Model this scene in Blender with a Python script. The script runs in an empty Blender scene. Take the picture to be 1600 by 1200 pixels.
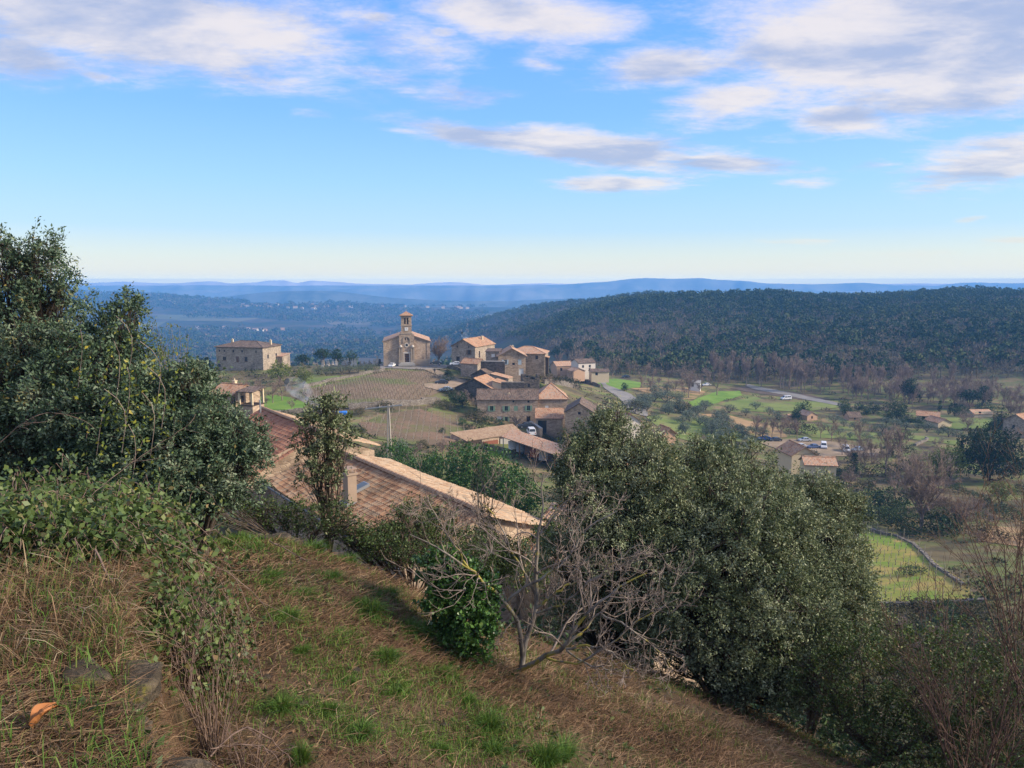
import bpy, math, random
import numpy as np
from mathutils import Vector, Matrix
from mathutils.geometry import delaunay_2d_cdt

# ------------------------------------------------------------------ camera, sky, sun, exposure
SC = bpy.context.scene
COL = SC.collection
FPX = 1142.0                       # focal length in pixels of a 1600 wide picture
PITCH = math.atan(154.0 / FPX)
cam_d = bpy.data.cameras.new("camera")
cam = bpy.data.objects.new("camera", cam_d)
COL.objects.link(cam)
cam.location = (0, 0, 0)
cam.rotation_euler = (math.pi / 2 - PITCH, 0, 0)
cam_d.sensor_width = 36.0
cam_d.lens = 36.0 * FPX / 1600.0
cam_d.clip_start = 0.05
cam_d.clip_end = 60000
SC.camera = cam
SC.view_settings.view_transform = 'Standard'
SC.view_settings.look = 'None'
SC.view_settings.gamma = 1.0
SC.view_settings.exposure = 0.55
SC.render.engine = 'CYCLES'
SC.cycles.use_denoising = True
SC.cycles.max_bounces = 6
SC.cycles.diffuse_bounces = 2
SC.cycles.glossy_bounces = 1
SC.cycles.transmission_bounces = 3
SC.cycles.transparent_max_bounces = 6
SC.cycles.volume_bounces = 1
SC.cycles.caustics_reflective = False
SC.cycles.caustics_refractive = False

SUN_AZ = math.radians(98)          # clockwise from the view direction (+Y)
SUN_EL = math.radians(27)
sl = bpy.data.lights.new("sun", 'SUN')
sl.energy = 4.4
sl.angle = math.radians(9)
sl.color = (1.0, 0.86, 0.68)
so = bpy.data.objects.new("sun", sl)
COL.objects.link(so)
sd = Vector((math.sin(SUN_AZ) * math.cos(SUN_EL), math.cos(SUN_AZ) * math.cos(SUN_EL), math.sin(SUN_EL)))
so.rotation_euler = sd.to_track_quat('Z', 'Y').to_euler()
so.location = (30, 30, 60)

class NT:
    """short-hand for building node trees"""
    def __init__(s, tree):
        s.t = tree
        s.n = tree.nodes
        s.l = tree.links
    def node(s, typ, **kw):
        n = s.n.new(typ)
        for k, v in kw.items():
            setattr(n, k, v)
        return n
    def put(s, sock, v):
        if v is None:
            return
        if hasattr(v, 'is_output'):
            s.l.new(v, sock)
        else:
            if hasattr(sock.default_value, '__len__') and not hasattr(v, '__len__'):
                v = (v, v, v)
            if hasattr(sock.default_value, '__len__') and len(sock.default_value) == 4 and len(v) == 3:
                v = (*v, 1)
            sock.default_value = v
    def math(s, op, a, b=None, c=None, clamp=False):
        n = s.node('ShaderNodeMath', operation=op, use_clamp=clamp)
        s.put(n.inputs[0], a); s.put(n.inputs[1], b)
        if c is not None: s.put(n.inputs[2], c)
        return n.outputs[0]
    def vmath(s, op, a, b=None):
        n = s.node('ShaderNodeVectorMath', operation=op)
        s.put(n.inputs[0], a); s.put(n.inputs[1], b)
        return n.outputs['Value'] if op in ('LENGTH', 'DOT_PRODUCT', 'DISTANCE') else n.outputs[0]
    def mix(s, f, a, b, mode='MIX'):
        n = s.node('ShaderNodeMix', data_type='RGBA', blend_type=mode)
        s.put(n.inputs[0], f); s.put(n.inputs[6], a); s.put(n.inputs[7], b)
        return n.outputs[2]
    def smooth(s, x, a, b):
        n = s.node('ShaderNodeMapRange', interpolation_type='SMOOTHSTEP')
        s.put(n.inputs[0], x); n.inputs[1].default_value = a; n.inputs[2].default_value = b
        return n.outputs[0]
    def noise(s, vec, scale, detail=4, rough=0.55, dist=0.0, out=0):
        n = s.node('ShaderNodeTexNoise')
        s.put(n.inputs['Vector'], vec)
        n.inputs['Scale'].default_value = scale; n.inputs['Detail'].default_value = detail
        n.inputs['Roughness'].default_value = rough; n.inputs['Distortion'].default_value = dist
        return n.outputs[out]
    def ramp(s, x, stops, interp='LINEAR'):
        n = s.node('ShaderNodeValToRGB')
        n.color_ramp.interpolation = interp
        e = n.color_ramp.elements
        while len(e) < len(stops): e.new(0.5)
        for i, (p, c) in enumerate(stops):
            e[i].position = p
            e[i].color = (*c, 1) if len(c) == 3 else c
        s.put(n.inputs[0], x)
        return n.outputs[0]
    def xyz(s, v):
        n = s.node('ShaderNodeSeparateXYZ'); s.put(n.inputs[0], v)
        return n.outputs
    def comb(s, x, y, z=0.0):
        n = s.node('ShaderNodeCombineXYZ')
        s.put(n.inputs[0], x); s.put(n.inputs[1], y); s.put(n.inputs[2], z)
        return n.outputs[0]

def azel(px, py):
    u = (px - 800) / FPX; v = (600 - py) / FPX
    x, y, z = u, math.cos(PITCH) + v * math.sin(PITCH), -math.sin(PITCH) + v * math.cos(PITCH)
    return math.atan2(x, y), math.atan2(z, math.hypot(x, y))

def build_world():
    w = bpy.data.worlds.new("World"); SC.world = w
    w.use_nodes = True
    t = NT(w.node_tree); t.n.clear()
    sky = t.node('ShaderNodeTexSky', sky_type='NISHITA')
    sky.sun_disc = False
    sky.sun_elevation = SUN_EL
    sky.sun_rotation = SUN_AZ
    sky.altitude = 300; sky.air_density = 1.0; sky.dust_density = 1.0; sky.ozone_density = 2.0
    tc = t.node('ShaderNodeTexCoord').outputs['Generated']
    d = t.vmath('NORMALIZE', tc)
    x, y, z = t.xyz(d)[0:3]
    az = t.math('ARCTAN2', x, y)
    el = t.math('ARCSINE', z)
    # clear-sky gradient by elevation (radians / 0.6)
    e = t.math('DIVIDE', el, 0.6, clamp=True)
    S = SKYK
    g = t.ramp(e, [(0.0, (0.84 * S, 0.74 * S, 0.66 * S)), (0.03, (0.84 * S, 0.77 * S, 0.62 * S)), (0.065, (0.68 * S, 0.76 * S, 0.72 * S)), (0.12, (0.40 * S, 0.66 * S, 0.90 * S)),
                   (0.22, (0.29 * S, 0.60 * S, 1.04 * S)), (0.36, (0.18 * S, 0.48 * S, 1.08 * S)), (0.62, (0.10 * S, 0.36 * S, 1.06 * S)),
                   (1.0, (0.09 * S, 0.30 * S, 0.86 * S))])
    base = t.mix(0.80, t.vmath('SCALE', sky.outputs[0], None), g)
    base.node.inputs[6].links[0].from_node.inputs['Scale'].default_value = 0.11
    # clouds: seen on a flat layer, so they stretch towards the horizon
    zz = t.math('ADD', t.math('MAXIMUM', z, 0.0), 0.10)
    p = t.comb(t.math('DIVIDE', x, zz), t.math('DIVIDE', y, zz), 0.0)
    n1 = t.noise(t.vmath('MULTIPLY', p, (1, 1.25, 1)), 1.1, 9, 0.66, 0.3)
    n2 = t.noise(t.vmath('ADD', t.vmath('MULTIPLY', p, (1, 1.5, 1)), (7.3, 2.1, 4.0)), 3.6, 9, 0.7, 0.15)
    n3 = t.noise(t.vmath('ADD', t.vmath('MULTIPLY', p, (1, 1.4, 1)), (3.3, 9.1, 1.0)), 1.7, 5, 0.55, 0.3)
    fb = t.math('ADD', t.math('MULTIPLY', n1, 0.55), t.math('MULTIPLY', n2, 0.45))
    blobs = [  # px, py, half width, half height (px), tilt, strength
        (200, 25, 350, 85, 0.05, 1.3), (30, 85, 110, 40, 0.0, 0.9), (380, 55, 160, 55, 0.2, 0.9),
        (620, 55, 130, 60, 0.2, 0.72), (150, 118, 60, 10, 0.1, 0.55), (820, 25, 190, 45, 0.1, 1.0), (700, 15, 150, 25, 0, 0.6),
        (1040, 100, 120, 36, 0.0, 1.2), (1400, 60, 420, 130, 0.05, 1.3), (1150, 150, 120, 34, -0.1, 1.1),
        (1500, 135, 220, 60, 0.05, 1.2), (1310, 185, 90, 30, 0.1, 1.1), (880, 90, 90, 30, 0, 0.6),
        (760, 215, 150, 20, 0.13, 1.1), (930, 232, 220, 28, 0.12, 1.3), (1120, 254, 150, 15, 0.10, 1.15),
        (1120, 195, 90, 18, 0.0, 0.5), (955, 287, 110, 15, 0.02, 0.95), (1255, 288, 60, 12, 0.03, 0.7),
        (1560, 250, 150, 46, -0.05, 1.1), (1470, 290, 60, 16, -0.1, 0.7), (1370, 257, 60, 9, 0.02, 0.6),
        (1260, 378, 75, 6, 0.02, 0.8), (1440, 398, 200, 14, -0.02, 0.62), (900, 415, 120, 5, 0.0, 0.5), (1590, 375, 60, 7, 0, 0.75), (1515, 343, 30, 6, -0.1, 0.7),
        (300, 200, 60, 8, 0, 0.12), (475, 178, 50, 12, 0, 0.4), (720, 150, 90, 28, 0.1, 0.58), (560, 110, 150, 26, .2, .62), (595, 28, 40, 14, 0, .9), (690, 50, 30, 12, 0, .8), (850, 100, 50, 12, .1, .8), (640, 205, 60, 7, .1, .7)]
    tot = None
    for (bx, by, hw, hh, tilt, st) in blobs:
        a0, e0 = azel(bx, by)
        a1, e1 = azel(bx + hw, by); a2, e2 = azel(bx, by - hh)
        sa = abs(a1 - a0); se = abs(e2 - e0)
        da = t.math('SUBTRACT', az, a0)
        de = t.math('SUBTRACT', el, e0)
        de = t.math('ADD', de, t.math('MULTIPLY', da, math.tan(tilt)))
        da = t.math('DIVIDE', da, sa); de = t.math('DIVIDE', de, se)
        r2 = t.math('ADD', t.math('MULTIPLY', da, da), t.math('MULTIPLY', de, de))
        v = t.math('MULTIPLY', t.math('POWER', 2.718, t.math('MULTIPLY', r2, -0.9)), st)
        tot = v if tot is None else t.math('MAXIMUM', tot, v)
    # beyond the picture: scattered cloud overhead and behind
    outside = t.smooth(t.math('ABSOLUTE', az), 0.66, 1.0)
    high = t.smooth(el, 0.40, 0.75)
    tot = t.math('MAXIMUM', tot, t.math('MULTIPLY', t.math('MAXIMUM', outside, high), 0.7))
    dens = t.math('ADD', t.math('MULTIPLY', tot, 1.0), t.math('MULTIPLY', t.math('SUBTRACT', fb, 0.5), 3.0))
    mask = t.smooth(dens, 0.20, 1.0)
    mask = t.math('MULTIPLY', mask, t.smooth(tot, 0.02, 0.3))
    lit = t.smooth(t.math('SUBTRACT', t.math('ADD', t.math('MULTIPLY', t.math('SUBTRACT', n3, 0.5), 2.6), t.math('MULTIPLY', t.math('SUBTRACT', n2, 0.5), 1.6)), t.math('MULTIPLY', t.math('SUBTRACT', dens, 0.9), 0.45)), -0.42, 0.42)
    ccol = t.mix(lit, (0.36 * S, 0.42 * S, 0.60 * S), (0.76 * S, 0.70 * S, 0.69 * S))
    warm = t.smooth(el, 0.02, 0.14)
    ccol = t.mix(warm, (0.74 * S, 0.72 * S, 0.62 * S), ccol)
    col = t.mix(t.math('MULTIPLY', mask, 0.90), base, ccol)
    # the bright band low over the horizon
    glow = t.math('MINIMUM', t.math('SUBTRACT', t.math('POWER', 2.718, t.math('DIVIDE', 0.0172, t.math('MAXIMUM', el, 0.004))), 1.0), 6.0)
    gc = t.vmath('SCALE', (0.36, 0.285, 0.05), None); t.put(gc.node.inputs['Scale'], glow)
    col = t.vmath('ADD', col, gc)
    low = t.smooth(el, -0.05, 0.0)
    col = t.mix(low, (0.25, 0.28, 0.32), col)
    bg = t.node('ShaderNodeBackground')
    bg.inputs['Strength'].default_value = 0.12
    t.put(bg.inputs['Color'], t.vmath('SCALE', col, None))
    bg.inputs['Color'].links[0].from_node.inputs['Scale'].default_value = 1 / 0.12
    out = t.node('ShaderNodeOutputWorld')
    t.l.new(bg.outputs[0], out.inputs['Surface'])
    w.cycles.sampling_method = 'MANUAL'
    w.cycles.sample_map_resolution = 512
SKYK = 0.83
build_world()

# ------------------------------------------------------------------ pixels of the photograph to points in the place
def ray(px, py):
    u = (px - 800) / FPX; v = (600 - py) / FPX
    dy = math.cos(PITCH) + v * math.sin(PITCH)
    return u / dy, (-math.sin(PITCH) + v * math.cos(PITCH)) / dy

def W(px, py, Y):
    a, b = ray(px, py)
    return np.array((a * Y, Y, b * Y))

def SZ(npx, Y):
    return npx * Y / FPX

# ------------------------------------------------------------------ terrain height
def z(v): return ('z', v)
NEARY = [0.3, 3]
COLS = {
 -500: [(3, z(-3)), (8, z(-3.4)), (12, z(-5)), (30, z(-13)), (60, z(-19)), (150, z(-27)), (230, z(-27)), (300, z(-40)), (800, z(-90)), (1500, z(-120)), (2200, z(-110)), (3000, 447), (3600, z(-90))],
 0: [(3, z(-3)), (8, z(-3.0)), (11, z(-4.4)), (30, z(-13)), (60, z(-19)), (150, z(-27)), (230, z(-27)), (300, z(-40)), (800, z(-90)), (1500, z(-120)), (2200, z(-110)), (3000, 448), (3600, z(-90))],
 200: [(3, z(-3)), (8, z(-3.2)), (11, z(-4)), (30, z(-13)), (45, z(-15.5)), (60, z(-18)), (100, z(-24)), (150, z(-27.5)), (230, z(-26.5)), (300, z(-40)), (800, z(-90)), (1500, z(-125)), (2200, z(-105)), (3000, 454), (3600, z(-90))],
 400: [(3, z(-3.1)), (6, z(-3.25)), (9.5, z(-3.1)), (11, z(-4.2)), (18, z(-9)), (30, z(-14)), (45, z(-15.7)), (60, z(-18.5)), (100, z(-25)), (140, z(-28)), (165, z(-28)), (200, z(-27)), (230, z(-26.5)), (260, z(-28)), (330, z(-42)), (800, z(-95)), (1500, z(-128)), (2200, z(-108)), (3000, 468), (3600, z(-110))],
 600: [(3, z(-3.2)), (6, z(-3.5)), (8.5, z(-3.6)), (10.8, z(-4.2)), (12.5, z(-6)), (18, z(-10)), (30, z(-14.5)), (45, z(-17)), (60, z(-20)), (100, z(-27)), (135, z(-29.5)), (160, z(-28)), (215, z(-25)), (228, z(-24.8)), (250, z(-25.5)), (330, z(-42)), (800, z(-90)), (1500, z(-125)), (2200, z(-112)), (3000, 475), (3600, z(-115))],
 700: [(3, z(-3.3)), (6, z(-3.8)), (8.5, z(-4.2)), (10.5, z(-4.7)), (12.5, z(-6.6)), (18, z(-11)), (30, z(-15)), (60, z(-21.5)), (100, z(-28)), (140, z(-31)), (175, z(-30)), (205, z(-26.5)), (228, z(-25)), (245, z(-25.5)), (330, z(-43)), (800, z(-88)), (1400, z(-105)), (1900, 507), (2300, z(-112)), (3000, 480), (3600, z(-115))],
 820: [(3, z(-3.4)), (6, z(-3.95)), (8.5, z(-4.5)), (10.8, z(-5.2)), (13, z(-8)), (20, z(-13)), (35, z(-17)), (60, z(-23)), (100, z(-30.3)), (122, z(-33.2)), (140, z(-33.4)), (175, z(-33.3)), (198, z(-29)), (215, z(-27.3)), (240, z(-26.5)), (262, z(-29)), (330, z(-42)), (600, z(-58)), (900, z(-55)), (1550, 476), (2000, z(-90)), (3000, 484), (3600, z(-115))],
 900: [(3, z(-3.5)), (6, z(-4.2)), (9, z(-4.85)), (11.2, z(-5.5)), (14, z(-9)), (25, z(-15)), (60, z(-24)), (100, z(-31)), (150, z(-36)), (185, z(-36)), (215, z(-33)), (240, z(-34)), (290, z(-39)), (350, z(-42)), (500, z(-46)), (800, z(-38)), (1250, 465), (1700, z(-80)), (3000, z(-150)), (3600, z(-150))],
 1000: [(3, z(-3.6)), (6, z(-4.4)), (9, z(-5.2)), (11.2, z(-5.9)), (14, z(-9)), (25, z(-16)), (60, z(-27)), (100, z(-35)), (150, z(-41)), (200, z(-42)), (260, z(-41.5)), (300, z(-41)), (350, z(-43)), (420, z(-44)), (700, z(-27)), (1100, 459), (1500, z(-80)), (3000, z(-150)), (3600, z(-150))],
 1200: [(3, z(-3.7)), (6, z(-4.7)), (9, z(-5.85)), (11.2, z(-6.9)), (14, z(-9.6)), (25, z(-17)), (60, z(-31)), (100, z(-40)), (150, z(-44)), (220, z(-45)), (300, z(-45.5)), (350, z(-46)), (420, z(-41)), (700, z(-24)), (1000, 467), (1400, z(-80)), (3000, z(-150)), (3600, z(-150))],
 1400: [(3, z(-3.8)), (6, z(-5.1)), (9, z(-6.5)), (11, z(-7.8)), (14, z(-10.5)), (25, z(-18)), (60, z(-31)), (85, z(-36)), (125, z(-41.5)), (180, z(-45)), (250, z(-46)), (300, z(-46)), (360, z(-42)), (650, z(-23)), (950, 464), (1300, z(-80)), (3000, z(-150)), (3600, z(-150))],
 1600: [(3, z(-4)), (6, z(-5.6)), (9, z(-7)), (14, z(-11.5)), (25, z(-18)), (60, z(-30)), (90, z(-35)), (125, z(-41)), (180, z(-44)), (250, z(-45)), (300, z(-45)), (360, z(-39)), (600, z(-20)), (900, 458), (1300, z(-80)), (3000, z(-150)), (3600, z(-150))],
 2100: [(3, z(-4)), (6, z(-5.6)), (9, z(-7)), (14, z(-11.5)), (25, z(-18)), (60, z(-30)), (90, z(-35)), (125, z(-41)), (180, z(-44)), (250, z(-45)), (300, z(-45)), (360, z(-39)), (600, z(-20)), (900, 455), (1300, z(-80)), (3000, z(-150)), (3600, z(-150))],
}
NS = 700
S_GRID = np.linspace(math.log(0.3), math.log(30000), NS)
tk, rows = [], []
for px_, lst in sorted(COLS.items()):
    ys = [0.3]; zs = [lst[0][1][1]]
    for (Y_, v_) in lst:
        ys.append(Y_); zs.append(v_[1] if isinstance(v_, tuple) else ray(px_, v_)[1] * Y_)
    ys += [5000, 30000]; zs += [-150, -260]
    zi = np.interp(S_GRID, np.log(ys), zs)
    k = np.exp(-0.5 * (np.arange(-9, 10) / 3.2) ** 2); k /= k.sum()
    zi = np.convolve(np.pad(zi, 9, mode='edge'), k, mode='valid')
    tk.append(math.atan((px_ - 800) / FPX / 0.985)); rows.append(zi)
NTH = 240
T_GRID = np.linspace(tk[0], tk[-1], NTH)
rows = np.array(rows)
E_TAB = np.empty((NTH, NS))
for j in range(NS):
    E_TAB[:, j] = np.interp(T_GRID, tk, rows[:, j])
kk = np.exp(-0.5 * (np.arange(-10, 11) / 4.0) ** 2); kk /= kk.sum()
pad = np.pad(E_TAB, ((10, 10), (0, 0)), mode='edge')
E_TAB = sum(kk[i] * pad[i:i + NTH] for i in range(21))

WALL = np.array([(6, -1.0), (3.0, 0.2), (0.4, 0.7), (-0.75, 1.6), (-1.18, 2.35), (-1.64, 3.0), (-2.0, 3.7), (-2.5, 4.9), (-3.2, 6.5), (-4.6, 9.0), (-7, 12)])
def wall_side(x, y):
    """signed distance to the terrace edge, positive on the upper (camera) side"""
    x = np.asarray(x, float); y = np.asarray(y, float)
    best = np.full(x.shape, 1e9); sgn = np.ones(x.shape)
    for i in range(len(WALL) - 1):
        a = WALL[i]; b = WALL[i + 1]; d = b - a; L2 = d @ d
        t = np.clip(((x - a[0]) * d[0] + (y - a[1]) * d[1]) / L2, 0, 1)
        qx = a[0] + t * d[0]; qy = a[1] + t * d[1]
        dist = np.hypot(x - qx, y - qy)
        cr = d[0] * (y - a[1]) - d[1] * (x - a[0])
        m = dist < best
        best = np.where(m, dist, best); sgn = np.where(m, np.where(cr > 0, 1, -1), sgn)
    return best * sgn
def sfun(x, a, b):
    t = np.clip((x - a) / (b - a), 0, 1); return t * t * (3 - 2 * t)
_rs = np.random.RandomState(5)
_WV = [(_rs.uniform(0, 2 * math.pi), _rs.uniform(0, 2 * math.pi), 1.7 ** i) for i in range(9) for _ in range(3)]
def wob(x, y, scale, n0=0, n1=5):
    o = 0.0
    for (a, ph, f) in _WV[n0 * 3:n1 * 3]:
        o = o + np.sin((x * math.cos(a) + y * math.sin(a)) * f / scale + ph) / f ** 0.8
    return o / 3.0
def H(x, y):
    x = np.asarray(x, float); y = np.asarray(y, float)
    r = np.hypot(x, y) + 1e-6
    th = np.clip(np.arctan2(x, y), T_GRID[0], T_GRID[-1])
    Ye = r * np.cos(th)
    s = np.clip((np.log(np.maximum(Ye, 0.3)) - S_GRID[0]) / (S_GRID[1] - S_GRID[0]), 0, NS - 1.001)
    q = np.clip((th - T_GRID[0]) / (T_GRID[1] - T_GRID[0]), 0, NTH - 1.001)
    i = q.astype(int); j = s.astype(int); fi = q - i; fj = s - j
    v = (E_TAB[i, j] * (1 - fi) * (1 - fj) + E_TAB[i + 1, j] * fi * (1 - fj) + E_TAB[i, j + 1] * (1 - fi) * fj + E_TAB[i + 1, j + 1] * fi * fj)
    v = v + wob(x, y, 1.6, 0, 4) * 0.10 * sfun(r, 1.5, 4) * (1 - sfun(r, 14, 40))
    v = v + np.abs(wob(x, y, 0.9, 1, 6)) * 0.30 * sfun(wall_side(x, y), 0.2, 1.2) * sfun(r, 2.8, 4.5) * (1 - sfun(r, 8, 12)) if np.any(r < 14) else v
    v = v + wob(x, y, 0.22, 0, 3) * 0.022 * (1 - sfun(r, 14, 30))
    v = v + wob(x, y, 14, 0, 4) * 0.25 * sfun(r, 15, 60) * (1 - sfun(r, 150, 170) * (1 - sfun(r, 235, 300)))
    v = v + wob(x, y, 90, 0, 5) * 6.0 * sfun(r, 380, 900) + wob(y, x, 500, 0, 4) * 10.0 * sfun(r, 1200, 2400) * (1 - sfun(r, 2500, 3000) * 0.7)
    near = r < 20
    if np.any(near):
        ws = np.where(near, wall_side(x, y), -9)
        v = v + 1.36 * sfun(ws, -0.16, 0.08) * (1 - sfun(r, 5.5, 9.5))
    return v
def gp(px, py, ymin=1.5, ymax=6000):
    """where the sight line through this pixel meets the ground"""
    a, b = ray(px, py)
    Y = np.exp(np.arange(math.log(ymin), math.log(ymax), 0.002))
    d = b * Y - H(a * Y, Y)
    idx = np.where(d < 0)[0]
    if len(idx) == 0:
        i = int(np.argmin(d))
    else:
        i = idx[0]
    return np.array((a * Y[i], Y[i], float(H(a * Y[i], Y[i]))))
def gY(px, Y, py=600):
    a, b = ray(px, py)
    return np.array((a * Y, Y, float(H(a * Y, Y))))

# ------------------------------------------------------------------ objects
def link(o, parent=None):
    COL.objects.link(o)
    if parent is not None:
        o.parent = parent
    return o
def tag(o, label, cat, group=None, kind=None):
    if kind: o['kind'] = kind
    if label: o['label'] = label
    if cat: o['category'] = cat
    if group: o['group'] = group
    return o
def empty(name, loc, rz=0.0, label=None, cat=None, group=None):
    o = bpy.data.objects.new(name, None)
    o.empty_display_size = 0.3
    COL.objects.link(o)
    o.location = tuple(float(c) for c in loc); o.rotation_euler = (0, 0, rz)
    tag(o, label, cat, group)
    return o
def copy_tree(o, parent=None):
    c = o.copy(); COL.objects.link(c); c.parent = parent
    for ch in list(o.children):
        copy_tree(ch, c)
    return c

class Acc:
    """collects quads as numpy arrays; builds them as ONE mesh object"""
    def __init__(s): s.v = []; s.f = []; s.t = []; s.n = 0
    def add(s, v, f, tint):
        v = np.asarray(v, np.float32).reshape(-1, 3); f = np.asarray(f, np.int64).reshape(-1, 4)
        s.v.append(v); s.f.append(f + s.n); s.n += len(v)
        s.t.append(np.broadcast_to(np.asarray(tint, np.float32), (len(f),)).copy())
    def count(s): return sum(len(f) for f in s.f)
    def mesh(s, name, mat, smooth=False):
        me = bpy.data.meshes.new(name)
        v = np.concatenate(s.v); f = np.concatenate(s.f).astype(np.int32); t = np.concatenate(s.t)
        me.vertices.add(len(v)); me.vertices.foreach_set('co', v.ravel())
        me.loops.add(f.size); me.loops.foreach_set('vertex_index', f.ravel())
        me.polygons.add(len(f))
        me.polygons.foreach_set('loop_start', np.arange(0, f.size, 4, dtype=np.int32))
        me.update(calc_edges=True)
        if smooth: me.shade_smooth()
        at = me.attributes.new('tint', 'FLOAT', 'FACE'); at.data.foreach_set('value', t)
        me.materials.append(mat)
        return me
    def build(s, name, mat, parent=None, smooth=False):
        return link(bpy.data.objects.new(name, s.mesh(name, mat, smooth)), parent)
    # --- shapes
    def leaves(s, pos, axis, size, aspect, rng, tint, fold=0.15):
        N = len(pos)
        axis = axis / (np.linalg.norm(axis, axis=1, keepdims=True) + 1e-9)
        rv = rng.normal(size=(N, 3))
        side = np.cross(axis, rv); side /= (np.linalg.norm(side, axis=1, keepdims=True) + 1e-9)
        nor = np.cross(axis, side)
        L = np.broadcast_to(size, (N,))[:, None]
        w = L * aspect * 0.5
        b = pos; tip = pos + axis * L
        m = pos + axis * L * 0.45 + nor * L * fold
        V = np.stack([b, m + side * w, tip, m - side * w], 1)
        F = np.arange(N * 4).reshape(N, 4)
        s.add(V, F, tint)
    def tubes(s, P, R, n=4, tint=0.5):
        """P (M,K,3) polylines, R (M,K) radii"""
        P = np.asarray(P, float); R = np.asarray(R, float)
        M, K, _ = P.shape
        T = np.empty_like(P)
        T[:, 1:-1] = P[:, 2:] - P[:, :-2]; T[:, 0] = P[:, 1] - P[:, 0]; T[:, -1] = P[:, -1] - P[:, -2]
        T /= (np.linalg.norm(T, axis=2, keepdims=True) + 1e-9)
        ref = np.tile(np.array([0.31, 0.22, 0.92]), (M, K, 1))
        bad = np.abs((T * ref).sum(2)) > 0.9
        ref[bad] = (0.9, 0.1, -0.3)
        A = np.cross(T, ref); A /= (np.linalg.norm(A, axis=2, keepdims=True) + 1e-9)
        B = np.cross(T, A)
        ang = np.arange(n) * 2 * math.pi / n
        V = P[:, :, None, :] + R[:, :, None, None] * (A[:, :, None, :] * np.cos(ang)[None, None, :, None] + B[:, :, None, :] * np.sin(ang)[None, None, :, None])
        idx = np.arange(M * K * n).reshape(M, K, n)
        a = idx[:, :-1, :]; b = idx[:, 1:, :]
        F = np.stack([a, np.roll(a, -1, 2), np.roll(b, -1, 2), b], -1).reshape(-1, 4)
        tt = np.broadcast_to(np.asarray(tint, np.float32).reshape(-1, 1) if np.ndim(tint) else tint, (M, (K - 1) * n)).ravel()
        s.add(V.reshape(-1, 3), F, tt)
    def box(s, c, d, rz=0.0, tint=0.5):
        x, y, zz = [np.array([-1, 1]) * k / 2 for k in d]
        V = np.array([(a, b, e) for a in x for b in y for e in zz])
        cs, sn = math.cos(rz), math.sin(rz)
        V = np.stack([V[:, 0] * cs - V[:, 1] * sn, V[:, 0] * sn + V[:, 1] * cs, V[:, 2]], 1) + np.asarray(c)
        s.add(V, [(0, 1, 3, 2), (4, 6, 7, 5), (0, 4, 5, 1), (2, 3, 7, 6), (0, 2, 6, 4), (1, 5, 7, 3)], tint)

def ribbons(A, P, Wd, rng, tint=0.5):
    """flat grass blades: P (M,K,3), Wd (M,) base width tapering to the tip"""
    M, K, _ = P.shape
    t = P[:, -1] - P[:, 0]; rv = rng.normal(size=(M, 3)); s = np.cross(t, rv); s /= (np.linalg.norm(s, axis=1, keepdims=True) + 1e-9)
    w = Wd[:, None] * np.linspace(1, 0.15, K)[None] / 2
    L = P - s[:, None] * w[..., None]; R = P + s[:, None] * w[..., None]
    V = np.stack([L, R], 2).reshape(-1, 3)
    idx = np.arange(M * K * 2).reshape(M, K, 2)
    F = np.stack([idx[:, :-1, 0], idx[:, :-1, 1], idx[:, 1:, 1], idx[:, 1:, 0]], -1).reshape(-1, 4)
    A.add(V, F, np.repeat(np.broadcast_to(np.asarray(tint, np.float32), (M,)), K - 1))

def polyline(pts, K):
    """resample a control polyline smoothly to K points"""
    pts = np.asarray(pts, float)
    if len(pts) > 2:
        for _ in range(2):
            q = np.empty((2 * len(pts) - 2, 3)); q[0::2] = pts[:-1] * 0.75 + pts[1:] * 0.25; q[1::2] = pts[:-1] * 0.25 + pts[1:] * 0.75
            pts = np.vstack([pts[:1], q, pts[-1:]])
    d = np.r_[0, np.cumsum(np.linalg.norm(np.diff(pts, axis=0), axis=1))]
    t = np.linspace(0, d[-1], K)
    return np.stack([np.interp(t, d, pts[:, k]) for k in range(3)], 1)

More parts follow.
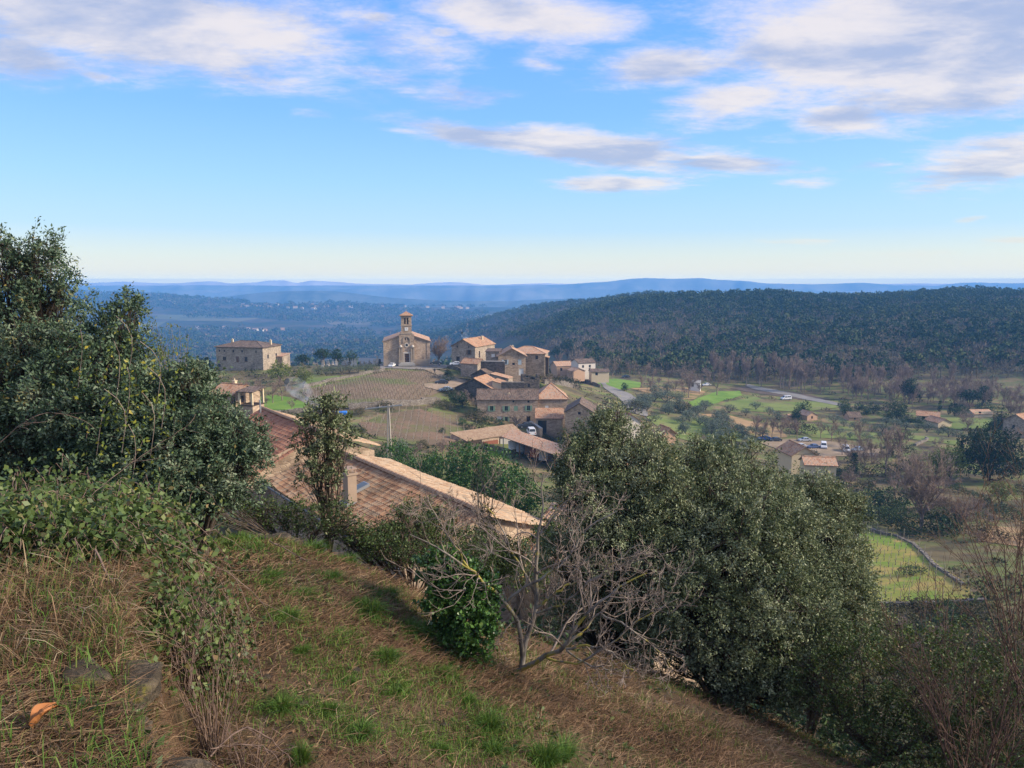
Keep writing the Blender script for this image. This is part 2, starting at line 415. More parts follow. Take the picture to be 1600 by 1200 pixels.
def grow(P, R, rng, n, ratio, angle, up=0.2, wig=0.12, t0=0.25, t1=1.0, K=5, rr=0.6, rmin=0.004, keep=1.0):
    """children of the branches P (M,K,3): n each"""
    M, K0, _ = P.shape
    t = rng.uniform(t0, t1, (M, n)); 
    f = t * (K0 - 1); i = np.minimum(f.astype(int), K0 - 2); u = (f - i)[..., None]
    rows_ = np.arange(M)[:, None]
    a = P[rows_, i]; b = P[rows_, i + 1]
    base = a * (1 - u) + b * u
    rb = R[rows_, i] * (1 - u[..., 0]) + R[rows_, i + 1] * u[..., 0]
    tan = (b - a); tan /= (np.linalg.norm(tan, axis=2, keepdims=True) + 1e-9)
    L = np.linalg.norm(np.diff(P, axis=1), axis=2).sum(1)[:, None] * ratio * rng.uniform(0.6, 1.25, (M, n)) * (1.15 - 0.45 * t)
    rv = rng.normal(size=(M, n, 3)); perp = rv - (rv * tan).sum(2, keepdims=True) * tan; perp /= (np.linalg.norm(perp, axis=2, keepdims=True) + 1e-9)
    ang = angle * rng.uniform(0.7, 1.25, (M, n))[..., None]
    d = tan * np.cos(ang) + perp * np.sin(ang)
    C = np.empty((M, n, K, 3)); C[:, :, 0] = base
    step = (L / (K - 1))[..., None]
    for k in range(1, K):
        d = d + rng.normal(size=d.shape) * wig + np.array([0, 0, up / (K - 1)])
        d /= np.linalg.norm(d, axis=2, keepdims=True)
        C[:, :, k] = C[:, :, k - 1] + d * step
    tap = np.linspace(1, 0.35, K)
    RR = np.maximum(rb[..., None] * rr * tap, rmin)
    C = C.reshape(M * n, K, 3); RR = RR.reshape(M * n, K)
    if keep < 1:
        m = rng.uniform(size=len(C)) < keep; C = C[m]; RR = RR[m]
    return C, RR

class MB:
    """small polygon builder with uv, for buildings and vehicles"""
    def __init__(s): s.v = []; s.f = []; s.uv = []
    def poly(s, pts, uv=None):
        i = len(s.v); s.v += [tuple(float(c) for c in p) for p in pts]
        s.f.append(tuple(range(i, i + len(pts))))
        s.uv.append(uv if uv is not None else [(0.0, 0.0)] * len(pts))
    def box(s, x0, x1, y0, y1, z0, z1):
        a = [(x0, y0, z0), (x1, y0, z0), (x1, y1, z0), (x0, y1, z0), (x0, y0, z1), (x1, y0, z1), (x1, y1, z1), (x0, y1, z1)]
        for q in ((3, 2, 1, 0), (4, 5, 6, 7), (0, 1, 5, 4), (1, 2, 6, 5), (2, 3, 7, 6), (3, 0, 4, 7)):
            s.poly([a[k] for k in q])
    def slab(s, top, th, uv=None, down=(0, 0, -1)):
        """thick plate below a planar polygon"""
        top = [np.array(p, float) for p in top]; dn = np.array(down, float) * th
        s.poly(top, uv)
        bot = [p + dn for p in top]
        s.poly(bot[::-1])
        for i in range(len(top)):
            j = (i + 1) % len(top)
            s.poly([top[j], top[i], bot[i], bot[j]])
    def cyl(s, a, b, r0, r1, n=10, caps=True):
        a = np.array(a, float); b = np.array(b, float); t = b - a; t /= np.linalg.norm(t)
        ref = np.array([0, 0, 1.0]) if abs(t[2]) < 0.9 else np.array([1.0, 0, 0])
        u = np.cross(t, ref); u /= np.linalg.norm(u); w = np.cross(t, u)
        A = [a + r0 * (u * math.cos(k * 2 * math.pi / n) + w * math.sin(k * 2 * math.pi / n)) for k in range(n)]
        B = [b + r1 * (u * math.cos(k * 2 * math.pi / n) + w * math.sin(k * 2 * math.pi / n)) for k in range(n)]
        for k in range(n):
            j = (k + 1) % n; s.poly([A[j], A[k], B[k], B[j]])
        if caps: s.poly(A); s.poly(B[::-1])
    def build(s, name, mat, parent=None, smooth=False, bevel=0.0):
        me = bpy.data.meshes.new(name)
        me.from_pydata(s.v, [], s.f)
        uvl = me.uv_layers.new(name='UVMap')
        flat = np.array([c for u in s.uv for p in u for c in p], np.float32)
        uvl.data.foreach_set('uv', flat)
        me.materials.append(mat)
        if smooth: me.shade_smooth()
        o = link(bpy.data.objects.new(name, me), parent)
        if bevel:
            b = o.modifiers.new('bevel', 'BEVEL'); b.width = bevel; b.segments = 2; b.limit_method = 'ANGLE'
            w_ = o.modifiers.new('weld', 'WELD'); w_.merge_threshold = 0.0005
            o.modifiers.move(1, 0)
        return o

# ------------------------------------------------------------------ materials
MATS = {}
def new_mat(name):
    m = bpy.data.materials.new(name); m.use_nodes = True
    t = NT(m.node_tree); t.n.clear()
    out = t.node('ShaderNodeOutputMaterial')
    return m, t, out
def principled(t, out, col, rough=0.8, spec=0.3, normal=None, metal=0.0):
    b = t.node('ShaderNodeBsdfPrincipled')
    t.put(b.inputs['Base Color'], col); t.put(b.inputs['Roughness'], rough)
    b.inputs['Specular IOR Level'].default_value = spec; b.inputs['Metallic'].default_value = metal
    if normal is not None: t.l.new(normal, b.inputs['Normal'])
    t.l.new(b.outputs[0], out.inputs['Surface'])
    return b
def bump(t, h, strength=0.5, dist=0.02):
    n = t.node('ShaderNodeBump'); n.inputs['Strength'].default_value = strength; n.inputs['Distance'].default_value = dist
    t.l.new(h, n.inputs['Height']); return n.outputs[0]
def attr(t, name):
    n = t.node('ShaderNodeAttribute'); n.attribute_name = name; return n
def objco(t): return t.node('ShaderNodeTexCoord').outputs['Object']
def worldp(t): return t.node('ShaderNodeNewGeometry').outputs['Position']

def plain(name, col, rough=0.7, spec=0.3, metal=0.0, var=0.15, scale=3.0):
    if name in MATS: return MATS[name]
    m, t, out = new_mat(name)
    n = t.noise(objco(t), scale, 5, 0.6)
    f = t.math('ADD', 1 - var, t.math('MULTIPLY', n, 2 * var))
    c = t.vmath('SCALE', t.comb(*col), None); t.put(c.node.inputs['Scale'], f)
    principled(t, out, c, rough, spec, None, metal)
    MATS[name] = m; return m
def leafmat(name, stops, rough=0.45, spec=0.4, trans=0.2, vary=0.12, big=0.0):
    """leaf colours by the leaf's own tint"""
    if name in MATS: return MATS[name]
    m, t, out = new_mat(name)
    a = attr(t, 'tint').outputs['Fac']
    ri = t.node('ShaderNodeObjectInfo').outputs['Random']
    a = t.math('ADD', a, t.math('MULTIPLY', t.math('SUBTRACT', ri, 0.5), vary * 2), clamp=True)
    c = t.ramp(a, stops)
    b = principled(t, out, c, rough, spec)
    if trans:
        tr = t.node('ShaderNodeBsdfTranslucent'); t.put(tr.inputs['Color'], t.mix(0.5, c, (0.10, 0.13, 0.02)))
        mx = t.node('ShaderNodeMixShader'); mx.inputs[0].default_value = trans
        t.l.new(b.outputs[0], mx.inputs[1]); t.l.new(tr.outputs[0], mx.inputs[2]); t.l.new(mx.outputs[0], out.inputs['Surface'])
    MATS[name] = m; return m
def barkmat(name, ca, cb, scale=6.0, lichen=None):
    if name in MATS: return MATS[name]
    m, t, out = new_mat(name)
    p = objco(t)
    n = t.noise(t.vmath('MULTIPLY', p, (1, 1, 0.3)), scale * 2, 5, 0.65)
    c = t.mix(t.smooth(n, 0.35, 0.65), ca, cb)
    if lichen is not None:
        l = t.smooth(t.noise(p, 2.6, 4, 0.6), 0.53, 0.60)
        c = t.mix(t.math('MULTIPLY', l, 0.85), c, lichen)
    principled(t, out, c, 0.85, 0.2, bump(t, n, 0.6, 0.01))
    MATS[name] = m; return m
def stonemat(name, ca, cb, cm, sc=2.2, mort=0.05):
    """rubble masonry: blocks of differing stone in pale or dark joints, weather staining"""
    if name in MATS: return MATS[name]
    m, t, out = new_mat(name)
    p = objco(t)
    pn = t.vmath('ADD', p, t.vmath('SCALE', t.noise(p, 1.1, 3, 0.6, 0, 1), None)); pn.node.inputs[1].links[0].from_node.inputs['Scale'].default_value = 0.25
    v = t.node('ShaderNodeTexVoronoi', feature='F1'); v.inputs['Scale'].default_value = sc; t.put(v.inputs['Vector'], t.vmath('MULTIPLY', pn, (1, 1, 2.0)))
    e = t.node('ShaderNodeTexVoronoi', feature='DISTANCE_TO_EDGE'); e.inputs['Scale'].default_value = sc; t.put(e.inputs['Vector'], t.vmath('MULTIPLY', pn, (1, 1, 2.0)))
    rnd = t.xyz(v.outputs['Color'])[0]
    c = t.mix(rnd, ca, cb)
    j = t.math('SUBTRACT', 1.0, t.smooth(e.outputs['Distance'], 0.0, mort))
    c = t.mix(t.math('MULTIPLY', j, 0.8), c, cm)
    st = t.smooth(t.noise(p, 0.35, 6, 0.65), 0.42, 0.68)
    c = t.mix(t.math('MULTIPLY', st, 0.42), c, (0.055, 0.045, 0.035))
    g = t.noise(p, 9.0, 4, 0.6)
    c2 = t.vmath('SCALE', c, None); t.put(c2.node.inputs['Scale'], t.math('ADD', 0.72, t.math('MULTIPLY', g, 0.56)))
    principled(t, out, c2, 0.9, 0.2, bump(t, t.smooth(e.outputs['Distance'], 0.0, mort * 1.6), 0.7, 0.03))
    MATS[name] = m; return m
def tilemat(name, cols, tw=0.23, tl=0.38, moss=0.3, geo=False, dark=(0.05, 0.045, 0.035)):
    """canal tiles laid in columns: uv in metres, u along the eave, v down the slope"""
    if name in MATS: return MATS[name]
    m, t, out = new_mat(name)
    uv = t.node('ShaderNodeUVMap'); uv.uv_map = 'UVMap'
    u, v, _ = t.xyz(uv.outputs[0])[0:3]
    cu = t.math('DIVIDE', u, tw); cv = t.math('DIVIDE', v, tl)
    fu = t.math('FLOOR', cu); cv = t.math('ADD', cv, t.math('MULTIPLY', t.math('FRACT', t.math('MULTIPLY', fu, 0.377)), 0.5)); fv = t.math('FLOOR', cv)
    wn = t.node('ShaderNodeTexWhiteNoise', noise_dimensions='2D'); t.put(wn.inputs['Vector'], t.comb(fu, fv))
    c = t.ramp(wn.outputs['Value'], cols)
    w2 = t.noise(t.comb(u, v, 0), 0.5, 5, 0.65)
    c = t.mix(t.math('MULTIPLY', t.smooth(w2, 0.42, 0.72), moss), c, dark)
    w3 = t.noise(t.comb(u, v, 3.0), 9, 4, 0.6)
    c2 = t.vmath('SCALE', c, None); t.put(c2.node.inputs['Scale'], t.math('ADD', 0.7, t.math('MULTIPLY', w3, 0.6)))
    xx = t.math('SUBTRACT', t.math('FRACT', cu), 0.5)
    arch = t.math('SUBTRACT', 0.25, t.math('MULTIPLY', xx, xx))
    if not geo:
        gap = t.smooth(t.math('ABSOLUTE', xx), 0.30, 0.49)
        c2 = t.mix(t.math('MULTIPLY', gap, 0.55), c2, (0.035, 0.028, 0.022))
        hgt = t.math('ADD', t.math('MULTIPLY', arch, 4.0), t.math('MULTIPLY', t.math('FRACT', cv), 0.3))
        nrm = bump(t, hgt, 0.8, 0.06)
    else:
        nrm = bump(t, w3, 0.4, 0.01)
    principled(t, out, c2, 0.85, 0.25, nrm)
    MATS[name] = m; return m

TERRA = tilemat('terracotta_tiles', [(0, (0.34, 0.16, 0.09)), (0.35, (0.54, 0.28, 0.15)), (0.7, (0.58, 0.37, 0.23)), (1, (0.40, 0.27, 0.18))])
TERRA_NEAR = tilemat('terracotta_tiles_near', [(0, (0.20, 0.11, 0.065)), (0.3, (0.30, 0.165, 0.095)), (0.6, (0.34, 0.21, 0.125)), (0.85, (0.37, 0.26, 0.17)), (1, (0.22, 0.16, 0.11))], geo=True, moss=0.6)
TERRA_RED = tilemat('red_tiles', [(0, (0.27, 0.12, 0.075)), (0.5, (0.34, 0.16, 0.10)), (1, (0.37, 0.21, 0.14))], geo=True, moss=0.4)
TERRA_OLD = tilemat('old_brown_tiles', [(0, (0.10, 0.07, 0.055)), (0.4, (0.20, 0.13, 0.095)), (0.75, (0.27, 0.20, 0.15)), (1, (0.13, 0.11, 0.095))], moss=0.5)
TERRA_PINK = tilemat('pale_tiles', [(0, (0.44, 0.22, 0.13)), (0.5, (0.62, 0.38, 0.24)), (1, (0.47, 0.36, 0.27))], moss=0.12)
HANGAR_TILE = tilemat('tan_roof_sheets', [(0, (0.33, 0.21, 0.13)), (0.5, (0.40, 0.27, 0.17)), (1, (0.44, 0.32, 0.21))], tw=0.35, moss=0.2)
STONE = stonemat('rubble_stone', (0.25, 0.20, 0.155), (0.48, 0.40, 0.31), (0.36, 0.31, 0.26))
STONE_WARM = stonemat('warm_rubble_stone', (0.33, 0.235, 0.165), (0.56, 0.43, 0.31), (0.46, 0.37, 0.29))
STONE_DARK = stonemat('dark_rubble_stone', (0.06, 0.055, 0.05), (0.18, 0.155, 0.135), (0.10, 0.09, 0.08))
STONE_GREY = stonemat('dry_stone', (0.14, 0.12, 0.10), (0.34, 0.30, 0.26), (0.04, 0.035, 0.03), sc=4.0, mort=0.08)
DRESSED = plain('dressed_stone', (0.36, 0.29, 0.22), 0.85, 0.2, var=0.25, scale=1.4)
DRESSED_PALE = plain('pale_dressed_stone', (0.55, 0.50, 0.43), 0.85, 0.2, var=0.15)
RENDER_CREAM = plain('cream_render', (0.60, 0.50, 0.34), 0.9, 0.1, var=0.12, scale=0.8)
RENDER_PINK = plain('pink_render', (0.50, 0.33, 0.23), 0.9, 0.1, var=0.12, scale=0.8)
RENDER_WHITE = plain('white_render', (0.66, 0.60, 0.53), 0.9, 0.1, var=0.12, scale=0.8)
GLASS = plain('dark_window_glass', (0.03, 0.035, 0.045), 0.12, 0.6, var=0.1)
SHUT_GREEN = plain('pale_green_paint', (0.22, 0.34, 0.23), 0.6, var=0.12)
SHUT_BLUE = plain('pale_blue_paint', (0.42, 0.50, 0.55), 0.6, var=0.12)
WHITE_PAINT = plain('white_paint', (0.72, 0.72, 0.70), 0.5, var=0.08)
WOOD_DARK = plain('dark_timber', (0.06, 0.042, 0.03), 0.8, var=0.3)
WOOD_BROWN = plain('brown_timber', (0.16, 0.09, 0.05), 0.8, var=0.3)
METAL_GREY = plain('grey_metal', (0.35, 0.36, 0.37), 0.45, 0.5, 0.5)
CONCRETE = plain('concrete', (0.36, 0.34, 0.31), 0.9, 0.1, var=0.2, scale=1.5)

# ------------------------------------------------------------------ ground
def ground_material():
    m, t, out = new_mat('hillside_ground')
    p = worldp(t)
    r = t.vmath('LENGTH', p)
    n_f = t.noise(p, 1.3, 6, 0.7); n_m = t.noise(p, 0.30, 6, 0.65); n_s = t.noise(p, 14.0, 4, 0.7)
    near = t.mix(t.smooth(n_f, 0.35, 0.62), (0.13, 0.08, 0.05), (0.065, 0.06, 0.03))
    near = t.mix(t.smooth(n_s, 0.3, 0.75), near, (0.12, 0.075, 0.05))
    near = t.mix(t.math('MULTIPLY', t.smooth(t.noise(t.vmath('ADD', p, (4, 8, 2)), 1.1, 6, 0.7), 0.52, 0.62), 0.55), near, (0.07, 0.11, 0.03))
    a = t.noise(p, 0.045, 7, 0.62); b = t.noise(t.vmath('ADD', p, (31, 7, 3)), 0.11, 6, 0.65)
    mid = t.ramp(a, [(0.30, (0.08, 0.07, 0.04)), (0.42, (0.20, 0.155, 0.08)), (0.50, (0.14, 0.18, 0.05)), (0.56, (0.27, 0.19, 0.11)), (0.62, (0.16, 0.20, 0.055)), (0.72, (0.14, 0.11, 0.065))])
    mid = t.mix(t.math('MULTIPLY', t.smooth(b, 0.46, 0.60), 0.8), mid, (0.08, 0.062, 0.042))
    mid = t.mix(t.math('MULTIPLY', t.smooth(t.noise(p, 0.9, 5, 0.7), 0.5, 0.66), 0.5), mid, (0.16, 0.14, 0.075))
    c = t.noise(p, 0.008, 7, 0.65)
    far = t.ramp(c, [(0.35, (0.035, 0.05, 0.028)), (0.5, (0.07, 0.07, 0.045)), (0.60, (0.13, 0.095, 0.07)), (0.7, (0.06, 0.065, 0.04))])
    vv = t.node('ShaderNodeTexVoronoi', feature='F1'); vv.inputs['Scale'].default_value = 0.006; t.put(vv.inputs['Vector'], p)
    fr = t.xyz(vv.outputs['Color'])
    clear = t.math('MULTIPLY', t.smooth(fr[0], 0.74, 0.78), t.smooth(t.noise(p, 0.0016, 3, 0.5), 0.44, 0.56))
    far = t.mix(t.math('MULTIPLY', clear, 0.8), far, t.mix(fr[1], (0.17, 0.17, 0.08), (0.26, 0.20, 0.13)))
    col = t.mix(t.smooth(r, 13, 24), near, t.mix(t.smooth(r, 30, 75), t.mix(t.noise(p, 0.5, 5, 0.6), (0.035, 0.04, 0.02), (0.08, 0.075, 0.035)), mid))
    col = t.mix(t.smooth(r, 330, 480), col, far)
    h = t.math('ADD', t.math('MULTIPLY', n_s, 0.4), n_f)
    principled(t, out, col, 0.95, 0.1, bump(t, h, 0.5, 0.05))
    return m
def build_ground():
    th = np.concatenate([np.linspace(-math.pi, -0.80, 60, endpoint=False), np.linspace(-0.80, 0.80, 900, endpoint=False), np.linspace(0.80, math.pi, 60, endpoint=False)])
    r = np.concatenate([[0.02, 0.3, 0.6], np.exp(np.linspace(math.log(0.9), math.log(7500), 640))])
    T, R = np.meshgrid(th, r, indexing='ij')
    X = R * np.sin(T); Y = R * np.cos(T)
    Z = H(X, Y)
    V = np.stack([X, Y, Z], -1)
    n, k = T.shape
    idx = np.arange(n * k).reshape(n, k)
    a = idx; b = np.roll(idx, -1, 0)
    F = np.stack([a[:, :-1], a[:, 1:], b[:, 1:], b[:, :-1]], -1).reshape(-1, 4)
    A = Acc(); A.add(V.reshape(-1, 3), F, 0.5)
    o = A.build('ground', ground_material(), smooth=True)
    tag(o, 'brown and green hillside falling to the valley floor', 'ground', kind='structure')
build_ground()

def inside(poly, x, y):
    poly = np.asarray(poly); c = np.zeros(np.shape(x), bool)
    j = len(poly) - 1
    for i in range(len(poly)):
        xi, yi = poly[i][:2]; xj, yj = poly[j][:2]
        c ^= ((yi > y) != (yj > y)) & (x < (xj - xi) * (y - yi) / (yj - yi + 1e-12) + xi)
        j = i
    return c
RIMS = []
def drape(name, pxs, mat, off=0.12, step=2.0, ymin=60, label=None, cat=None, world=False):
    pts = [np.array(p[:2], float) for p in pxs] if world else [gp(a, b, ymin)[:2] for a, b in pxs]
    rim = []
    for i in range(len(pts)):
        a, b = pts[i], pts[(i + 1) % len(pts)]
        k = max(1, int(np.linalg.norm(b - a) / step))
        rim += [a + (b - a) * q / k for q in range(k)]
    rim = np.array(rim)
    rim += np.stack([wob(rim[:, 1] + 3, rim[:, 0], 3.0, 0, 3), wob(rim[:, 0], rim[:, 1], 3.0, 0, 3)], 1) * step * 0.12
    x0, y0 = rim.min(0); x1, y1 = rim.max(0)
    gx, gy = np.meshgrid(np.arange(x0, x1, step), np.arange(y0, y1, step))
    gx = gx.ravel(); gy = gy.ravel()
    m = inside(rim, gx, gy)
    ip = np.stack([gx[m], gy[m]], 1)
    if len(ip):
        dd = np.min(np.hypot(ip[:, None, 0] - rim[None, :, 0], ip[:, None, 1] - rim[None, :, 1]), 1); ip = ip[dd > step * 0.4]
    allp = [Vector(p) for p in rim] + [Vector(p) for p in ip]
    v, e, f, *_ = delaunay_2d_cdt(allp, [], [list(range(len(rim)))], 1, 1e-4)
    v = np.array([tuple(q) for q in v])
    Z = H(v[:, 0], v[:, 1]) + off
    me = bpy.data.meshes.new(name)
    me.from_pydata([(float(a), float(b), float(c)) for (a, b), c in zip(v, Z)], [], [tuple(q) for q in f])
    me.shade_smooth(); me.materials.append(mat)
    o = link(bpy.data.objects.new(name, me))
    tag(o, label, cat, kind='structure'); RIMS.append(rim)
    return rim
def fieldmat(name, ca, cb, cc=None, scale=0.25, rows=None, rowcol=(0.06, 0.06, 0.03), rowdir=0.0):
    m, t, out = new_mat(name)
    p = worldp(t)
    n = t.noise(p, scale, 6, 0.65)
    c = t.mix(t.smooth(n, 0.36, 0.62), ca, cb)
    if cc is not None:
        c = t.mix(t.smooth(t.noise(t.vmath('ADD', p, (9, 4, 1)), scale * 0.5, 5, 0.6), 0.5, 0.62), c, cc)
    if rows:
        x, y, _ = t.xyz(p)[0:3]
        q = t.math('ADD', t.math('MULTIPLY', x, math.cos(rowdir)), t.math('MULTIPLY', y, math.sin(rowdir)))
        fr = t.math('ABSOLUTE', t.math('SUBTRACT', t.math('FRACT', t.math('DIVIDE', q, rows)), 0.5))
        c = t.mix(t.math('MULTIPLY', t.smooth(fr, 0.30, 0.18), 0.75), c, rowcol)
    f = t.noise(p, 3.0, 4, 0.7)
    c2 = t.vmath('SCALE', c, None); t.put(c2.node.inputs['Scale'], t.math('ADD', 0.7, t.math('MULTIPLY', f, 0.6)))
    principled(t, out, c2, 0.95, 0.1)
    return m
M_SQ = fieldmat('worn_asphalt', (0.30, 0.27, 0.24), (0.24, 0.22, 0.20))
M_TRACK = fieldmat('sandy_track', (0.36, 0.27, 0.19), (0.26, 0.20, 0.13))
M_GREEN = fieldmat('green_meadow', (0.13, 0.23, 0.04), (0.19, 0.29, 0.055), scale=0.12)
M_GREEN2 = fieldmat('dull_meadow', (0.14, 0.19, 0.05), (0.21, 0.24, 0.075), (0.19, 0.16, 0.085), scale=0.12)
M_ORANGE = fieldmat('tilled_orange_soil', (0.42, 0.27, 0.14), (0.34, 0.23, 0.12), (0.17, 0.16, 0.06), scale=0.15)
M_BROWN = fieldmat('tilled_brown_soil', (0.15, 0.115, 0.09), (0.11, 0.085, 0.065), scale=0.2)
M_VINE = fieldmat('vineyard_soil', (0.25, 0.175, 0.115), (0.19, 0.14, 0.085), (0.15, 0.17, 0.06), scale=0.12)
M_VINE2 = fieldmat('lower_vineyard_soil', (0.23, 0.15, 0.10), (0.17, 0.125, 0.08), (0.14, 0.15, 0.055), scale=0.15)
M_SLOPE = fieldmat('yellow_green_slope', (0.24, 0.27, 0.055), (0.40, 0.30, 0.10), (0.18, 0.27, 0.045), scale=0.22)  # grass colours brightened to carry the sunlight on this slope
M_ROAD = fieldmat('pale_road', (0.27, 0.25, 0.23), (0.21, 0.20, 0.185))

drape('church_square', [(590, 568), (640, 567), (702, 567), (712, 572), (690, 577), (664, 578), (640, 577.5), (594, 576)], M_SQ, 0.15, label='pale asphalt square in front of the church', cat='square')
drape('track', [(664, 578), (680, 577.5), (715, 592), (737, 597), (735, 603), (712, 606), (690, 612), (664, 606), (662, 600), (704, 597), (690, 590)], M_TRACK, 0.17, label='sandy track and yard beside the vineyard', cat='track')
VINE_A = drape('vineyard_field', [(470, 612), (520, 600), (600, 582), (664, 580), (698, 594), (662, 600), (664, 607), (690, 613), (640, 633), (560, 640), (500, 636)], M_VINE, label='ploughed vineyard soil below the church', cat='field')
VINE_B = drape('lower_vineyard_field', [(560, 662), (610, 647), (655, 640), (690, 652), (745, 668), (735, 680), (700, 696), (640, 696), (585, 685)], M_VINE2, label='brown soil of the lower vineyard terrace', cat='field')
drape('lawn', [(396, 624), (425, 617), (455, 622), (480, 632), (470, 643), (425, 646), (398, 640)], M_GREEN, label='green lawn beside the smoking bonfire', cat='lawn')
drape('terrace_lawn', [(480, 590), (560, 586), (600, 578), (560, 592), (500, 600), (476, 603)], M_GREEN2, label='grass strip above the vineyard', cat='lawn')
drape('green_meadow', [(925, 596), (960, 592), (1002, 598), (1000, 606), (955, 610), (930, 601)], M_GREEN, label='bright green meadow beside the bend of the road', cat='meadow')
drape('valley_meadow', [(1076, 629), (1120, 612), (1156, 611), (1160, 618), (1110, 633), (1085, 637)], M_GREEN, label='green meadow in the middle of the valley', cat='meadow')
drape('roadside_meadow', [(1192, 628), (1290, 627), (1315, 637), (1250, 644), (1205, 642)], M_GREEN2, label='green meadow below the dark ploughed strip', cat='meadow')
drape('car_park_meadow', [(1235, 664), (1320, 660), (1375, 678), (1350, 688), (1270, 684)], M_GREEN2, label='green meadow behind the car park', cat='meadow')
drape('olive_terrace', [(1010, 652), (1060, 640), (1120, 655), (1170, 685), (1120, 700), (1040, 680)], M_GREEN2, label='green terrace under the olive trees right of the road', cat='meadow')
drape('bungalow_meadow', [(1400, 655), (1470, 650), (1560, 655), (1590, 668), (1500, 672)], M_GREEN2, label='green meadow round the pale bungalows', cat='meadow')
drape('long_meadow', [(1395, 672), (1440, 675), (1505, 690), (1490, 695), (1400, 683)], M_GREEN2, label='narrow green strip in front of the olive rows', cat='meadow')
drape('orange_field', [(1085, 648), (1130, 647), (1215, 668), (1230, 684), (1185, 684), (1130, 667)], M_ORANGE, label='orange tilled field between green strips', cat='field')
drape('orchard_field', [(985, 607), (1060, 604), (1108, 610), (1085, 624), (1060, 625), (1010, 614)], M_ORANGE, label='brown orchard soil under the bare trees', cat='field')
drape('ploughed_field', [(1140, 607), (1165, 604), (1250, 614), (1300, 625), (1250, 625), (1180, 615)], M_BROWN, label='dark ploughed strip below the wood', cat='field')
drape('valley_field', [(1120, 632), (1180, 620), (1200, 628), (1200, 645), (1160, 642)], M_GREEN2, label='olive brown fallow field in the valley', cat='field')
drape('valley_track', [(1163, 602), (1170, 601), (1245, 616), (1318, 632), (1318, 636), (1240, 621), (1175, 608)], M_ROAD, 0.2, label='pale farm road crossing the valley', cat='road')
drape('road', [(930, 590), (938, 590), (950, 603), (985, 616), (1012, 634), (1012, 652), (985, 645), (968, 624), (945, 608)], M_ROAD, 0.2, label='pale grey road curving down past the cypresses', cat='road')
drape('car_park', [(1185, 692), (1230, 687), (1300, 690), (1375, 702), (1375, 713), (1290, 714), (1225, 706)], M_TRACK, 0.15, label='sandy car park by the bare poplars', cat='car park')
VINE_C = drape('terraced_slope', [(1322, 880), (1345, 830), (1400, 832), (1440, 860), (1500, 905), (1535, 940), (1440, 950), (1330, 955)], M_SLOPE, 0.08, 1.2, 30, label='yellow green grass slope planted with small vines', cat='slope')
drape('red_earth_field', [(1540, 822), (1600, 826), (1680, 850), (1600, 856), (1530, 846)], M_ORANGE, 0.1, 1.5, 30, label='orange earth patch above the bare thicket', cat='field')

# ------------------------------------------------------------------ far ranges, each a real ridge at its own distance
def ridge(name, Y, crest, depth, mat, label, foot=-190.0, jag=0.0, seed=0):
    """crest = [(px, py)]"""
    rng = np.random.RandomState(seed)
    pxs = np.linspace(crest[0][0], crest[-1][0], 420)
    pys = np.interp(pxs, [c[0] for c in crest], [c[1] for c in crest])
    pys = pys + jag * (wob(pxs, pxs * 0.3 + seed, 28, 0, 6))
    top = np.array([W(a, b, Y) for a, b in zip(pxs, pys)])
    prof = [(-1.0, 0.0), (-0.72, 0.12), (-0.5, 0.33), (-0.28, 0.66), (-0.12, 0.9), (0.0, 1.0), (0.15, 0.86), (0.5, 0.4), (1.0, 0.0)]
    V = []
    for (o_, h_) in prof:
        ww = 1 + 0.35 * np.sin(pxs / 37.0 + seed) * (1 if 0 < h_ < 1 else 0)
        yy = top[:, 1] + o_ * depth * ww
        zz = foot + (top[:, 2] - foot) * np.clip(h_ + (0.08 * wob(pxs, pxs * 0 + o_ * 50, 14, 0, 5) if 0 < h_ < 1 else 0), 0, 1)
        V.append(np.stack([top[:, 0] * yy / top[:, 1], yy, zz], 1))
    V = np.array(V); k, n, _ = V.shape
    idx = np.arange(k * n).reshape(k, n)
    F = np.stack([idx[:-1, :-1], idx[:-1, 1:], idx[1:, 1:], idx[1:, :-1]], -1).reshape(-1, 4)
    A = Acc(); A.add(V.reshape(-1, 3), F, 0.5)
    tag(A.build(name, mat, smooth=True), label, 'hills', kind='structure')
def rangemat(name, ca, cb):
    m, t, out = new_mat(name)
    n = t.noise(worldp(t), 0.004, 6, 0.65)
    principled(t, out, t.mix(t.smooth(n, 0.4, 0.62), ca, cb), 0.95, 0.05)
    return m
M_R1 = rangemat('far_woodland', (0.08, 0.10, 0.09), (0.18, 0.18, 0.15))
M_R2 = rangemat('far_range', (0.20, 0.24, 0.27), (0.32, 0.33, 0.34))  # pale blue-grey: part of the distance haze is put into the colour
M_R3 = rangemat('horizon_range', (0.72, 0.62, 0.62), (0.80, 0.74, 0.74))  # haze painted into the colour, palest on this farthest range
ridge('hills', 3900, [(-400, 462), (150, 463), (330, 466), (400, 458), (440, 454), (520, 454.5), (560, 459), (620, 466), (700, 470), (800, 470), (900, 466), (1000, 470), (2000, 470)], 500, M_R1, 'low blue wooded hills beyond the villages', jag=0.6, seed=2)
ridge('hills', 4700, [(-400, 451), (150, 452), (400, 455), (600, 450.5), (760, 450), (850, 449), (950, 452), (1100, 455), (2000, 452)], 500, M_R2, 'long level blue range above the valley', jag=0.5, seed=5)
ridge('mountains', 5100, [(-400, 446), (800, 446), (880, 445), (945, 440), (985, 435.5), (1010, 434.5), (1050, 435.5), (1095, 434.5), (1120, 437), (1165, 438.5), (1200, 443), (1260, 444), (1350, 441.5), (1400, 446), (1460, 447), (1500, 442), (1535, 441.5), (1580, 442.5), (1650, 442), (2000, 446)], 600, M_R2, 'flat topped blue mountain on the right skyline', jag=0.45, seed=7)
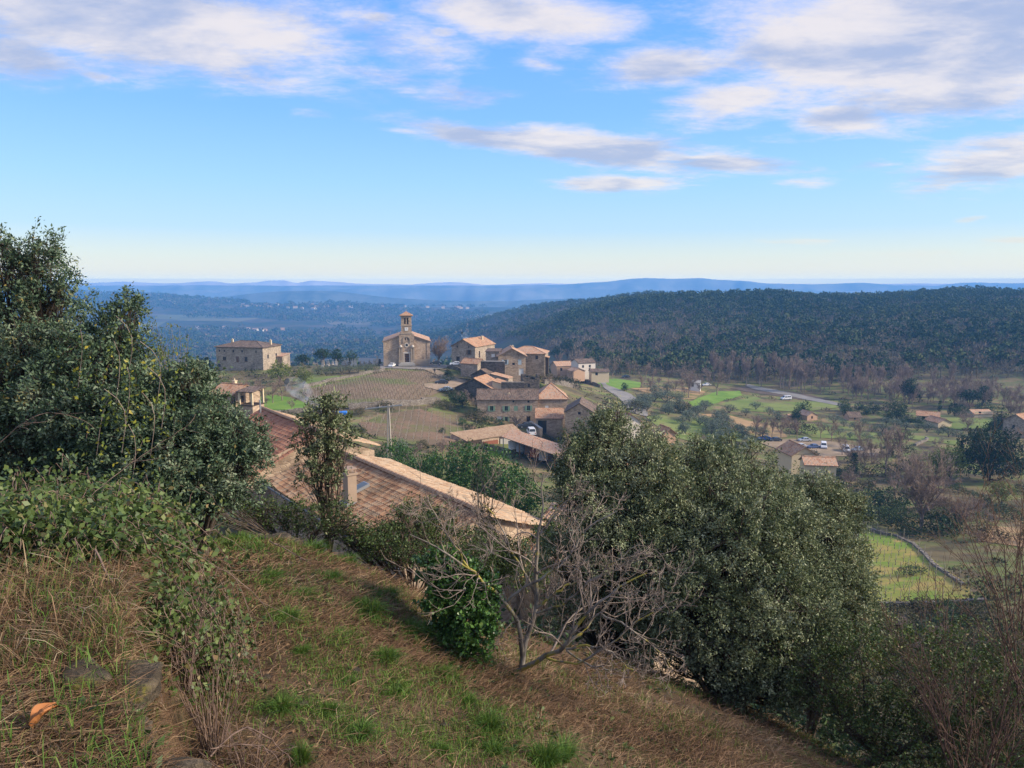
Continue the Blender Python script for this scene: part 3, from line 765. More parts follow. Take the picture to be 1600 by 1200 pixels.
ridge('mountains', 5900, [(-400, 442), (150, 441.5), (200, 440), (260, 443), (290, 442), (330, 439.5), (365, 443), (400, 441), (420, 438), (445, 437), (462, 442), (485, 438.5), (520, 440), (560, 443), (640, 444.5), (690, 441), (720, 441), (760, 445), (850, 442.5), (900, 444), (1250, 443.5), (2000, 443)], 600, M_R3, 'pale purple line of mountains on the horizon', jag=0.5, seed=9)

# ------------------------------------------------------------------ buildings
def panel(mb, o, dx, nx, L, h, holes, rev=0.22):
    """wall sheet with real openings; o origin, dx along, nx outward"""
    o = np.array(o, float); dx = np.array(dx, float); nx = np.array(nx, float); up = np.array((0, 0, 1.0))
    xs = sorted({0.0, L} | {min(max(a, 0), L) for q in holes for a in (q[0] - q[2] / 2, q[0] + q[2] / 2)})
    zs = sorted({h[0], h[1]} | {a for q in holes for a in (q[1], q[1] + q[3])})
    for i in range(len(xs) - 1):
        for j in range(len(zs) - 1):
            cx = (xs[i] + xs[i + 1]) / 2; cz = (zs[j] + zs[j + 1]) / 2
            if any(abs(cx - q[0]) < q[2] / 2 and q[1] < cz < q[1] + q[3] for q in holes): continue
            mb.poly([o + dx * xs[i] + up * zs[j], o + dx * xs[i + 1] + up * zs[j], o + dx * xs[i + 1] + up * zs[j + 1], o + dx * xs[i] + up * zs[j + 1]])
    for q in holes:
        a = o + dx * (q[0] - q[2] / 2); b = o + dx * (q[0] + q[2] / 2); d = -nx * rev
        z0 = up * q[1]; z1 = up * (q[1] + q[3])
        for (p, r_) in ((a + z0, b + z0), (b + z0, b + z1), (b + z1, a + z1), (a + z1, a + z0)):
            mb.poly([p, p + d, r_ + d, r_])
def lbox(mb, o, dx, nx, x0, x1, z0, z1, n0, n1):
    o = np.array(o, float); dx = np.array(dx, float); nx = np.array(nx, float)
    P = lambda x, n, zz: o + dx * x + nx * n + np.array((0, 0, zz))
    a = [P(x0, n0, z0), P(x1, n0, z0), P(x1, n1, z0), P(x0, n1, z0), P(x0, n0, z1), P(x1, n0, z1), P(x1, n1, z1), P(x0, n1, z1)]
    for q in ((3, 2, 1, 0), (4, 5, 6, 7), (0, 1, 5, 4), (1, 2, 6, 5), (2, 3, 7, 6), (3, 0, 4, 7)):
        mb.poly([a[k] for k in q])
SHC = {'green': SHUT_GREEN, 'blue': SHUT_BLUE, 'white': WHITE_PAINT, 'brown': WOOD_BROWN, 'dark': WOOD_DARK}
def opening(root, o, dx, nx, q, detail=True):
    x, zb, w, h, kind = q[:5]
    kind, _, colr = kind.partition(':')
    back = -0.18
    if kind in ('win', 'open', 'dark'):
        f = MB()
        fr = 0.07
        if kind == 'dark':
            lbox(f, o, dx, nx, x - w / 2, x + w / 2, zb, zb + h, back - 0.04, back - 0.002)
            return f.build('window', GLASS, root)
        lbox(f, o, dx, nx, x - w / 2, x - w / 2 + fr, zb, zb + h, back, back + 0.06)
        lbox(f, o, dx, nx, x + w / 2 - fr, x + w / 2, zb, zb + h, back, back + 0.06)
        lbox(f, o, dx, nx, x - fr / 2, x + fr / 2, zb + fr, zb + h - fr, back, back + 0.055)
        lbox(f, o, dx, nx, x - w / 2 + fr, x + w / 2 - fr, zb, zb + fr, back, back + 0.06)
        lbox(f, o, dx, nx, x - w / 2 + fr, x + w / 2 - fr, zb + h - fr, zb + h, back, back + 0.06)
        lbox(f, o, dx, nx, x - w / 2 - 0.1, x + w / 2 + 0.1, zb - 0.13, zb - 0.01, -0.02, 0.09)
        wo = f.build('window', WOOD_BROWN if colr in ('', 'brown') else SHC[colr], root)
        g = MB(); lbox(g, o, dx, nx, x - w / 2, x + w / 2, zb, zb + h, back - 0.03, back + 0.02)
        g.build('pane', GLASS, wo)
        if kind == 'open':
            for sgn in (-1, 1):
                s = MB(); c = x + sgn * (w / 2 + w / 4 + 0.04)
                lbox(s, o, dx, nx, c - w / 4, c + w / 4, zb - 0.03, zb + h + 0.03, 0.02, 0.07)
                s.build('shutter', SHC[colr], wo)
    elif kind == 'closed':
        for sgn in (-1, 1):
            s = MB(); lbox(s, o, dx, nx, x + (0.01 if sgn > 0 else -w / 2), x + (w / 2 if sgn > 0 else -0.01), zb, zb + h, -0.08, -0.02)
            s.build('shutter', SHC[colr], root)
    elif kind in ('door', 'gate'):
        s = MB(); lbox(s, o, dx, nx, x - w / 2, x + w / 2, zb, zb + h, back - 0.02, back + 0.04)
        d = s.build('door', SHC.get(colr, WOOD_DARK), root)
        if detail:
            k = MB(); lbox(k, o, dx, nx, x + w * 0.32, x + w * 0.38, zb + h * 0.45, zb + h * 0.52, back + 0.045, back + 0.10); k.build('handle', METAL_GREY, d)
def half_round(mb, a, b, r=0.13, n=5):
    a = np.array(a, float); b = np.array(b, float); t = (b - a) / np.linalg.norm(b - a)
    s = np.cross(t, (0, 0, 1.0)); s /= np.linalg.norm(s); u = np.cross(s, t)
    ring = [s * r * math.cos(k * math.pi / n) + u * r * math.sin(k * math.pi / n) for k in range(n + 1)]
    L = np.linalg.norm(b - a)
    for k in range(n):
        mb.poly([a + ring[k], b + ring[k], b + ring[k + 1], a + ring[k + 1]], [(0, 0), (0, L), (.2, L), (.2, 0)])
def house(name, label, cat, px, py, Y, w, d, h, rise, roof='gx', rz=0.0, over=0.35, wall=None, roofm=None, wins=(), chim=(), group=None, base=-2.5, trim=True, cor=False, loc=None):
    wall = wall or STONE; roofm = roofm or TERRA
    L = (gp(px, py, 60) if Y is None else W(px, py, Y)) if loc is None else loc
    root = empty(name, L, rz, label, cat, group)
    x0, x1 = -w / 2, w / 2
    sides = {'f': ((x0, 0, 0), (1, 0, 0), (0, -1, 0), w), 'r': ((x1, 0, 0), (0, 1, 0), (1, 0, 0), d), 'b': ((x1, d, 0), (-1, 0, 0), (0, 1, 0), w), 'l': ((x0, d, 0), (0, -1, 0), (-1, 0, 0), d)}
    mb = MB()
    for s, (o, dx, nx, L_) in sides.items():
        hs = [(q[1], q[2], q[3], q[4]) for q in wins if q[0] == s]
        panel(mb, o, dx, nx, L_, (base, h), hs)
    sl = None
    if roof == 'gx':
        mb.poly([(x1, 0, h), (x1, d, h), (x1, d / 2, h + rise)]); mb.poly([(x0, d, h), (x0, 0, h), (x0, d / 2, h + rise)])
    elif roof == 'gy':
        mb.poly([(x0, 0, h), (x1, 0, h), (0, 0, h + rise)]); mb.poly([(x1, d, h), (x0, d, h), (0, d, h + rise)])
    elif roof == 'sf':
        mb.poly([(x1, 0, h), (x1, d, h), (x1, d, h + rise)]); mb.poly([(x0, d, h), (x0, 0, h), (x0, d, h + rise)]); mb.poly([(x1, d, h), (x0, d, h), (x0, d, h + rise), (x1, d, h + rise)])
    elif roof == 'sr':
        mb.poly([(x0, 0, h), (x1, 0, h), (x0, 0, h + rise)]); mb.poly([(x1, d, h), (x0, d, h), (x0, d, h + rise)]); mb.poly([(x0, d, h), (x0, 0, h), (x0, 0, h + rise), (x0, d, h + rise)])
    mb.build('wall', wall, root)
    rb = MB(); e = over; lift = 0.10
    if roof == 'gx':
        s = rise / (d / 2); sl = math.hypot(d / 2 + e, s * (d / 2 + e))
        zr = h + rise + lift; ze = h - s * e + lift
        rb.slab([(x0 - e, -e, ze), (x1 + e, -e, ze), (x1 + e, d / 2, zr), (x0 - e, d / 2, zr)], 0.14, [(0, sl), (w + 2 * e, sl), (w + 2 * e, 0), (0, 0)])
        rb.slab([(x1 + e, d + e, ze), (x0 - e, d + e, ze), (x0 - e, d / 2, zr), (x1 + e, d / 2, zr)], 0.14, [(0, sl), (w + 2 * e, sl), (w + 2 * e, 0), (0, 0)])
        ra, rb_ = (x0 - e, d / 2, zr - 0.03), (x1 + e, d / 2, zr - 0.03)
    elif roof == 'gy':
        s = rise / (w / 2); sl = math.hypot(w / 2 + e, s * (w / 2 + e))
        zr = h + rise + lift; ze = h - s * e + lift
        rb.slab([(x0 - e, d + e, ze), (x0 - e, -e, ze), (0, -e, zr), (0, d + e, zr)], 0.14, [(0, sl), (d + 2 * e, sl), (d + 2 * e, 0), (0, 0)])
        rb.slab([(x1 + e, -e, ze), (x1 + e, d + e, ze), (0, d + e, zr), (0, -e, zr)], 0.14, [(0, sl), (d + 2 * e, sl), (d + 2 * e, 0), (0, 0)])
        ra, rb_ = (0, -e, zr - 0.03), (0, d + e, zr - 0.03)
    elif roof == 'hip':
        k = min(w, d) / 2; zr = h + rise + lift; s = rise / k; ze = h - s * e + lift
        A, B, C_, D = (x0 - e, -e, ze), (x1 + e, -e, ze), (x1 + e, d + e, ze), (x0 - e, d + e, ze)
        if w >= d: r1, r2 = (x0 + k, d / 2, zr), (x1 - k, d / 2, zr)
        else: r1, r2 = (0, k, zr), (0, d - k, zr)
        sl = math.hypot(k, rise)
        if w >= d:
            rb.poly([A, B, r2, r1], [(0, sl), (w, sl), (w - k, 0), (k, 0)]); rb.poly([C_, D, r1, r2], [(0, sl), (w, sl), (w - k, 0), (k, 0)])
            rb.poly([B, C_, r2], [(0, sl), (d, sl), (d / 2, 0)]); rb.poly([D, A, r1], [(0, sl), (d, sl), (d / 2, 0)])
            hips = [(A, r1), (D, r1), (B, r2), (C_, r2)]
        else:
            rb.poly([B, C_, r2, r1], [(0, sl), (d, sl), (d - k, 0), (k, 0)]); rb.poly([D, A, r1, r2], [(0, sl), (d, sl), (d - k, 0), (k, 0)])
            rb.poly([A, B, r1], [(0, sl), (w, sl), (w / 2, 0)]); rb.poly([C_, D, r2], [(0, sl), (w, sl), (w / 2, 0)])
            hips = [(A, r1), (B, r1), (C_, r2), (D, r2)]
        for (p, q) in ((A, B), (B, C_), (C_, D), (D, A)):
            rb.poly([p, (p[0], p[1], p[2] - 0.15), (q[0], q[1], q[2] - 0.15), q])
        for (p, q) in hips: half_round(rb, p, q, 0.11, 4)
        ra, rb_ = r1, r2
        if abs(w - d) < 0.05: ra = None
    elif roof in ('sf', 'sr'):
        run = d if roof == 'sf' else w; s = rise / run; sl = math.hypot(run + 2 * e, s * (run + 2 * e)); ze = h - s * e + lift; zt = h + rise + s * e + lift
        if roof == 'sf': rb.slab([(x0 - e, -e, ze), (x1 + e, -e, ze), (x1 + e, d + e, zt), (x0 - e, d + e, zt)], 0.14, [(0, sl), (w, sl), (w, 0), (0, 0)])
        else: rb.slab([(x1 + e, -e, ze), (x1 + e, d + e, ze), (x0 - e, d + e, zt), (x0 - e, -e, zt)], 0.14, [(0, sl), (d, sl), (d, 0), (0, 0)])
        ra = None
    if ra is not None: half_round(rb, ra, rb_, 0.14, 5)
    ro = rb.build('roof', roofm, root)
    for (cx, cy, ch) in chim:
        k = MB(); k.box(cx - 0.32, cx + 0.32, cy - 0.26, cy + 0.26, h - 0.2, h + rise + ch); k.box(cx - 0.38, cx + 0.38, cy - 0.32, cy + 0.32, h + rise + ch + 0.002, h + rise + ch + 0.10)
        k.cyl((cx, cy, h + rise + ch + 0.1), (cx, cy, h + rise + ch + 0.4), 0.12, 0.10, 8)
        k.build('chimney', RENDER_CREAM, ro)
    for q in wins:
        o, dx, nx, _ = sides[q[0]]
        opening(root, o, dx, nx, q[1:], trim)
    return root

# --- the church
def church():
    Y = 230.0
    L = W(636, 567.3, Y)
    r = empty('church', L, 0.14, 'stone church with a square bell tower standing over the middle of its gable front', 'church')
    w, d, h, rise = 14.4, 19.0, 6.9, 2.5
    x0, x1 = -w / 2 , w / 2
    mb = MB()
    panel(mb, (x0, 0, 0), (1, 0, 0), (0, -1, 0), w, (-2, h), [])
    panel(mb, (x1, 0, 0), (0, 1, 0), (1, 0, 0), d, (-2, h), [(6, 3.4, 1.0, 2.2), (12, 3.4, 1.0, 2.2), (17, 3.4, 1.0, 2.2)])
    panel(mb, (x1, d, 0), (-1, 0, 0), (0, 1, 0), w, (-2, h), [])
    panel(mb, (x0, d, 0), (0, -1, 0), (-1, 0, 0), d, (-2, h), [(6, 3.4, 1.0, 2.2), (12, 3.4, 1.0, 2.2), (17, 3.4, 1.0, 2.2)])
    mb.poly([(x0, 0, h), (x1, 0, h), (0, 0, h + rise)]); mb.poly([(x1, d, h), (x0, d, h), (0, d, h + rise)])
    mb.box(x0 - 0.08, x0 + 0.9, -0.10, 0.3, -2, h - 0.1); mb.box(x1 - 0.9, x1 + 0.08, -0.10, 0.3, -2, h - 0.1)
    mb.build('wall', STONE_WARM, r)
    for x in (6, 12, 17):
        opening(r, (x1, 0, 0), (0, 1, 0), (1, 0, 0), (x, 3.4, 1.0, 2.2, 'dark')); opening(r, (x0, d, 0), (0, -1, 0), (-1, 0, 0), (x, 3.4, 1.0, 2.2, 'dark'))
    pl = MB(); pl.box(x0 - 0.12, -2.45, -0.18, 0.2, -2, 1.2); pl.build('plinth', DRESSED, r)
    pl = MB(); pl.box(2.45, x1 + 0.12, -0.18, 0.2, -2, 1.2); pl.build('plinth', DRESSED, r)
    rb = MB(); e = 0.4; s = rise / (w / 2); ze = h - s * e + 0.1; zr = h + rise + 0.1; sl = math.hypot(w / 2 + e, s * (w / 2 + e))
    rb.slab([(x0 - e, d + e, ze), (x0 - e, -e, ze), (0, -e, zr), (0, d + e, zr)], 0.2, [(0, sl), (d, sl), (d, 0), (0, 0)])
    rb.slab([(x1 + e, -e, ze), (x1 + e, d + e, ze), (0, d + e, zr), (0, -e, zr)], 0.2, [(0, sl), (d, sl), (d, 0), (0, 0)])
    rb.build('roof', TERRA_PINK, r)
    for sg in (-1, 1):
        co = MB()
        a = np.array((sg * (w / 2 + 0.2), -0.14, h - 0.30)); b = np.array((sg * 2.3, -0.14, h + rise - 0.30 - 2.1 * s))
        q = [a, b, b + (0, 0, 0.30), a + (0, 0, 0.30)]
        co.slab(q, 0.35, down=(0, 1, 0)); co.build('cornice', DRESSED, r)
    # middle bay
    bay = MB()
    hb = 9.2
    panel(bay, (-2.35, -0.7, 0), (1, 0, 0), (0, -1, 0), 4.7, (-2, hb), [(2.35, 0.42, 1.5, 2.7), (1.95, 7.2, 0.32, 1.2), (2.75, 7.2, 0.32, 1.2)], rev=0.5)
    bay.poly([(-2.35, 0.1, -2), (-2.35, -0.7, -2), (-2.35, -0.7, hb), (-2.35, 0.1, hb)]); bay.poly([(2.35, -0.7, -2), (2.35, 0.1, -2), (2.35, 0.1, hb), (2.35, -0.7, hb)])
    bay.poly([(-2.35, -0.7, hb), (2.35, -0.7, hb), (2.35, 0.1, hb), (-2.35, 0.1, hb)])
    bay.build('centre_bay', STONE_WARM, r)
    nw = MB()
    for x in (-0.4, 0.4): nw.box(x - 0.16, x + 0.16, -0.32, -0.30, 7.2, 8.4)
    nw.build('window', GLASS, r)
    pi = MB()
    for sg in (-1, 1):
        for (a, b) in ((1.25, 1.75), (1.95, 2.42)):
            xa, xb = sorted((sg * a, sg * b)); pi.box(xa, xb, -1.15, -0.702, -1.0, 4.9)
        xa, xb = sorted((sg * 1.15, sg * 2.55)); pi.box(xa, xb, -1.3, -0.702, 4.902, 5.25); pi.box(xa, xb, -1.3, -0.702, -1.0, 0.9)
    pi.build('pilaster', DRESSED, r)
    for sg in (-1, 1):
        b = MB(); b.cyl((sg * 1.85, -1.0, 5.26), (sg * 1.85, -1.0, 5.5), 0.5, 0.42, 12); b.cyl((sg * 1.85, -1.0, 5.5), (sg * 1.85, -1.0, 5.85), 0.42, 0.12, 12); b.build('stone_ball', DRESSED_PALE, r)
    # portal
    dr = MB(); dr.box(-0.73, 0.73, -0.60, -0.5, 0.42, 3.1); do = dr.build('door', WOOD_DARK, r)
    hd = MB(); hd.box(-0.12, -0.06, -0.66, -0.602, 1.3, 1.5); hd.build('handle', METAL_GREY, do)
    pan = MB()
    for x in (-0.38, 0.38):
        for zz in (0.6, 1.5, 2.35): pan.box(x - 0.25, x + 0.25, -0.625, -0.602, zz, zz + 0.6)
    pan.build('door_panel', WOOD_BROWN, do)
    su = MB(); su.box(-1.05, -0.75, -0.85, -0.703, 0.40, 3.12); su.box(0.75, 1.05, -0.85, -0.703, 0.40, 3.12); su.box(-1.15, 1.15, -0.9, -0.703, 3.124, 3.55); su.build('door_surround', DRESSED_PALE, r)
    st = MB()
    for k in range(3): st.box(-1.9 - k * 0.35, 1.9 + k * 0.35, -1.9 - k * 0.4, -0.9 if k == 0 else -1.9 - (k - 1) * 0.4 - 0.002, -0.6, 0.40 - k * 0.16)
    st.build('steps', CONCRETE, r)
    oc = MB(); oc.cyl((0, -0.72, 5.75), (0, -0.70, 5.75), 0.42, 0.42, 20); oo = oc.build('round_window', GLASS, r)
    ofr = MB()
    for k in range(20):
        a0, a1 = k * math.pi / 10, (k + 1) * math.pi / 10
        pts = [(c * math.cos(a), -0.80, 5.75 + c * math.sin(a)) for (c, a) in ((0.42, a0), (0.66, a0), (0.66, a1), (0.42, a1))]
        ofr.slab(pts, 0.095, down=(0, 1, 0))
    ofr.build('frame', DRESSED_PALE, oo)
    ar = MB()
    for k in range(12):
        a0, a1 = k * math.pi / 12, (k + 1) * math.pi / 12
        pts = [(c * math.cos(a), -0.86, 7.35 + c * math.sin(a)) for (c, a) in ((0.95, a0), (1.25, a0), (1.25, a1), (0.95, a1))]
        ar.slab(pts, 0.155, down=(0, 1, 0))
    ar.box(-1.25, -0.95, -0.86, -0.703, 6.4, 7.348); ar.box(0.95, 1.25, -0.86, -0.703, 6.4, 7.348)
    ar.build('arch', DRESSED, r)
    # tower
    t = MB(); a = 1.62
    holes = [(a - 0.42, 12.3, 0.5, 1.9), (a + 0.42, 12.3, 0.5, 1.9)]
    oy = -0.55
    for (o, dx, nx) in (((-a, oy, 0), (1, 0, 0), (0, -1, 0)), ((a, oy, 0), (0, 1, 0), (1, 0, 0)), ((a, oy + 2 * a, 0), (-1, 0, 0), (0, 1, 0)), ((-a, oy + 2 * a, 0), (0, -1, 0), (-1, 0, 0))):
        panel(t, o, dx, nx, 2 * a, (8.0, 14.9), holes, rev=0.35)
    tw = t.build('bell_tower', STONE_WARM, r)
    for (zz, ee, hh) in ((9.25, 0.28, 0.28), (11.75, 0.14, 0.2), (14.75, 0.25, 0.25)):
        k = MB(); k.box(-a - ee, a + ee, oy - ee, oy + 2 * a + ee, zz, zz + hh); k.build('moulding', DRESSED, tw)
    for (o, dx, nx) in (((-a, oy, 0), (1, 0, 0), (0, -1, 0)), ((a, oy, 0), (0, 1, 0), (1, 0, 0)), ((a, oy + 2 * a, 0), (-1, 0, 0), (0, 1, 0)), ((-a, oy + 2 * a, 0), (0, -1, 0), (-1, 0, 0))):
        for hx in holes:
            k = MB(); lbox(k, o, dx, nx, hx[0] - 0.25, hx[0] + 0.25, 12.3, 14.2, -0.40, -0.352)
            for j in range(6): lbox(k, o, dx, nx, hx[0] - 0.25, hx[0] + 0.25, 12.35 + j * 0.31, 12.42 + j * 0.31, -0.34, -0.12)
            k.build('louvre', WOOD_DARK, tw)
    k = MB(); k.box(-0.52, 0.52, oy - 0.10, oy - 0.004, 10.25, 11.3); ck = k.build('clock_face', WHITE_PAINT, tw)
    k = MB(); k.box(-0.03, 0.03, oy - 0.14, oy - 0.104, 10.77, 11.15); k.box(0.032, 0.3, oy - 0.14, oy - 0.104, 10.75, 10.80); k.build('hand', WOOD_DARK, ck)
    k = MB(); e = 0.55; B = [(-a - e, oy - e, 15.05), (a + e, oy - e, 15.05), (a + e, oy + 2 * a + e, 15.05), (-a - e, oy + 2 * a + e, 15.05)]; T = (0, oy + a, 16.3)
    for i in range(4): k.poly([B[i], B[(i + 1) % 4], T], [(0, 2.4), (4.3, 2.4), (2.1, 0)])
    k.slab(B[::-1][::-1], 0.10); k.build('tower_roof', TERRA, tw)
    k = MB(); k.cyl((0, oy + a, 16.25), (0, oy + a, 17.0), 0.05, 0.04, 6); k.box(-0.28, 0.28, oy + a - 0.04, oy + a + 0.04, 16.7, 16.78); k.build('cross', METAL_GREY, tw)
church()

B_ = 'village_house'
house('manor', 'long grey stone manor with tiny windows under the eaves, far left of the church', 'manor', 375, 576, 232, 16.6, 11, 6.9, 1.5, 'hip', -0.22, 0.4, STONE, TERRA_OLD,
      [('f', 1.2, 5.3, .6, .6, 'dark'), ('f', 3.0, 5.3, .6, .6, 'dark'), ('f', 6.2, 5.2, .6, .7, 'dark'), ('f', 9.3, 5.2, .6, .7, 'dark'), ('f', 14.2, 5.2, .5, .6, 'dark'),
       ('f', 2.9, 2.6, 1.2, 1.1, 'win'), ('f', 7.6, 2.0, 1.0, 1.9, 'door:brown'), ('f', 10.6, 2.3, 1.0, 1.5, 'win'), ('f', 1.0, 0.4, .9, .9, 'dark'), ('r', 3, 3.2, .9, 1.2, 'dark'), ('r', 8, 3.2, .9, 1.2, 'dark')], [(-5.5, 5, 0.5), (7.0, 7, 0.3)])
house('outbuilding', 'small low stone outbuilding at the right end of the manor', 'outbuilding', 432, 574, 238, 4.5, 5, 3.6, 0.6, 'sf', -0.2, 0.3, STONE, TERRA_PINK, [('f', 2.2, 1.2, .8, .9, 'dark')])
house(B_, 'stone house with a tiled gable beside the church tree', 'house', 724, 568, 226, 8.2, 14, 5.4, 2.1, 'gy', -0.42, 0.4, STONE, TERRA,
      [('f', 6.1, 2.9, .8, 1.4, 'open:brown'), ('f', 2.0, 4.9, .6, .6, 'dark'), ('f', 6.0, 5.0, .5, .6, 'dark'), ('f', 2.2, 0.1, 1.2, 2.0, 'door:dark'), ('r', 3.0, 1.8, 1.0, 2.0, 'win'), ('r', 8, 2.4, .9, 1.3, 'win')], [(1.5, 10, 0.3)])
house('outbuilding', 'small flat roofed stone annex between the two tall village houses', 'outbuilding', 769.5, 569, 214, 4.0, 6, 3.7, 0.4, 'sf', -0.1, 0.2, STONE, TERRA_OLD, [('f', 2.2, 2.1, 1.0, .9, 'closed:white')])
house(B_, 'tall stone house with a low pitched gable and white lower door', 'house', 800, 585, 210, 7.9, 10, 5.4, 2.1, 'gy', 0.05, 0.5, STONE_WARM, TERRA_PINK,
      [('f', 2.0, 3.0, .9, 1.25, 'open:blue'), ('f', 6.2, 2.8, 1.0, 1.5, 'closed:blue'), ('f', 6.6, -0.3, 1.4, 2.0, 'door:white'), ('f', 4.1, 5.3, .5, .5, 'dark'), ('f', 4.4, 2.7, .7, .7, 'dark')], [(0.5, 6, 0.2)])
house(B_, 'stone house with a broad red hipped roof at the far right of the hilltop', 'house', 822, 574, 222, 11.5, 9, 4.3, 1.7, 'hip', -0.16, 0.4, STONE, TERRA_PINK, [('f', 9.0, 2.5, .8, 1.2, 'dark')])
house('porch', 'small tiled porch roof at the right side of the red hipped house', 'porch', 849, 572, 222, 3.0, 4, 2.6, 0.8, 'sr', -0.1, 0.3, WOOD_DARK, TERRA_PINK, [])
house('shed', 'low tiled shed on the bank below the gabled house', 'shed', 733, 575, 205, 5.5, 4.5, 1.3, 1.1, 'gx', -0.5, 0.3, STONE, TERRA, [])
house('terrace_wall', 'long pale capped retaining wall below the village houses', 'wall', 764, 577, 205, 9, 0.5, 2.2, 0.02, 'gx', -0.12, 0.06, STONE_DARK, CONCRETE, [])
house('barn', 'dark stone barn whose big orange roof turns two sloping sides to the camera', 'barn', 741, 634, 188, 11.0, 8.5, 4.5, 2.7, 'gy', -0.35, 0.35, STONE_DARK, TERRA, [('f', 7.5, 0.8, .9, 1.2, 'closed:white')])
house('shed', 'old stone shed with a brown gable behind the orange roofed barn', 'shed', 752, 595, 203, 6.5, 6, 1.5, 1.7, 'gy', -0.5, 0.3, STONE_DARK, TERRA_OLD, [])
house('shed', 'narrow red roofed lean-to right of the orange roofed barn', 'shed', 781, 603, 200, 5.0, 4, 2.1, 1.1, 'sr', -0.3, 0.2, STONE, TERRA_PINK, [])
house('cottage', 'cream walled wing below the corner of the orange barn roof', 'cottage', 777, 616, 187, 2.6, 5, 2.7, 0.7, 'sr', -0.25, 0.15, RENDER_CREAM, TERRA, [])
house('ruined_wall', 'roofless dark stone wall left of the ruined tower', 'wall', 801, 624, 184, 5.8, 0.7, 4.3, 0.02, 'gx', 0.0, 0.05, STONE_DARK, STONE_GREY, [])
house('farmhouse', 'long stone farmhouse with green shutters and a mossy brown roof', 'farmhouse', 793, 664, 172, 14.4, 7.0, 6.2, 1.9, 'gx', 0.0, 0.3, STONE_WARM, TERRA_OLD,
      [('f', 3.4, 3.4, .8, 1.2, 'open:green'), ('f', 6.9, 3.4, .8, 1.2, 'open:green'), ('f', 9.2, 3.4, .9, 1.2, 'closed:green'), ('f', 12.2, 3.5, .8, 1.2, 'open:green'), ('f', 8.6, 5.45, .4, .45, 'dark'), ('f', 12.2, 5.4, .5, .5, 'dark'),
       ('f', 5.2, 0.1, 1.1, 2.0, 'door:white'), ('f', 6.9, 0.7, .7, 1.3, 'open:green'), ('f', 12.2, 0.0, .9, 2.2, 'door:dark'), ('l', 3.5, 3.0, .7, 1.0, 'dark')], [(0.4, 2.0, -0.9), (-1.3, 2.6, -1.1)])
house('farmhouse', 'right hand farmhouse with the light hipped roof and one pale window', 'farmhouse', 862, 658, 173.5, 7.6, 8.5, 5.6, 3.0, 'hip', 0.02, 0.35, STONE_WARM, TERRA_PINK,
      [('f', 2.6, 2.6, .8, 1.2, 'closed:white'), ('r', 3.5, 2.6, .8, 1.1, 'dark')])
house('porch', 'open porch with a short orange roof against the hipped farmhouse', 'porch', 858, 673, 166, 6.2, 4.5, 2.9, 1.5, 'sf', -0.05, 0.25, STONE_WARM, TERRA, [('f', 1.5, -1.0, 2.0, 3.4, 'dark')])
house('cottage', 'low stone cottage with a pale gable at the edge of the oak', 'cottage', 905, 662, 158, 6.2, 9, 2.6, 1.9, 'gy', -0.15, 0.3, STONE_WARM, TERRA_OLD, [('f', 3.1, 2.0, .6, .6, 'dark')])
house('house', 'small cream house seen past the left oak with its tiled roof edge', 'house', 346, 640, 118, 5.2, 6, 2.6, 1.2, 'gx', -0.45, 0.3, STONE_WARM, TERRA, [('f', 5.3, 1.0, 1.0, 1.3, 'win'), ('r', 2, 1.0, .9, 1.2, 'win')], [(-1, 4, 0.4)])

def ruin_tower():
    L = W(830, 612, 186)
    r = empty('ruined_tower', L, 0.12, 'square ruined stone tower with a broken top behind the farmhouse roof', 'tower')
    rng = random.Random(4); A = MB()
    for (x0, x1, y0, y1) in ((-2.2, 2.2, 0, .6), (-2.2, 2.2, 3.4, 4.0), (-2.2, -1.6, .6, 3.4), (1.6, 2.2, .6, 3.4)):
        n = 7
        for k in range(n):
            t_ = rng.uniform(3.0, 4.5)
            if x1 - x0 > 2: A.box(x0 + (x1 - x0) * k / n, x0 + (x1 - x0) * (k + 1) / n - 0.002, y0, y1, -3, t_)
            else: A.box(x0, x1, y0 + (y1 - y0) * k / n, y0 + (y1 - y0) * (k + 1) / n - 0.002, -3, t_)
    A.build('wall', STONE_DARK, r)
    k = MB()
    k.box(-0.9, -0.3, -0.02, -0.002, 1.2, 2.1); k.build('window_opening', GLASS, r)
ruin_tower()

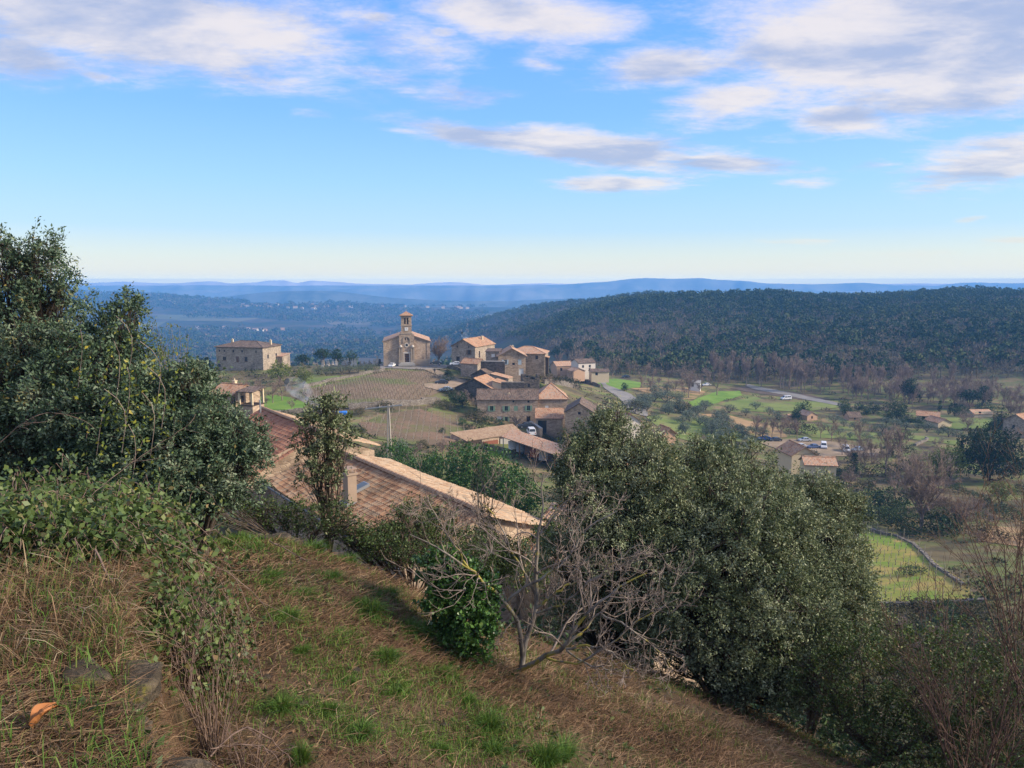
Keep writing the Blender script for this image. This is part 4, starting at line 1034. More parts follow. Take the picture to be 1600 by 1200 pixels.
# hangar with the tan roof and the open lean-to beside it
def hangar():
    # 3-D corners from the picture: front eave lies nearer than the ridge
    a = W(704, 678, 148); b = W(801, 664, 156); c = W(817, 676, 141); d = W(732, 692, 130)
    zr = (a[2] + b[2]) / 2; ze = zr - 1.5
    # keep roof planar: place by distance so that the heights agree
    def at(px, py, zz):
        u, e = ray(px, py); Y = zz / e; return np.array((u * Y, Y, zz))
    zr = -29.6; ze = -31.0
    A, B, C_, D = at(702, 676, zr), at(801, 662, zr), at(817, 676, ze), at(729, 689, ze)
    r = empty('hangar', ((A + C_) / 2 * (1, 1, 0)) + (0, 0, -34), 0, 'wide farm hangar with a plain tan roof, below the farmhouse', 'hangar')
    o = np.array(r.location)
    A, B, C_, D = A - o, B - o, C_ - o, D - o
    m = MB(); w = np.linalg.norm(B - A); s = np.linalg.norm(D - A)
    m.slab([D, C_, B, A], 0.16, [(0, s), (w, s), (w, 0), (0, 0)]); m.build('roof', HANGAR_TILE, r)
    dn = np.array((0, 0, 1.0))
    def wall_between(p, q, name, mat, top, bot, th=0.25, t0=0.0, t1=1.0):
        k = MB(); v = (q - p); P0 = p + v * t0; P1 = p + v * t1; n = np.cross(v, dn); n /= np.linalg.norm(n)
        T0 = P0 - dn * top; T1 = P1 - dn * top; B0 = P0 * (1, 1, 0) + dn * bot; B1 = P1 * (1, 1, 0) + dn * bot
        k.slab([T0, T1, B1, B0], th, down=-n); k.build(name, mat, r)
    i = 0.06
    D2 = D + (A - D) * i; C2 = C_ + (B - C_) * i; A2 = A + (D - A) * i; B2 = B + (C_ - B) * i
    wall_between(D2, C2, 'wall', STONE_WARM, 0.18, -3, t0=0.28, t1=0.58)
    wall_between(D2, C2, 'wall', WOOD_DARK, 0.18, -3, t0=0.0, t1=0.27)
    wall_between(D2, C2, 'lintel', WOOD_DARK, 0.18, 2.1, t0=0.581, t1=1.0)
    wall_between(C2, B2, 'wall', WOOD_DARK, 0.18, -3)
    wall_between(B2, A2, 'wall', STONE_WARM, 0.18, -3); wall_between(A2, D2, 'wall', STONE_WARM, 0.18, -3)
    dd = D2 + (C2 - D2) * 0.02
    fr = np.array((0, -0.05, 0)) * 3
    wall_between(D2 + fr, C2 + fr, 'door', CONCRETE, 0.75, -3, 0.08, 0.60, 0.78)
    wall_between(D2 + fr, C2 + fr, 'door', plain('rusty_door', (0.25, 0.09, 0.05), 0.8), 0.8, -3, 0.08, 0.30, 0.56)
    wall_between(D2 + fr, C2 + fr, 'door_frame', WOOD_BROWN, 0.5, -3, 0.10, 0.79, 0.84)
    # lean-to
    z1, z2 = -29.7, -30.5
    P, Q, R_, S_ = at(783, 682, z1), at(797, 682.5, z1), at(878, 710, z2), at(873, 712.5, z2)
    r2 = empty('open_shed', (P + R_) / 2 * (1, 1, 0) + (0, 0, -36), 0, 'open fronted shed full of stored junk, running down from the hangar', 'shed')
    o2 = np.array(r2.location)
    P, Q, R_, S_ = P - o2, Q - o2, R_ - o2, S_ - o2
    V1 = R_ - P; back = np.array((2.2, 4.2, 0.75))
    m = MB(); Lr = np.linalg.norm(V1); m.slab([P, S_, S_ + back, P + back], 0.14, [(0, 4.5), (Lr, 4.5), (Lr, 0), (0, 0)]); m.build('roof', TERRA_PINK, r2)
    for k in range(4):
        q = P + (S_ - P) * (0.04 + 0.30 * k); k_ = MB(); k_.box(q[0] - 0.1, q[0] + 0.1, q[1] + 0.1, q[1] + 0.3, -2, q[2] - 0.16); k_.build('post', WOOD_BROWN if k else CONCRETE, r2)
    m = MB(); p0 = P + back * 0.92; p1 = S_ + back * 0.92; m.slab([p0 - dn * 0.15, p1 - dn * 0.15, p1 * (1, 1, 0) - dn * 2, p0 * (1, 1, 0) - dn * 2], 0.15, down=(0.3, 1, 0)); m.build('back_wall', WOOD_DARK, r2)
    rng = random.Random(8)
    kinds = [('white sheet of board leaning in the open shed', WHITE_PAINT), ('grey metal panel leaning in the open shed', METAL_GREY), ('brown plank stack inside the open shed', WOOD_BROWN), ('rusty red sheet at the far end of the open shed', plain('rusty_door', (0.25, 0.09, 0.05))), ('pale crate standing under the open shed roof', CONCRETE), ('dark machine part stored in the open shed', WOOD_DARK)]
    for k, (lb, mt) in enumerate(kinds):
        q = P + (S_ - P) * (0.15 + 0.14 * k) + o2 + np.array((0.7, 1.0, 0)); g = q[2] - 2.2
        e = MB(); a_ = rng.uniform(0.7, 1.3)
        e.slab([(-a_, 0, 0), (a_, 0, 0), (a_ * .9, 0.5, 1.5), (-a_ * .9, 0.5, 1.6)], 0.08, down=(0, 1, 0)); e.box(-a_ * .6, a_ * .5, -.4, -.02, 0, .5)
        ob = e.build('stored_panel' if k != 4 else 'crate', mt); ob.location = (q[0], q[1], g); ob.rotation_euler = (0, 0, rng.uniform(-.4, .4)); tag(ob, lb, 'junk')
hangar()
# small walls and slopes around the farm
house('ramp_wall', 'low stone wall sloping down right of the white van', 'wall', 846, 680, 160, 0.5, 9, 1.5, 0.02, 'gx', 0.25, 0.05, STONE_WARM, CONCRETE, [])

# valley houses
house('porch', 'open veranda with pale posts at the end of the small house behind the oak', 'porch', 384, 636, 116, 2.6, 3.0, 0.2, 0.02, 'gx', -0.3, 0.1, STONE_WARM, WOOD_DARK, [])
def veranda():
    o = bpy.data.objects['porch' if 'porch.002' not in bpy.data.objects else 'porch.002']
    for i, (x, y) in enumerate(((-1.2, .1), (1.2, .1), (1.2, 2.9), (-1.2, 2.9))):
        m = MB(); m.box(x - .13, x + .13, y - .13, y + .13, .35, 2.5 + y * .12); m.build('post', RENDER_CREAM, o)
    m = MB(); m.slab([(-1.6, -.3, 2.52), (1.6, -.3, 2.52), (1.6, 3.3, 2.95), (-1.6, 3.3, 2.95)], .14, [(0, 3), (3, 3), (3, 0), (0, 0)]); m.build('canopy', TERRA_OLD, o)
veranda()
house('cottage', 'far pale cottage with a red roof, leftmost of the hamlet', 'cottage', 884, 583, 300, 8, 7, 3.0, 1.5, 'gx', 0.3, 0.3, RENDER_PINK, TERRA_PINK, [('f', 2, 1, 1, 1.2, 'dark')])
house('cottage', 'two storey white house in the middle of the hamlet', 'house', 917, 583, 292, 7.5, 7, 4.2, 1.2, 'gx', 0.35, 0.3, RENDER_WHITE, TERRA_OLD, [('f', 2, 2.2, .9, 1.1, 'dark'), ('f', 5, 2.2, .9, 1.1, 'dark'), ('f', 2, .4, .9, 1.1, 'dark'), ('f', 5, .2, .9, 1.8, 'dark')])
house('cottage', 'low pale building at the right end of the hamlet', 'cottage', 938, 588, 285, 7, 5, 1.8, 0.8, 'gx', 0.1, 0.3, RENDER_CREAM, TERRA_OLD, [('f', 2, .4, 1, 1.1, 'dark')])
house('shed', 'red roofed shed in front of the white hamlet house', 'shed', 905, 586, 282, 5, 5, 1.6, 1.0, 'gy', 0.4, 0.3, RENDER_PINK, TERRA_PINK, [])
house('shed', 'white shed among the bare orchard trees', 'shed', 1085, 605, 296, 4.6, 4, 1.8, 0.8, 'gx', -0.3, 0.2, WHITE_PAINT, CONCRETE, [('f', 1.5, 0.2, 1, 1.4, 'dark')])
house('cottage', 'small pink gabled cottage beside the dark firs', 'cottage', 1269, 657, None, 4.2, 5, 1.7, 1.1, 'gy', 0.3, 0.2, RENDER_PINK, TERRA_PINK, [('f', 2, .6, .7, .9, 'dark')])
house('shed', 'tiny pink hut left of the dark firs', 'hut', 1234.5, 655, None, 1.4, 1.6, 1.2, 0.3, 'gx', 0, 0.1, RENDER_PINK, TERRA_PINK, [])
house('cottage', 'low cottage with a brown roof in the middle of the valley', 'cottage', 1336, 658, None, 4.2, 4, 1.2, 1.5, 'gx', 0, 0.2, RENDER_PINK, TERRA_OLD, [('f', 2, .4, .6, .7, 'dark')])
house('cottage', 'orange roofed bungalow with pale walls near the right hand bare belt', 'house', 1449, 661, None, 6.5, 6, 2.3, 1.1, 'gx', -0.5, 0.3, RENDER_CREAM, TERRA, [('f', 2, .8, 1, 1.2, 'dark')])
house('cottage', 'pale gabled bungalow just right of the orange roofed one', 'house', 1476, 668, None, 5, 6, 1.6, 1.1, 'gy', 0.2, 0.3, RENDER_CREAM, TERRA, [])
house('cottage', 'distant pale house half hidden behind cypresses', 'house', 1537, 652, None, 7, 5, 1.2, 1.0, 'gx', 0.1, 0.3, RENDER_CREAM, TERRA_PINK, [('f', 2, .8, 1, 1.2, 'dark')])
house('stone_house', 'stone house with a red roof cut by the right edge of the view', 'house', 1617, 684, None, 8, 7, 4.8, 1.9, 'gx', 0.45, 0.4, STONE, TERRA, [('f', 2, 2.3, .8, 1.1, 'dark'), ('l', 3, 2.3, .8, 1.1, 'dark')])
house('yellow_house', 'cream yellow gabled house with a round window behind the oak', 'house', 1256, 722, 140, 5.0, 6, 1.5, 1.5, 'gy', 0.10, 0.4, RENDER_CREAM, TERRA, [('f', 2.2, 1.0, .7, .7, 'dark')])
house('cottage', 'red tiled wing in front of the cream yellow gable', 'cottage', 1282, 738, 132, 5.5, 4, 1.4, 1.0, 'gx', -0.15, 0.3, RENDER_CREAM, TERRA_PINK, [('r', 2, .4, .8, 1.0, 'dark')])
house('cottage', 'small brown roof glimpsed through the top of the oaks', 'cottage', 1046, 686, 120, 2.4, 3, .9, .9, 'gy', 0.3, 0.3, RENDER_PINK, TERRA, [])
house('house', 'house with an orange roof showing through gaps in the oak crown', 'house', 1015, 800, 62, 6, 6, 2.2, 1.5, 'gx', 0.2, 0.3, RENDER_PINK, TERRA, [('f', 2, .6, .8, 1.0, 'dark')])
house('house', 'white wall and roof glimpsed left of the cypresses', 'house', 985, 672, 130, 4, 5, 1.6, 1.3, 'gy', 0.3, 0.3, RENDER_WHITE, TERRA, [])

# far villages on the blue hills
rngv = random.Random(11)
far = []
def village(label, group, pts, Y, size):
    proto = {}
    for i, (px, py) in enumerate(pts):
        g = gp(px, py, 900)
        w = size * rngv.uniform(0.8, 1.5); L = (g[0], g[1], g[2] - 0.5)
        far.append(house('distant_house', label, 'house', 0, 0, 0, w, w * 0.8, size * 0.55, size * 0.22, 'gx', rngv.uniform(-0.5, 0.5), 0.3, rngv.choice([RENDER_WHITE, RENDER_CREAM, RENDER_PINK]), rngv.choice([TERRA_PINK, TERRA]), [], [], group, -6, loc=L))
up = [(x + rngv.uniform(-3, 3), y + rngv.uniform(-2.2, 2.2)) for x, y in [(380, 478), (384, 480), (393, 477), (400, 479), (408, 479), (416, 478), (424, 480), (431, 479)]]
village('tiny pale house in the left cluster of the hilltop village', 'houses of the left hilltop cluster', up, 2600, 11)
up = [(x + rngv.uniform(-3, 3), y + rngv.uniform(-2.5, 2.5)) for x, y in [(452, 481), (462, 480), (472, 481), (486, 480), (490, 482), (495, 479), (500, 481), (505, 480), (512, 482), (528, 479), (536, 480), (545, 478), (551, 480)]]
village('tiny pale house in the middle cluster of the hilltop village', 'houses of the middle hilltop cluster', up, 2700, 11)
up = [(x + rngv.uniform(-3, 3), y + rngv.uniform(-2.5, 2.5)) for x, y in [(600, 480), (632, 479), (645, 478), (652, 480), (661, 479), (670, 480), (682, 478), (690, 482), (712, 479), (715, 483), (721, 482), (730, 485)]]
village('tiny white house in the village behind the bell tower', 'houses behind the bell tower', up, 2900, 11)
up = [(x + rngv.uniform(-3, 3), y + rngv.uniform(-2, 2)) for x, y in [(305, 513), (322, 514), (328, 517), (352, 513), (366, 516), (386, 516), (396, 517), (408, 517), (416, 517), (445, 516), (322, 528), (328, 529), (300, 526), (425, 530)]]
village('small pale house scattered on the valley bottom beyond the manor', 'houses scattered beyond the manor', up, 2000, 9)
up = [(x, y) for x, y in [(250, 458), (262, 460), (278, 459), (285, 461), (270, 476), (360, 472)]]
village('lone pale house near the top of the left blue hill', 'lone houses on the left blue hill', up, 2900, 9)

# ------------------------------------------------------------------ vegetation
OAK_LEAF = leafmat('holm_oak_leaf', [(0, (0.04, 0.075, 0.04)), (0.45, (0.085, 0.14, 0.078)), (0.78, (0.165, 0.22, 0.14)), (0.93, (0.26, 0.31, 0.22)), (1, (0.21, 0.17, 0.05))], 0.55, 0.35, 0.12)
OAK_SILVER = leafmat('grey_green_oak_leaf', [(0, (0.07, 0.10, 0.045)), (0.35, (0.16, 0.20, 0.10)), (0.7, (0.29, 0.325, 0.19)), (0.93, (0.42, 0.45, 0.30)), (1, (0.36, 0.30, 0.14))], 0.62, 0.3, 0.15)
IVY_LEAF = leafmat('ivy_leaf', [(0, (0.035, 0.085, 0.02)), (0.5, (0.07, 0.165, 0.035)), (0.85, (0.13, 0.25, 0.06)), (1, (0.22, 0.30, 0.09))], 0.35, 0.5, 0.15)
LAUREL = leafmat('laurel_leaf', [(0, (0.02, 0.06, 0.014)), (0.5, (0.045, 0.12, 0.025)), (1, (0.10, 0.21, 0.05))], 0.5, 0.3, 0.2)
BRAMBLE = leafmat('bramble_leaf', [(0, (0.035, 0.06, 0.02)), (0.5, (0.075, 0.125, 0.035)), (0.85, (0.14, 0.19, 0.055)), (1, (0.25, 0.17, 0.08))], 0.5, 0.35, 0.2)
YELLOW_LEAF = leafmat('yellow_green_leaf', [(0, (0.10, 0.15, 0.03)), (0.6, (0.24, 0.27, 0.04)), (1, (0.50, 0.38, 0.05))], 0.5, 0.3, 0.35)
DRYGRASS = leafmat('dry_grass', [(0, (0.09, 0.05, 0.03)), (0.4, (0.19, 0.115, 0.068)), (0.75, (0.32, 0.22, 0.13)), (1, (0.50, 0.41, 0.28))], 0.7, 0.15, 0.15, vary=0)
GRASS = leafmat('green_grass', [(0, (0.055, 0.12, 0.02)), (0.6, (0.12, 0.23, 0.04)), (0.9, (0.22, 0.26, 0.06)), (1, (0.38, 0.31, 0.14))], 0.55, 0.25, 0.3, vary=0.05)
OLIVE = leafmat('olive_leaf', [(0, (0.07, 0.10, 0.065)), (0.5, (0.14, 0.175, 0.125)), (1, (0.25, 0.28, 0.21))], 0.5, 0.3, 0.1)
PINE = leafmat('pine_needles', [(0, (0.010, 0.026, 0.012)), (0.5, (0.022, 0.048, 0.022)), (1, (0.05, 0.085, 0.035))], 0.7, 0.2, 0.05)
MIDOAK = leafmat('dark_evergreen_leaf', [(0, (0.014, 0.035, 0.014)), (0.5, (0.035, 0.07, 0.025)), (1, (0.085, 0.13, 0.05))], 0.6, 0.25, 0.1)
YG_MID = leafmat('yellowing_tree_leaf', [(0, (0.07, 0.10, 0.02)), (0.5, (0.15, 0.19, 0.04)), (1, (0.28, 0.30, 0.07))], 0.6, 0.25, 0.2)
SCRUB = leafmat('scrub_leaf', [(0, (0.04, 0.045, 0.025)), (0.5, (0.085, 0.085, 0.045)), (1, (0.14, 0.125, 0.07))], 0.8, 0.1, 0.05)
TWIG = barkmat('grey_twig', (0.16, 0.125, 0.105), (0.32, 0.26, 0.22))
TWIG_FAR = barkmat('purple_grey_twig', (0.19, 0.14, 0.115), (0.34, 0.26, 0.215))
TWIG_RED = barkmat('red_brown_twig', (0.08, 0.05, 0.038), (0.17, 0.11, 0.085))
BARK = barkmat('dark_bark', (0.045, 0.035, 0.028), (0.12, 0.095, 0.075))
FIG_BARK = barkmat('lichen_bark', (0.11, 0.095, 0.08), (0.28, 0.25, 0.215), 6, (0.34, 0.29, 0.05))
BRANCHDEAD = barkmat('dead_stem', (0.10, 0.07, 0.06), (0.24, 0.17, 0.14))

def sph(n, rng):
    v = rng.normal(size=(n, 3)); return v / np.linalg.norm(v, axis=1, keepdims=True)
def clusters(blobs, n, rng, shell=0.45, low=-0.7):
    """cluster centres spread through the outer part of a union of lumpy ellipsoids"""
    B = np.array(blobs, float)           # x y z rx rz
    w = B[:, 3] * B[:, 3]; w /= w.sum()
    k = rng.choice(len(B), n, p=w)
    d = sph(n, rng); d[:, 2] = np.where(d[:, 2] < low, -d[:, 2] * 0.5, d[:, 2])
    rr = (1 - shell) + shell * rng.uniform(size=n) ** 0.6
    lump = 1 + 0.16 * np.sin(d[:, 0] * 5.1 + k * 2.3) + 0.14 * np.sin(d[:, 1] * 6.3 + d[:, 2] * 5 + k)
    R = np.stack([B[k, 3], B[k, 3], B[k, 4]], 1)
    p = B[k, :3] + d * R * (rr * lump)[:, None]
    inside_ = np.zeros(n)
    for b in B:
        q = (p - b[:3]) / np.array([b[3], b[3], b[4]])
        inside_ = np.maximum(inside_, 1 - np.linalg.norm(q, axis=1))
    f = 2.2 / max(B[:, 3].mean(), 1e-3)
    gap = np.sin(p[:, 0] * f * 2.1 + 1) * np.sin(p[:, 1] * f * 2.4 + 2) * np.sin(p[:, 2] * f * 2.7) + .6 * np.sin(p[:, 0] * f * 4.3 + p[:, 2] * f * 3.1) * np.sin(p[:, 1] * f * 4.9 - p[:, 2] * f * 3.7)
    keep = (inside_ < 0.55) & (rng.uniform(size=n) < np.clip(.85 + 1.1 * gap, .10, 1))
    return p[keep], d[keep], k[keep]
def crown(A, p, d, rng, per, leaf, spread, aspect=0.45, tint_bias=0.0, droop=0.0, updir=0.25, sprig=True):
    n = len(p)
    ax = d * 0.8 + rng.normal(size=d.shape) * 0.55 + np.array([0, 0, updir]); ax /= np.linalg.norm(ax, axis=1, keepdims=True)
    f = 2.0 / max(np.ptp(p[:, 2]), 1e-3)
    patch = 0.13 * np.sin(p[:, 0] * f * 6 + 1) * np.sin(p[:, 2] * f * 7 + 2) + 0.10 * np.sin(p[:, 0] * f * 13 + p[:, 2] * f * 11)
    t = rng.uniform(0, 1, (n, per))
    sp = spread * rng.uniform(0.6, 1.4, (n, 1))
    pos = p[:, None] + ax[:, None] * (t * sp * 2.0)[..., None] + rng.normal(size=(n, per, 3)) * (sp * 0.38)[..., None]
    la = ax[:, None] * 0.7 + rng.normal(size=(n, per, 3)) * 0.75; la[..., 2] -= droop
    ct = rng.uniform(-0.26, 0.26, (n, 1)) + tint_bias + 0.10 * np.sign(rng.uniform(-1, 1, (n, 1))) + patch[:, None]
    tint = np.clip(rng.beta(6, 6.6, (n, per)) + ct, 0, 0.96)
    tint = np.where(rng.uniform(size=tint.shape) < 0.012, 1.0, tint)
    A.leaves(pos.reshape(-1, 3), la.reshape(-1, 3), (leaf * rng.uniform(0.45, 1.25, (n, per))).ravel(), aspect, rng, tint.ravel())
    return ax, sp
def limbs(A, base, blobs, p, rng, r0, rt=0.01, twigs=0, n=6, split=0.3):
    """trunk and limbs running to every blob, twigs to clusters"""
    B = np.array(blobs, float); base = np.array(base, float)
    top = B[:, :3].mean(0) * (1, 1, 0) + np.array([0, 0, base[2] + (B[:, 2].min() - base[2]) * 0.7])
    fork = base + (top - base) * split
    A.tubes(polyline([base - (0, 0, .5), base, fork], 8)[None], np.linspace(r0 * 1.3, r0, 8)[None], n)
    for b in B:
        mid = fork * 0.5 + b[:3] * 0.5 + rng.normal(size=3) * b[3] * 0.15 + (0, 0, b[4] * 0.1)
        L = polyline([fork, mid, b[:3], b[:3] + (b[:3] - fork) / np.linalg.norm(b[:3] - fork) * b[3] * 0.6], 9)
        rb = r0 * 0.6 * (b[3] / B[:, 3].max()) ** 0.7
        A.tubes(L[None], np.linspace(rb, rb * 0.25, 9)[None], n)
        d = np.linalg.norm((p - b[:3]), axis=1); idx = np.where(d < b[3] * 1.3)[0]
        if len(idx) and twigs:
            idx = rng.choice(idx, min(twigs, len(idx)), replace=False)
            st = L[rng.randint(3, 9, len(idx))]
            m = (st + p[idx]) / 2 + rng.normal(size=st.shape) * b[3] * 0.08
            P = np.stack([st, st * .4 + m * .6, m * .5 + p[idx] * .5 , p[idx]], 1)
            A.tubes(P, np.tile(np.array([1, .7, .5, .3]) * max(rt, rb * 0.25), (len(idx), 1)), 4)

def near_tree(name, label, cat, base, blobs_px, n, per, leaf, spread, mat, bark, seed, r0, twigs=60, aspect=0.45, tb=0.0, shell=0.5, extra=None, low=-0.7):
    rng = np.random.RandomState(seed)
    blobs = []
    for (px, py, rp, Y) in blobs_px:
        c = W(px, py, Y); r = SZ(rp, Y) * 1.02; blobs.append((*c, r, r))
    t = empty(name, base, 0, label, cat)
    o = np.array(t.location)
    blobs = [(b[0] - o[0], b[1] - o[1], b[2] - o[2], b[3], b[4]) for b in blobs]
    p, d, k = clusters(blobs, n, rng, shell, low)
    A = Acc(); ax, sp = crown(A, p, d, rng, per, leaf, spread, aspect, tb)
    Tw = Acc()
    limbs(Tw, (0, 0, 0), blobs, p, rng, r0, 0.006, twigs)
    e = p + ax * sp * 1.9
    Tw.tubes(np.stack([p - ax * sp * 0.5, e], 1), np.tile([0.004, 0.0015], (len(p), 1)), 3)
    A.build('crown', mat, t); Tw.build('trunk', bark, t, smooth=True)
    return t, p, d

def G(px, Y): return gY(px, Y)
# left hand holm oaks
near_tree('holm_oak', 'tall dark holm oak rising against the sky at the left edge', 'tree', G(60, 10.2),
    [(-130, 560, 170, 10.6), (5, 490, 88, 10.2), (55, 432, 50, 10.2), (5, 405, 40, 10), (85, 490, 46, 10), (60, 388, 24, 10), (100, 440, 20, 10), (55, 610, 130, 9.8), (115, 570, 70, 9.4), (-30, 680, 150, 9.2), (120, 650, 90, 9.0), (-150, 700, 190, 9.5), (60, 720, 90, 9.0), (150, 740, 70, 8.8)],
    6400, 32, 0.056, 0.085, OAK_LEAF, BARK, 3, 0.13, 90, 0.42, -0.06)
near_tree('holm_oak', 'smaller leaning holm oak with yellow leaves between the two dark oaks', 'tree', G(190, 9.6),
    [(185, 515, 36, 9.6), (200, 480, 22, 9.6), (208, 550, 30, 9.5), (165, 590, 66, 9.2), (230, 575, 14, 9.3), (160, 660, 90, 8.8), (215, 640, 60, 8.7), (190, 730, 70, 8.5)],
    1500, 30, 0.055, 0.07, OAK_LEAF, BARK, 4, 0.08, 60, 0.42, 0.0)
near_tree('holm_oak', 'broad low holm oak standing in front of the cream house', 'tree', G(300, 8.8),
    [(292, 620, 40, 8.8), (300, 590, 24, 8.8), (255, 690, 72, 8.5), (318, 682, 64, 8.6), (362, 690, 40, 8.5), (390, 710, 28, 8.5), (290, 740, 72, 8.3), (355, 735, 50, 8.4), (220, 730, 60, 8.3), (290, 770, 50, 8.3), (340, 770, 36, 8.4)],
    3200, 32, 0.050, 0.07, OAK_LEAF, BARK, 5, 0.08, 70, 0.42, 0.02)
# yellow leaves climbing through them
def vine_leaves():
    rng = np.random.RandomState(3); A = Acc(); B = Acc()
    pts = [(205, 600, 7.9), (190, 560, 8.1), (245, 640, 7.6), (200, 635, 7.6), (160, 640, 7.7), (215, 690, 7.3), (255, 560, 8.2), (262, 600, 8.0), (130, 540, 8.4), (210, 520, 8.6)]
    o = empty('climbing_shrub', G(215, 8.4), 0, 'climber with bright yellow green leaves threading through the left oaks', 'climber')
    oo = np.array(o.location)
    for (px, py, Y) in pts:
        c = W(px, py, Y) - oo; L = polyline([c - (0.1, 0, .5), c, c + (rng.uniform(-.2, .2), -.1, .2)], 6); B.tubes(L[None], np.full((1, 6), .004), 3)
        k = 34; q = L[rng.randint(0, 6, k)] + rng.normal(size=(k, 3)) * 0.13
        A.leaves(q, rng.normal(size=(k, 3)) + (0, -.3, .1), 0.055 * rng.uniform(.6, 1.2, k), .6, rng, rng.uniform(0, 1, k))
    c0 = W(268, 660, 9.0) - oo
    for i in range(26):   # the loose yellow green plume
        e = W(rng.uniform(235, 300), rng.uniform(505, 600), 9.2) - oo
        L = polyline([c0, c0 * .4 + e * .6 + (0.05, 0, -.1), e], 8); B.tubes(L[None], np.linspace(.006, .002, 8)[None], 3)
        k = 60; q = L[rng.randint(2, 8, k)] + rng.normal(size=(k, 3)) * 0.035
        A.leaves(q, rng.normal(size=(k, 3)) * .5 + (0, 0, .8), 0.05 * rng.uniform(.5, 1.2, k), .25, rng, rng.uniform(0, .7, k))
    A.build('leaves', YELLOW_LEAF, o); B.build('stem', TWIG, o)
vine_leaves()
# slender young oak in front of the tiled roof
near_tree('young_oak', 'slender young oak with an open crown in front of the long tiled roof', 'tree', G(508, 11.3),
    [(505, 650, 24, 11.2), (520, 635, 15, 11.2), (490, 672, 30, 11.2), (528, 680, 30, 11.2), (508, 715, 34, 11.2), (478, 700, 18, 11.2), (536, 700, 14, 11.2), (512, 745, 20, 11.2), (488, 745, 20, 11.2), (505, 785, 16, 11.2), (505, 630, 12, 11.3)],
    520, 24, 0.055, 0.065, OAK_SILVER, BARK, 6, 0.035, 26, 0.45, -0.05, 0.85)
# the mass of holm oaks on the right
near_tree('holm_oak', 'grey green holm oak nearest the farm, left part of the big oak group', 'tree', G(980, 13.0),
    [(935, 695, 40, 13.2), (915, 735, 50, 13), (955, 668, 22, 13.2), (990, 728, 58, 13), (1030, 715, 30, 13.2), (930, 655, 9, 13.3), (965, 645, 8, 13.3), (895, 705, 12, 13.2), (1010, 690, 9, 13.2), (880, 745, 12, 12.9), (940, 780, 70, 12.5), (1010, 760, 75, 12.6), (900, 770, 34, 12.6), (990, 840, 80, 12), (1030, 900, 70, 11.6), (940, 850, 60, 12), (960, 930, 60, 12.2), (890, 870, 50, 12.4), (1010, 970, 55, 11.8), (900, 950, 40, 12.4)],
    4800, 34, 0.054, 0.095, OAK_SILVER, BARK, 7, 0.14, 80, 0.45, 0.0, 0.5, low=-0.5)
near_tree('holm_oak', 'largest holm oak, the silvery domed middle of the big oak group', 'tree', G(1140, 12.8),
    [(1075, 762, 62, 13), (1135, 755, 56, 13.2), (1190, 782, 48, 13), (1090, 698, 12, 13.2), (1140, 694, 12, 13.2), (1110, 708, 16, 13.2), (1175, 705, 12, 13.1), (1210, 735, 10, 13.1), (1110, 815, 90, 12.4), (1190, 825, 88, 12.2), (1060, 840, 80, 12), (1150, 890, 110, 11.6), (1228, 905, 70, 11.8), (1225, 840, 54, 12), (1080, 950, 85, 11.2), (1190, 980, 90, 11), (1250, 985, 70, 11.2), (1130, 1030, 60, 10.8), (1210, 1050, 60, 10.6), (1050, 1000, 55, 11.2), (1170, 1075, 55, 10.8), (1260, 1080, 55, 10.6)],
    7600, 34, 0.053, 0.095, OAK_SILVER, BARK, 8, 0.20, 90, 0.45, -0.02, 0.5, low=-0.5)
near_tree('holm_oak', 'darker holm oak at the right end of the big oak group', 'tree', G(1290, 14.5),
    [(1275, 785, 40, 14.5), (1300, 805, 42, 14.5), (1240, 790, 38, 14.5), (1290, 850, 52, 14), (1330, 800, 24, 14.4), (1300, 920, 60, 13.5), (1345, 870, 14, 14.2), (1335, 940, 30, 13.6), (1262, 755, 18, 14.5), (1330, 900, 30, 14), (1320, 980, 60, 13)],
    2500, 34, 0.056, 0.10, OAK_SILVER, BARK, 9, 0.12, 60, 0.45, -0.1, 0.5)
# undergrowth at the lower right
near_tree('evergreen_thicket', 'dark evergreen undergrowth spreading below the big oaks at the lower right', 'shrub', G(1380, 10),
    [(1280, 1060, 70, 10.2), (1350, 1060, 80, 10), (1430, 1080, 80, 9.6), (1510, 1100, 90, 9.4), (1600, 1120, 100, 9.2), (1330, 1150, 70, 9.6), (1420, 1170, 80, 9.2), (1530, 1190, 90, 9), (1690, 1120, 110, 9.4), (1400, 1000, 40, 10.4), (1490, 1020, 50, 10.2), (1620, 1040, 60, 10)],
    3000, 22, 0.050, 0.09, BRAMBLE, BARK, 10, 0.05, 60, 0.5, -0.04, 0.8)
near_tree('ivy_mound', 'dense rounded ivy covered stump on the edge of the dry terrace', 'shrub', G(720, 7.8),
    [(722, 915, 42, 7.9), (700, 900, 30, 7.9), (745, 935, 34, 7.8), (728, 965, 44, 7.7), (715, 1000, 24, 7.6), (748, 985, 28, 7.6), (690, 945, 28, 7.7), (740, 1020, 14, 7.6), (670, 885, 20, 8.2)],
    1500, 22, 0.042, 0.04, IVY_LEAF, BARK, 11, 0.06, 20, 0.8, 0.0, 0.35)
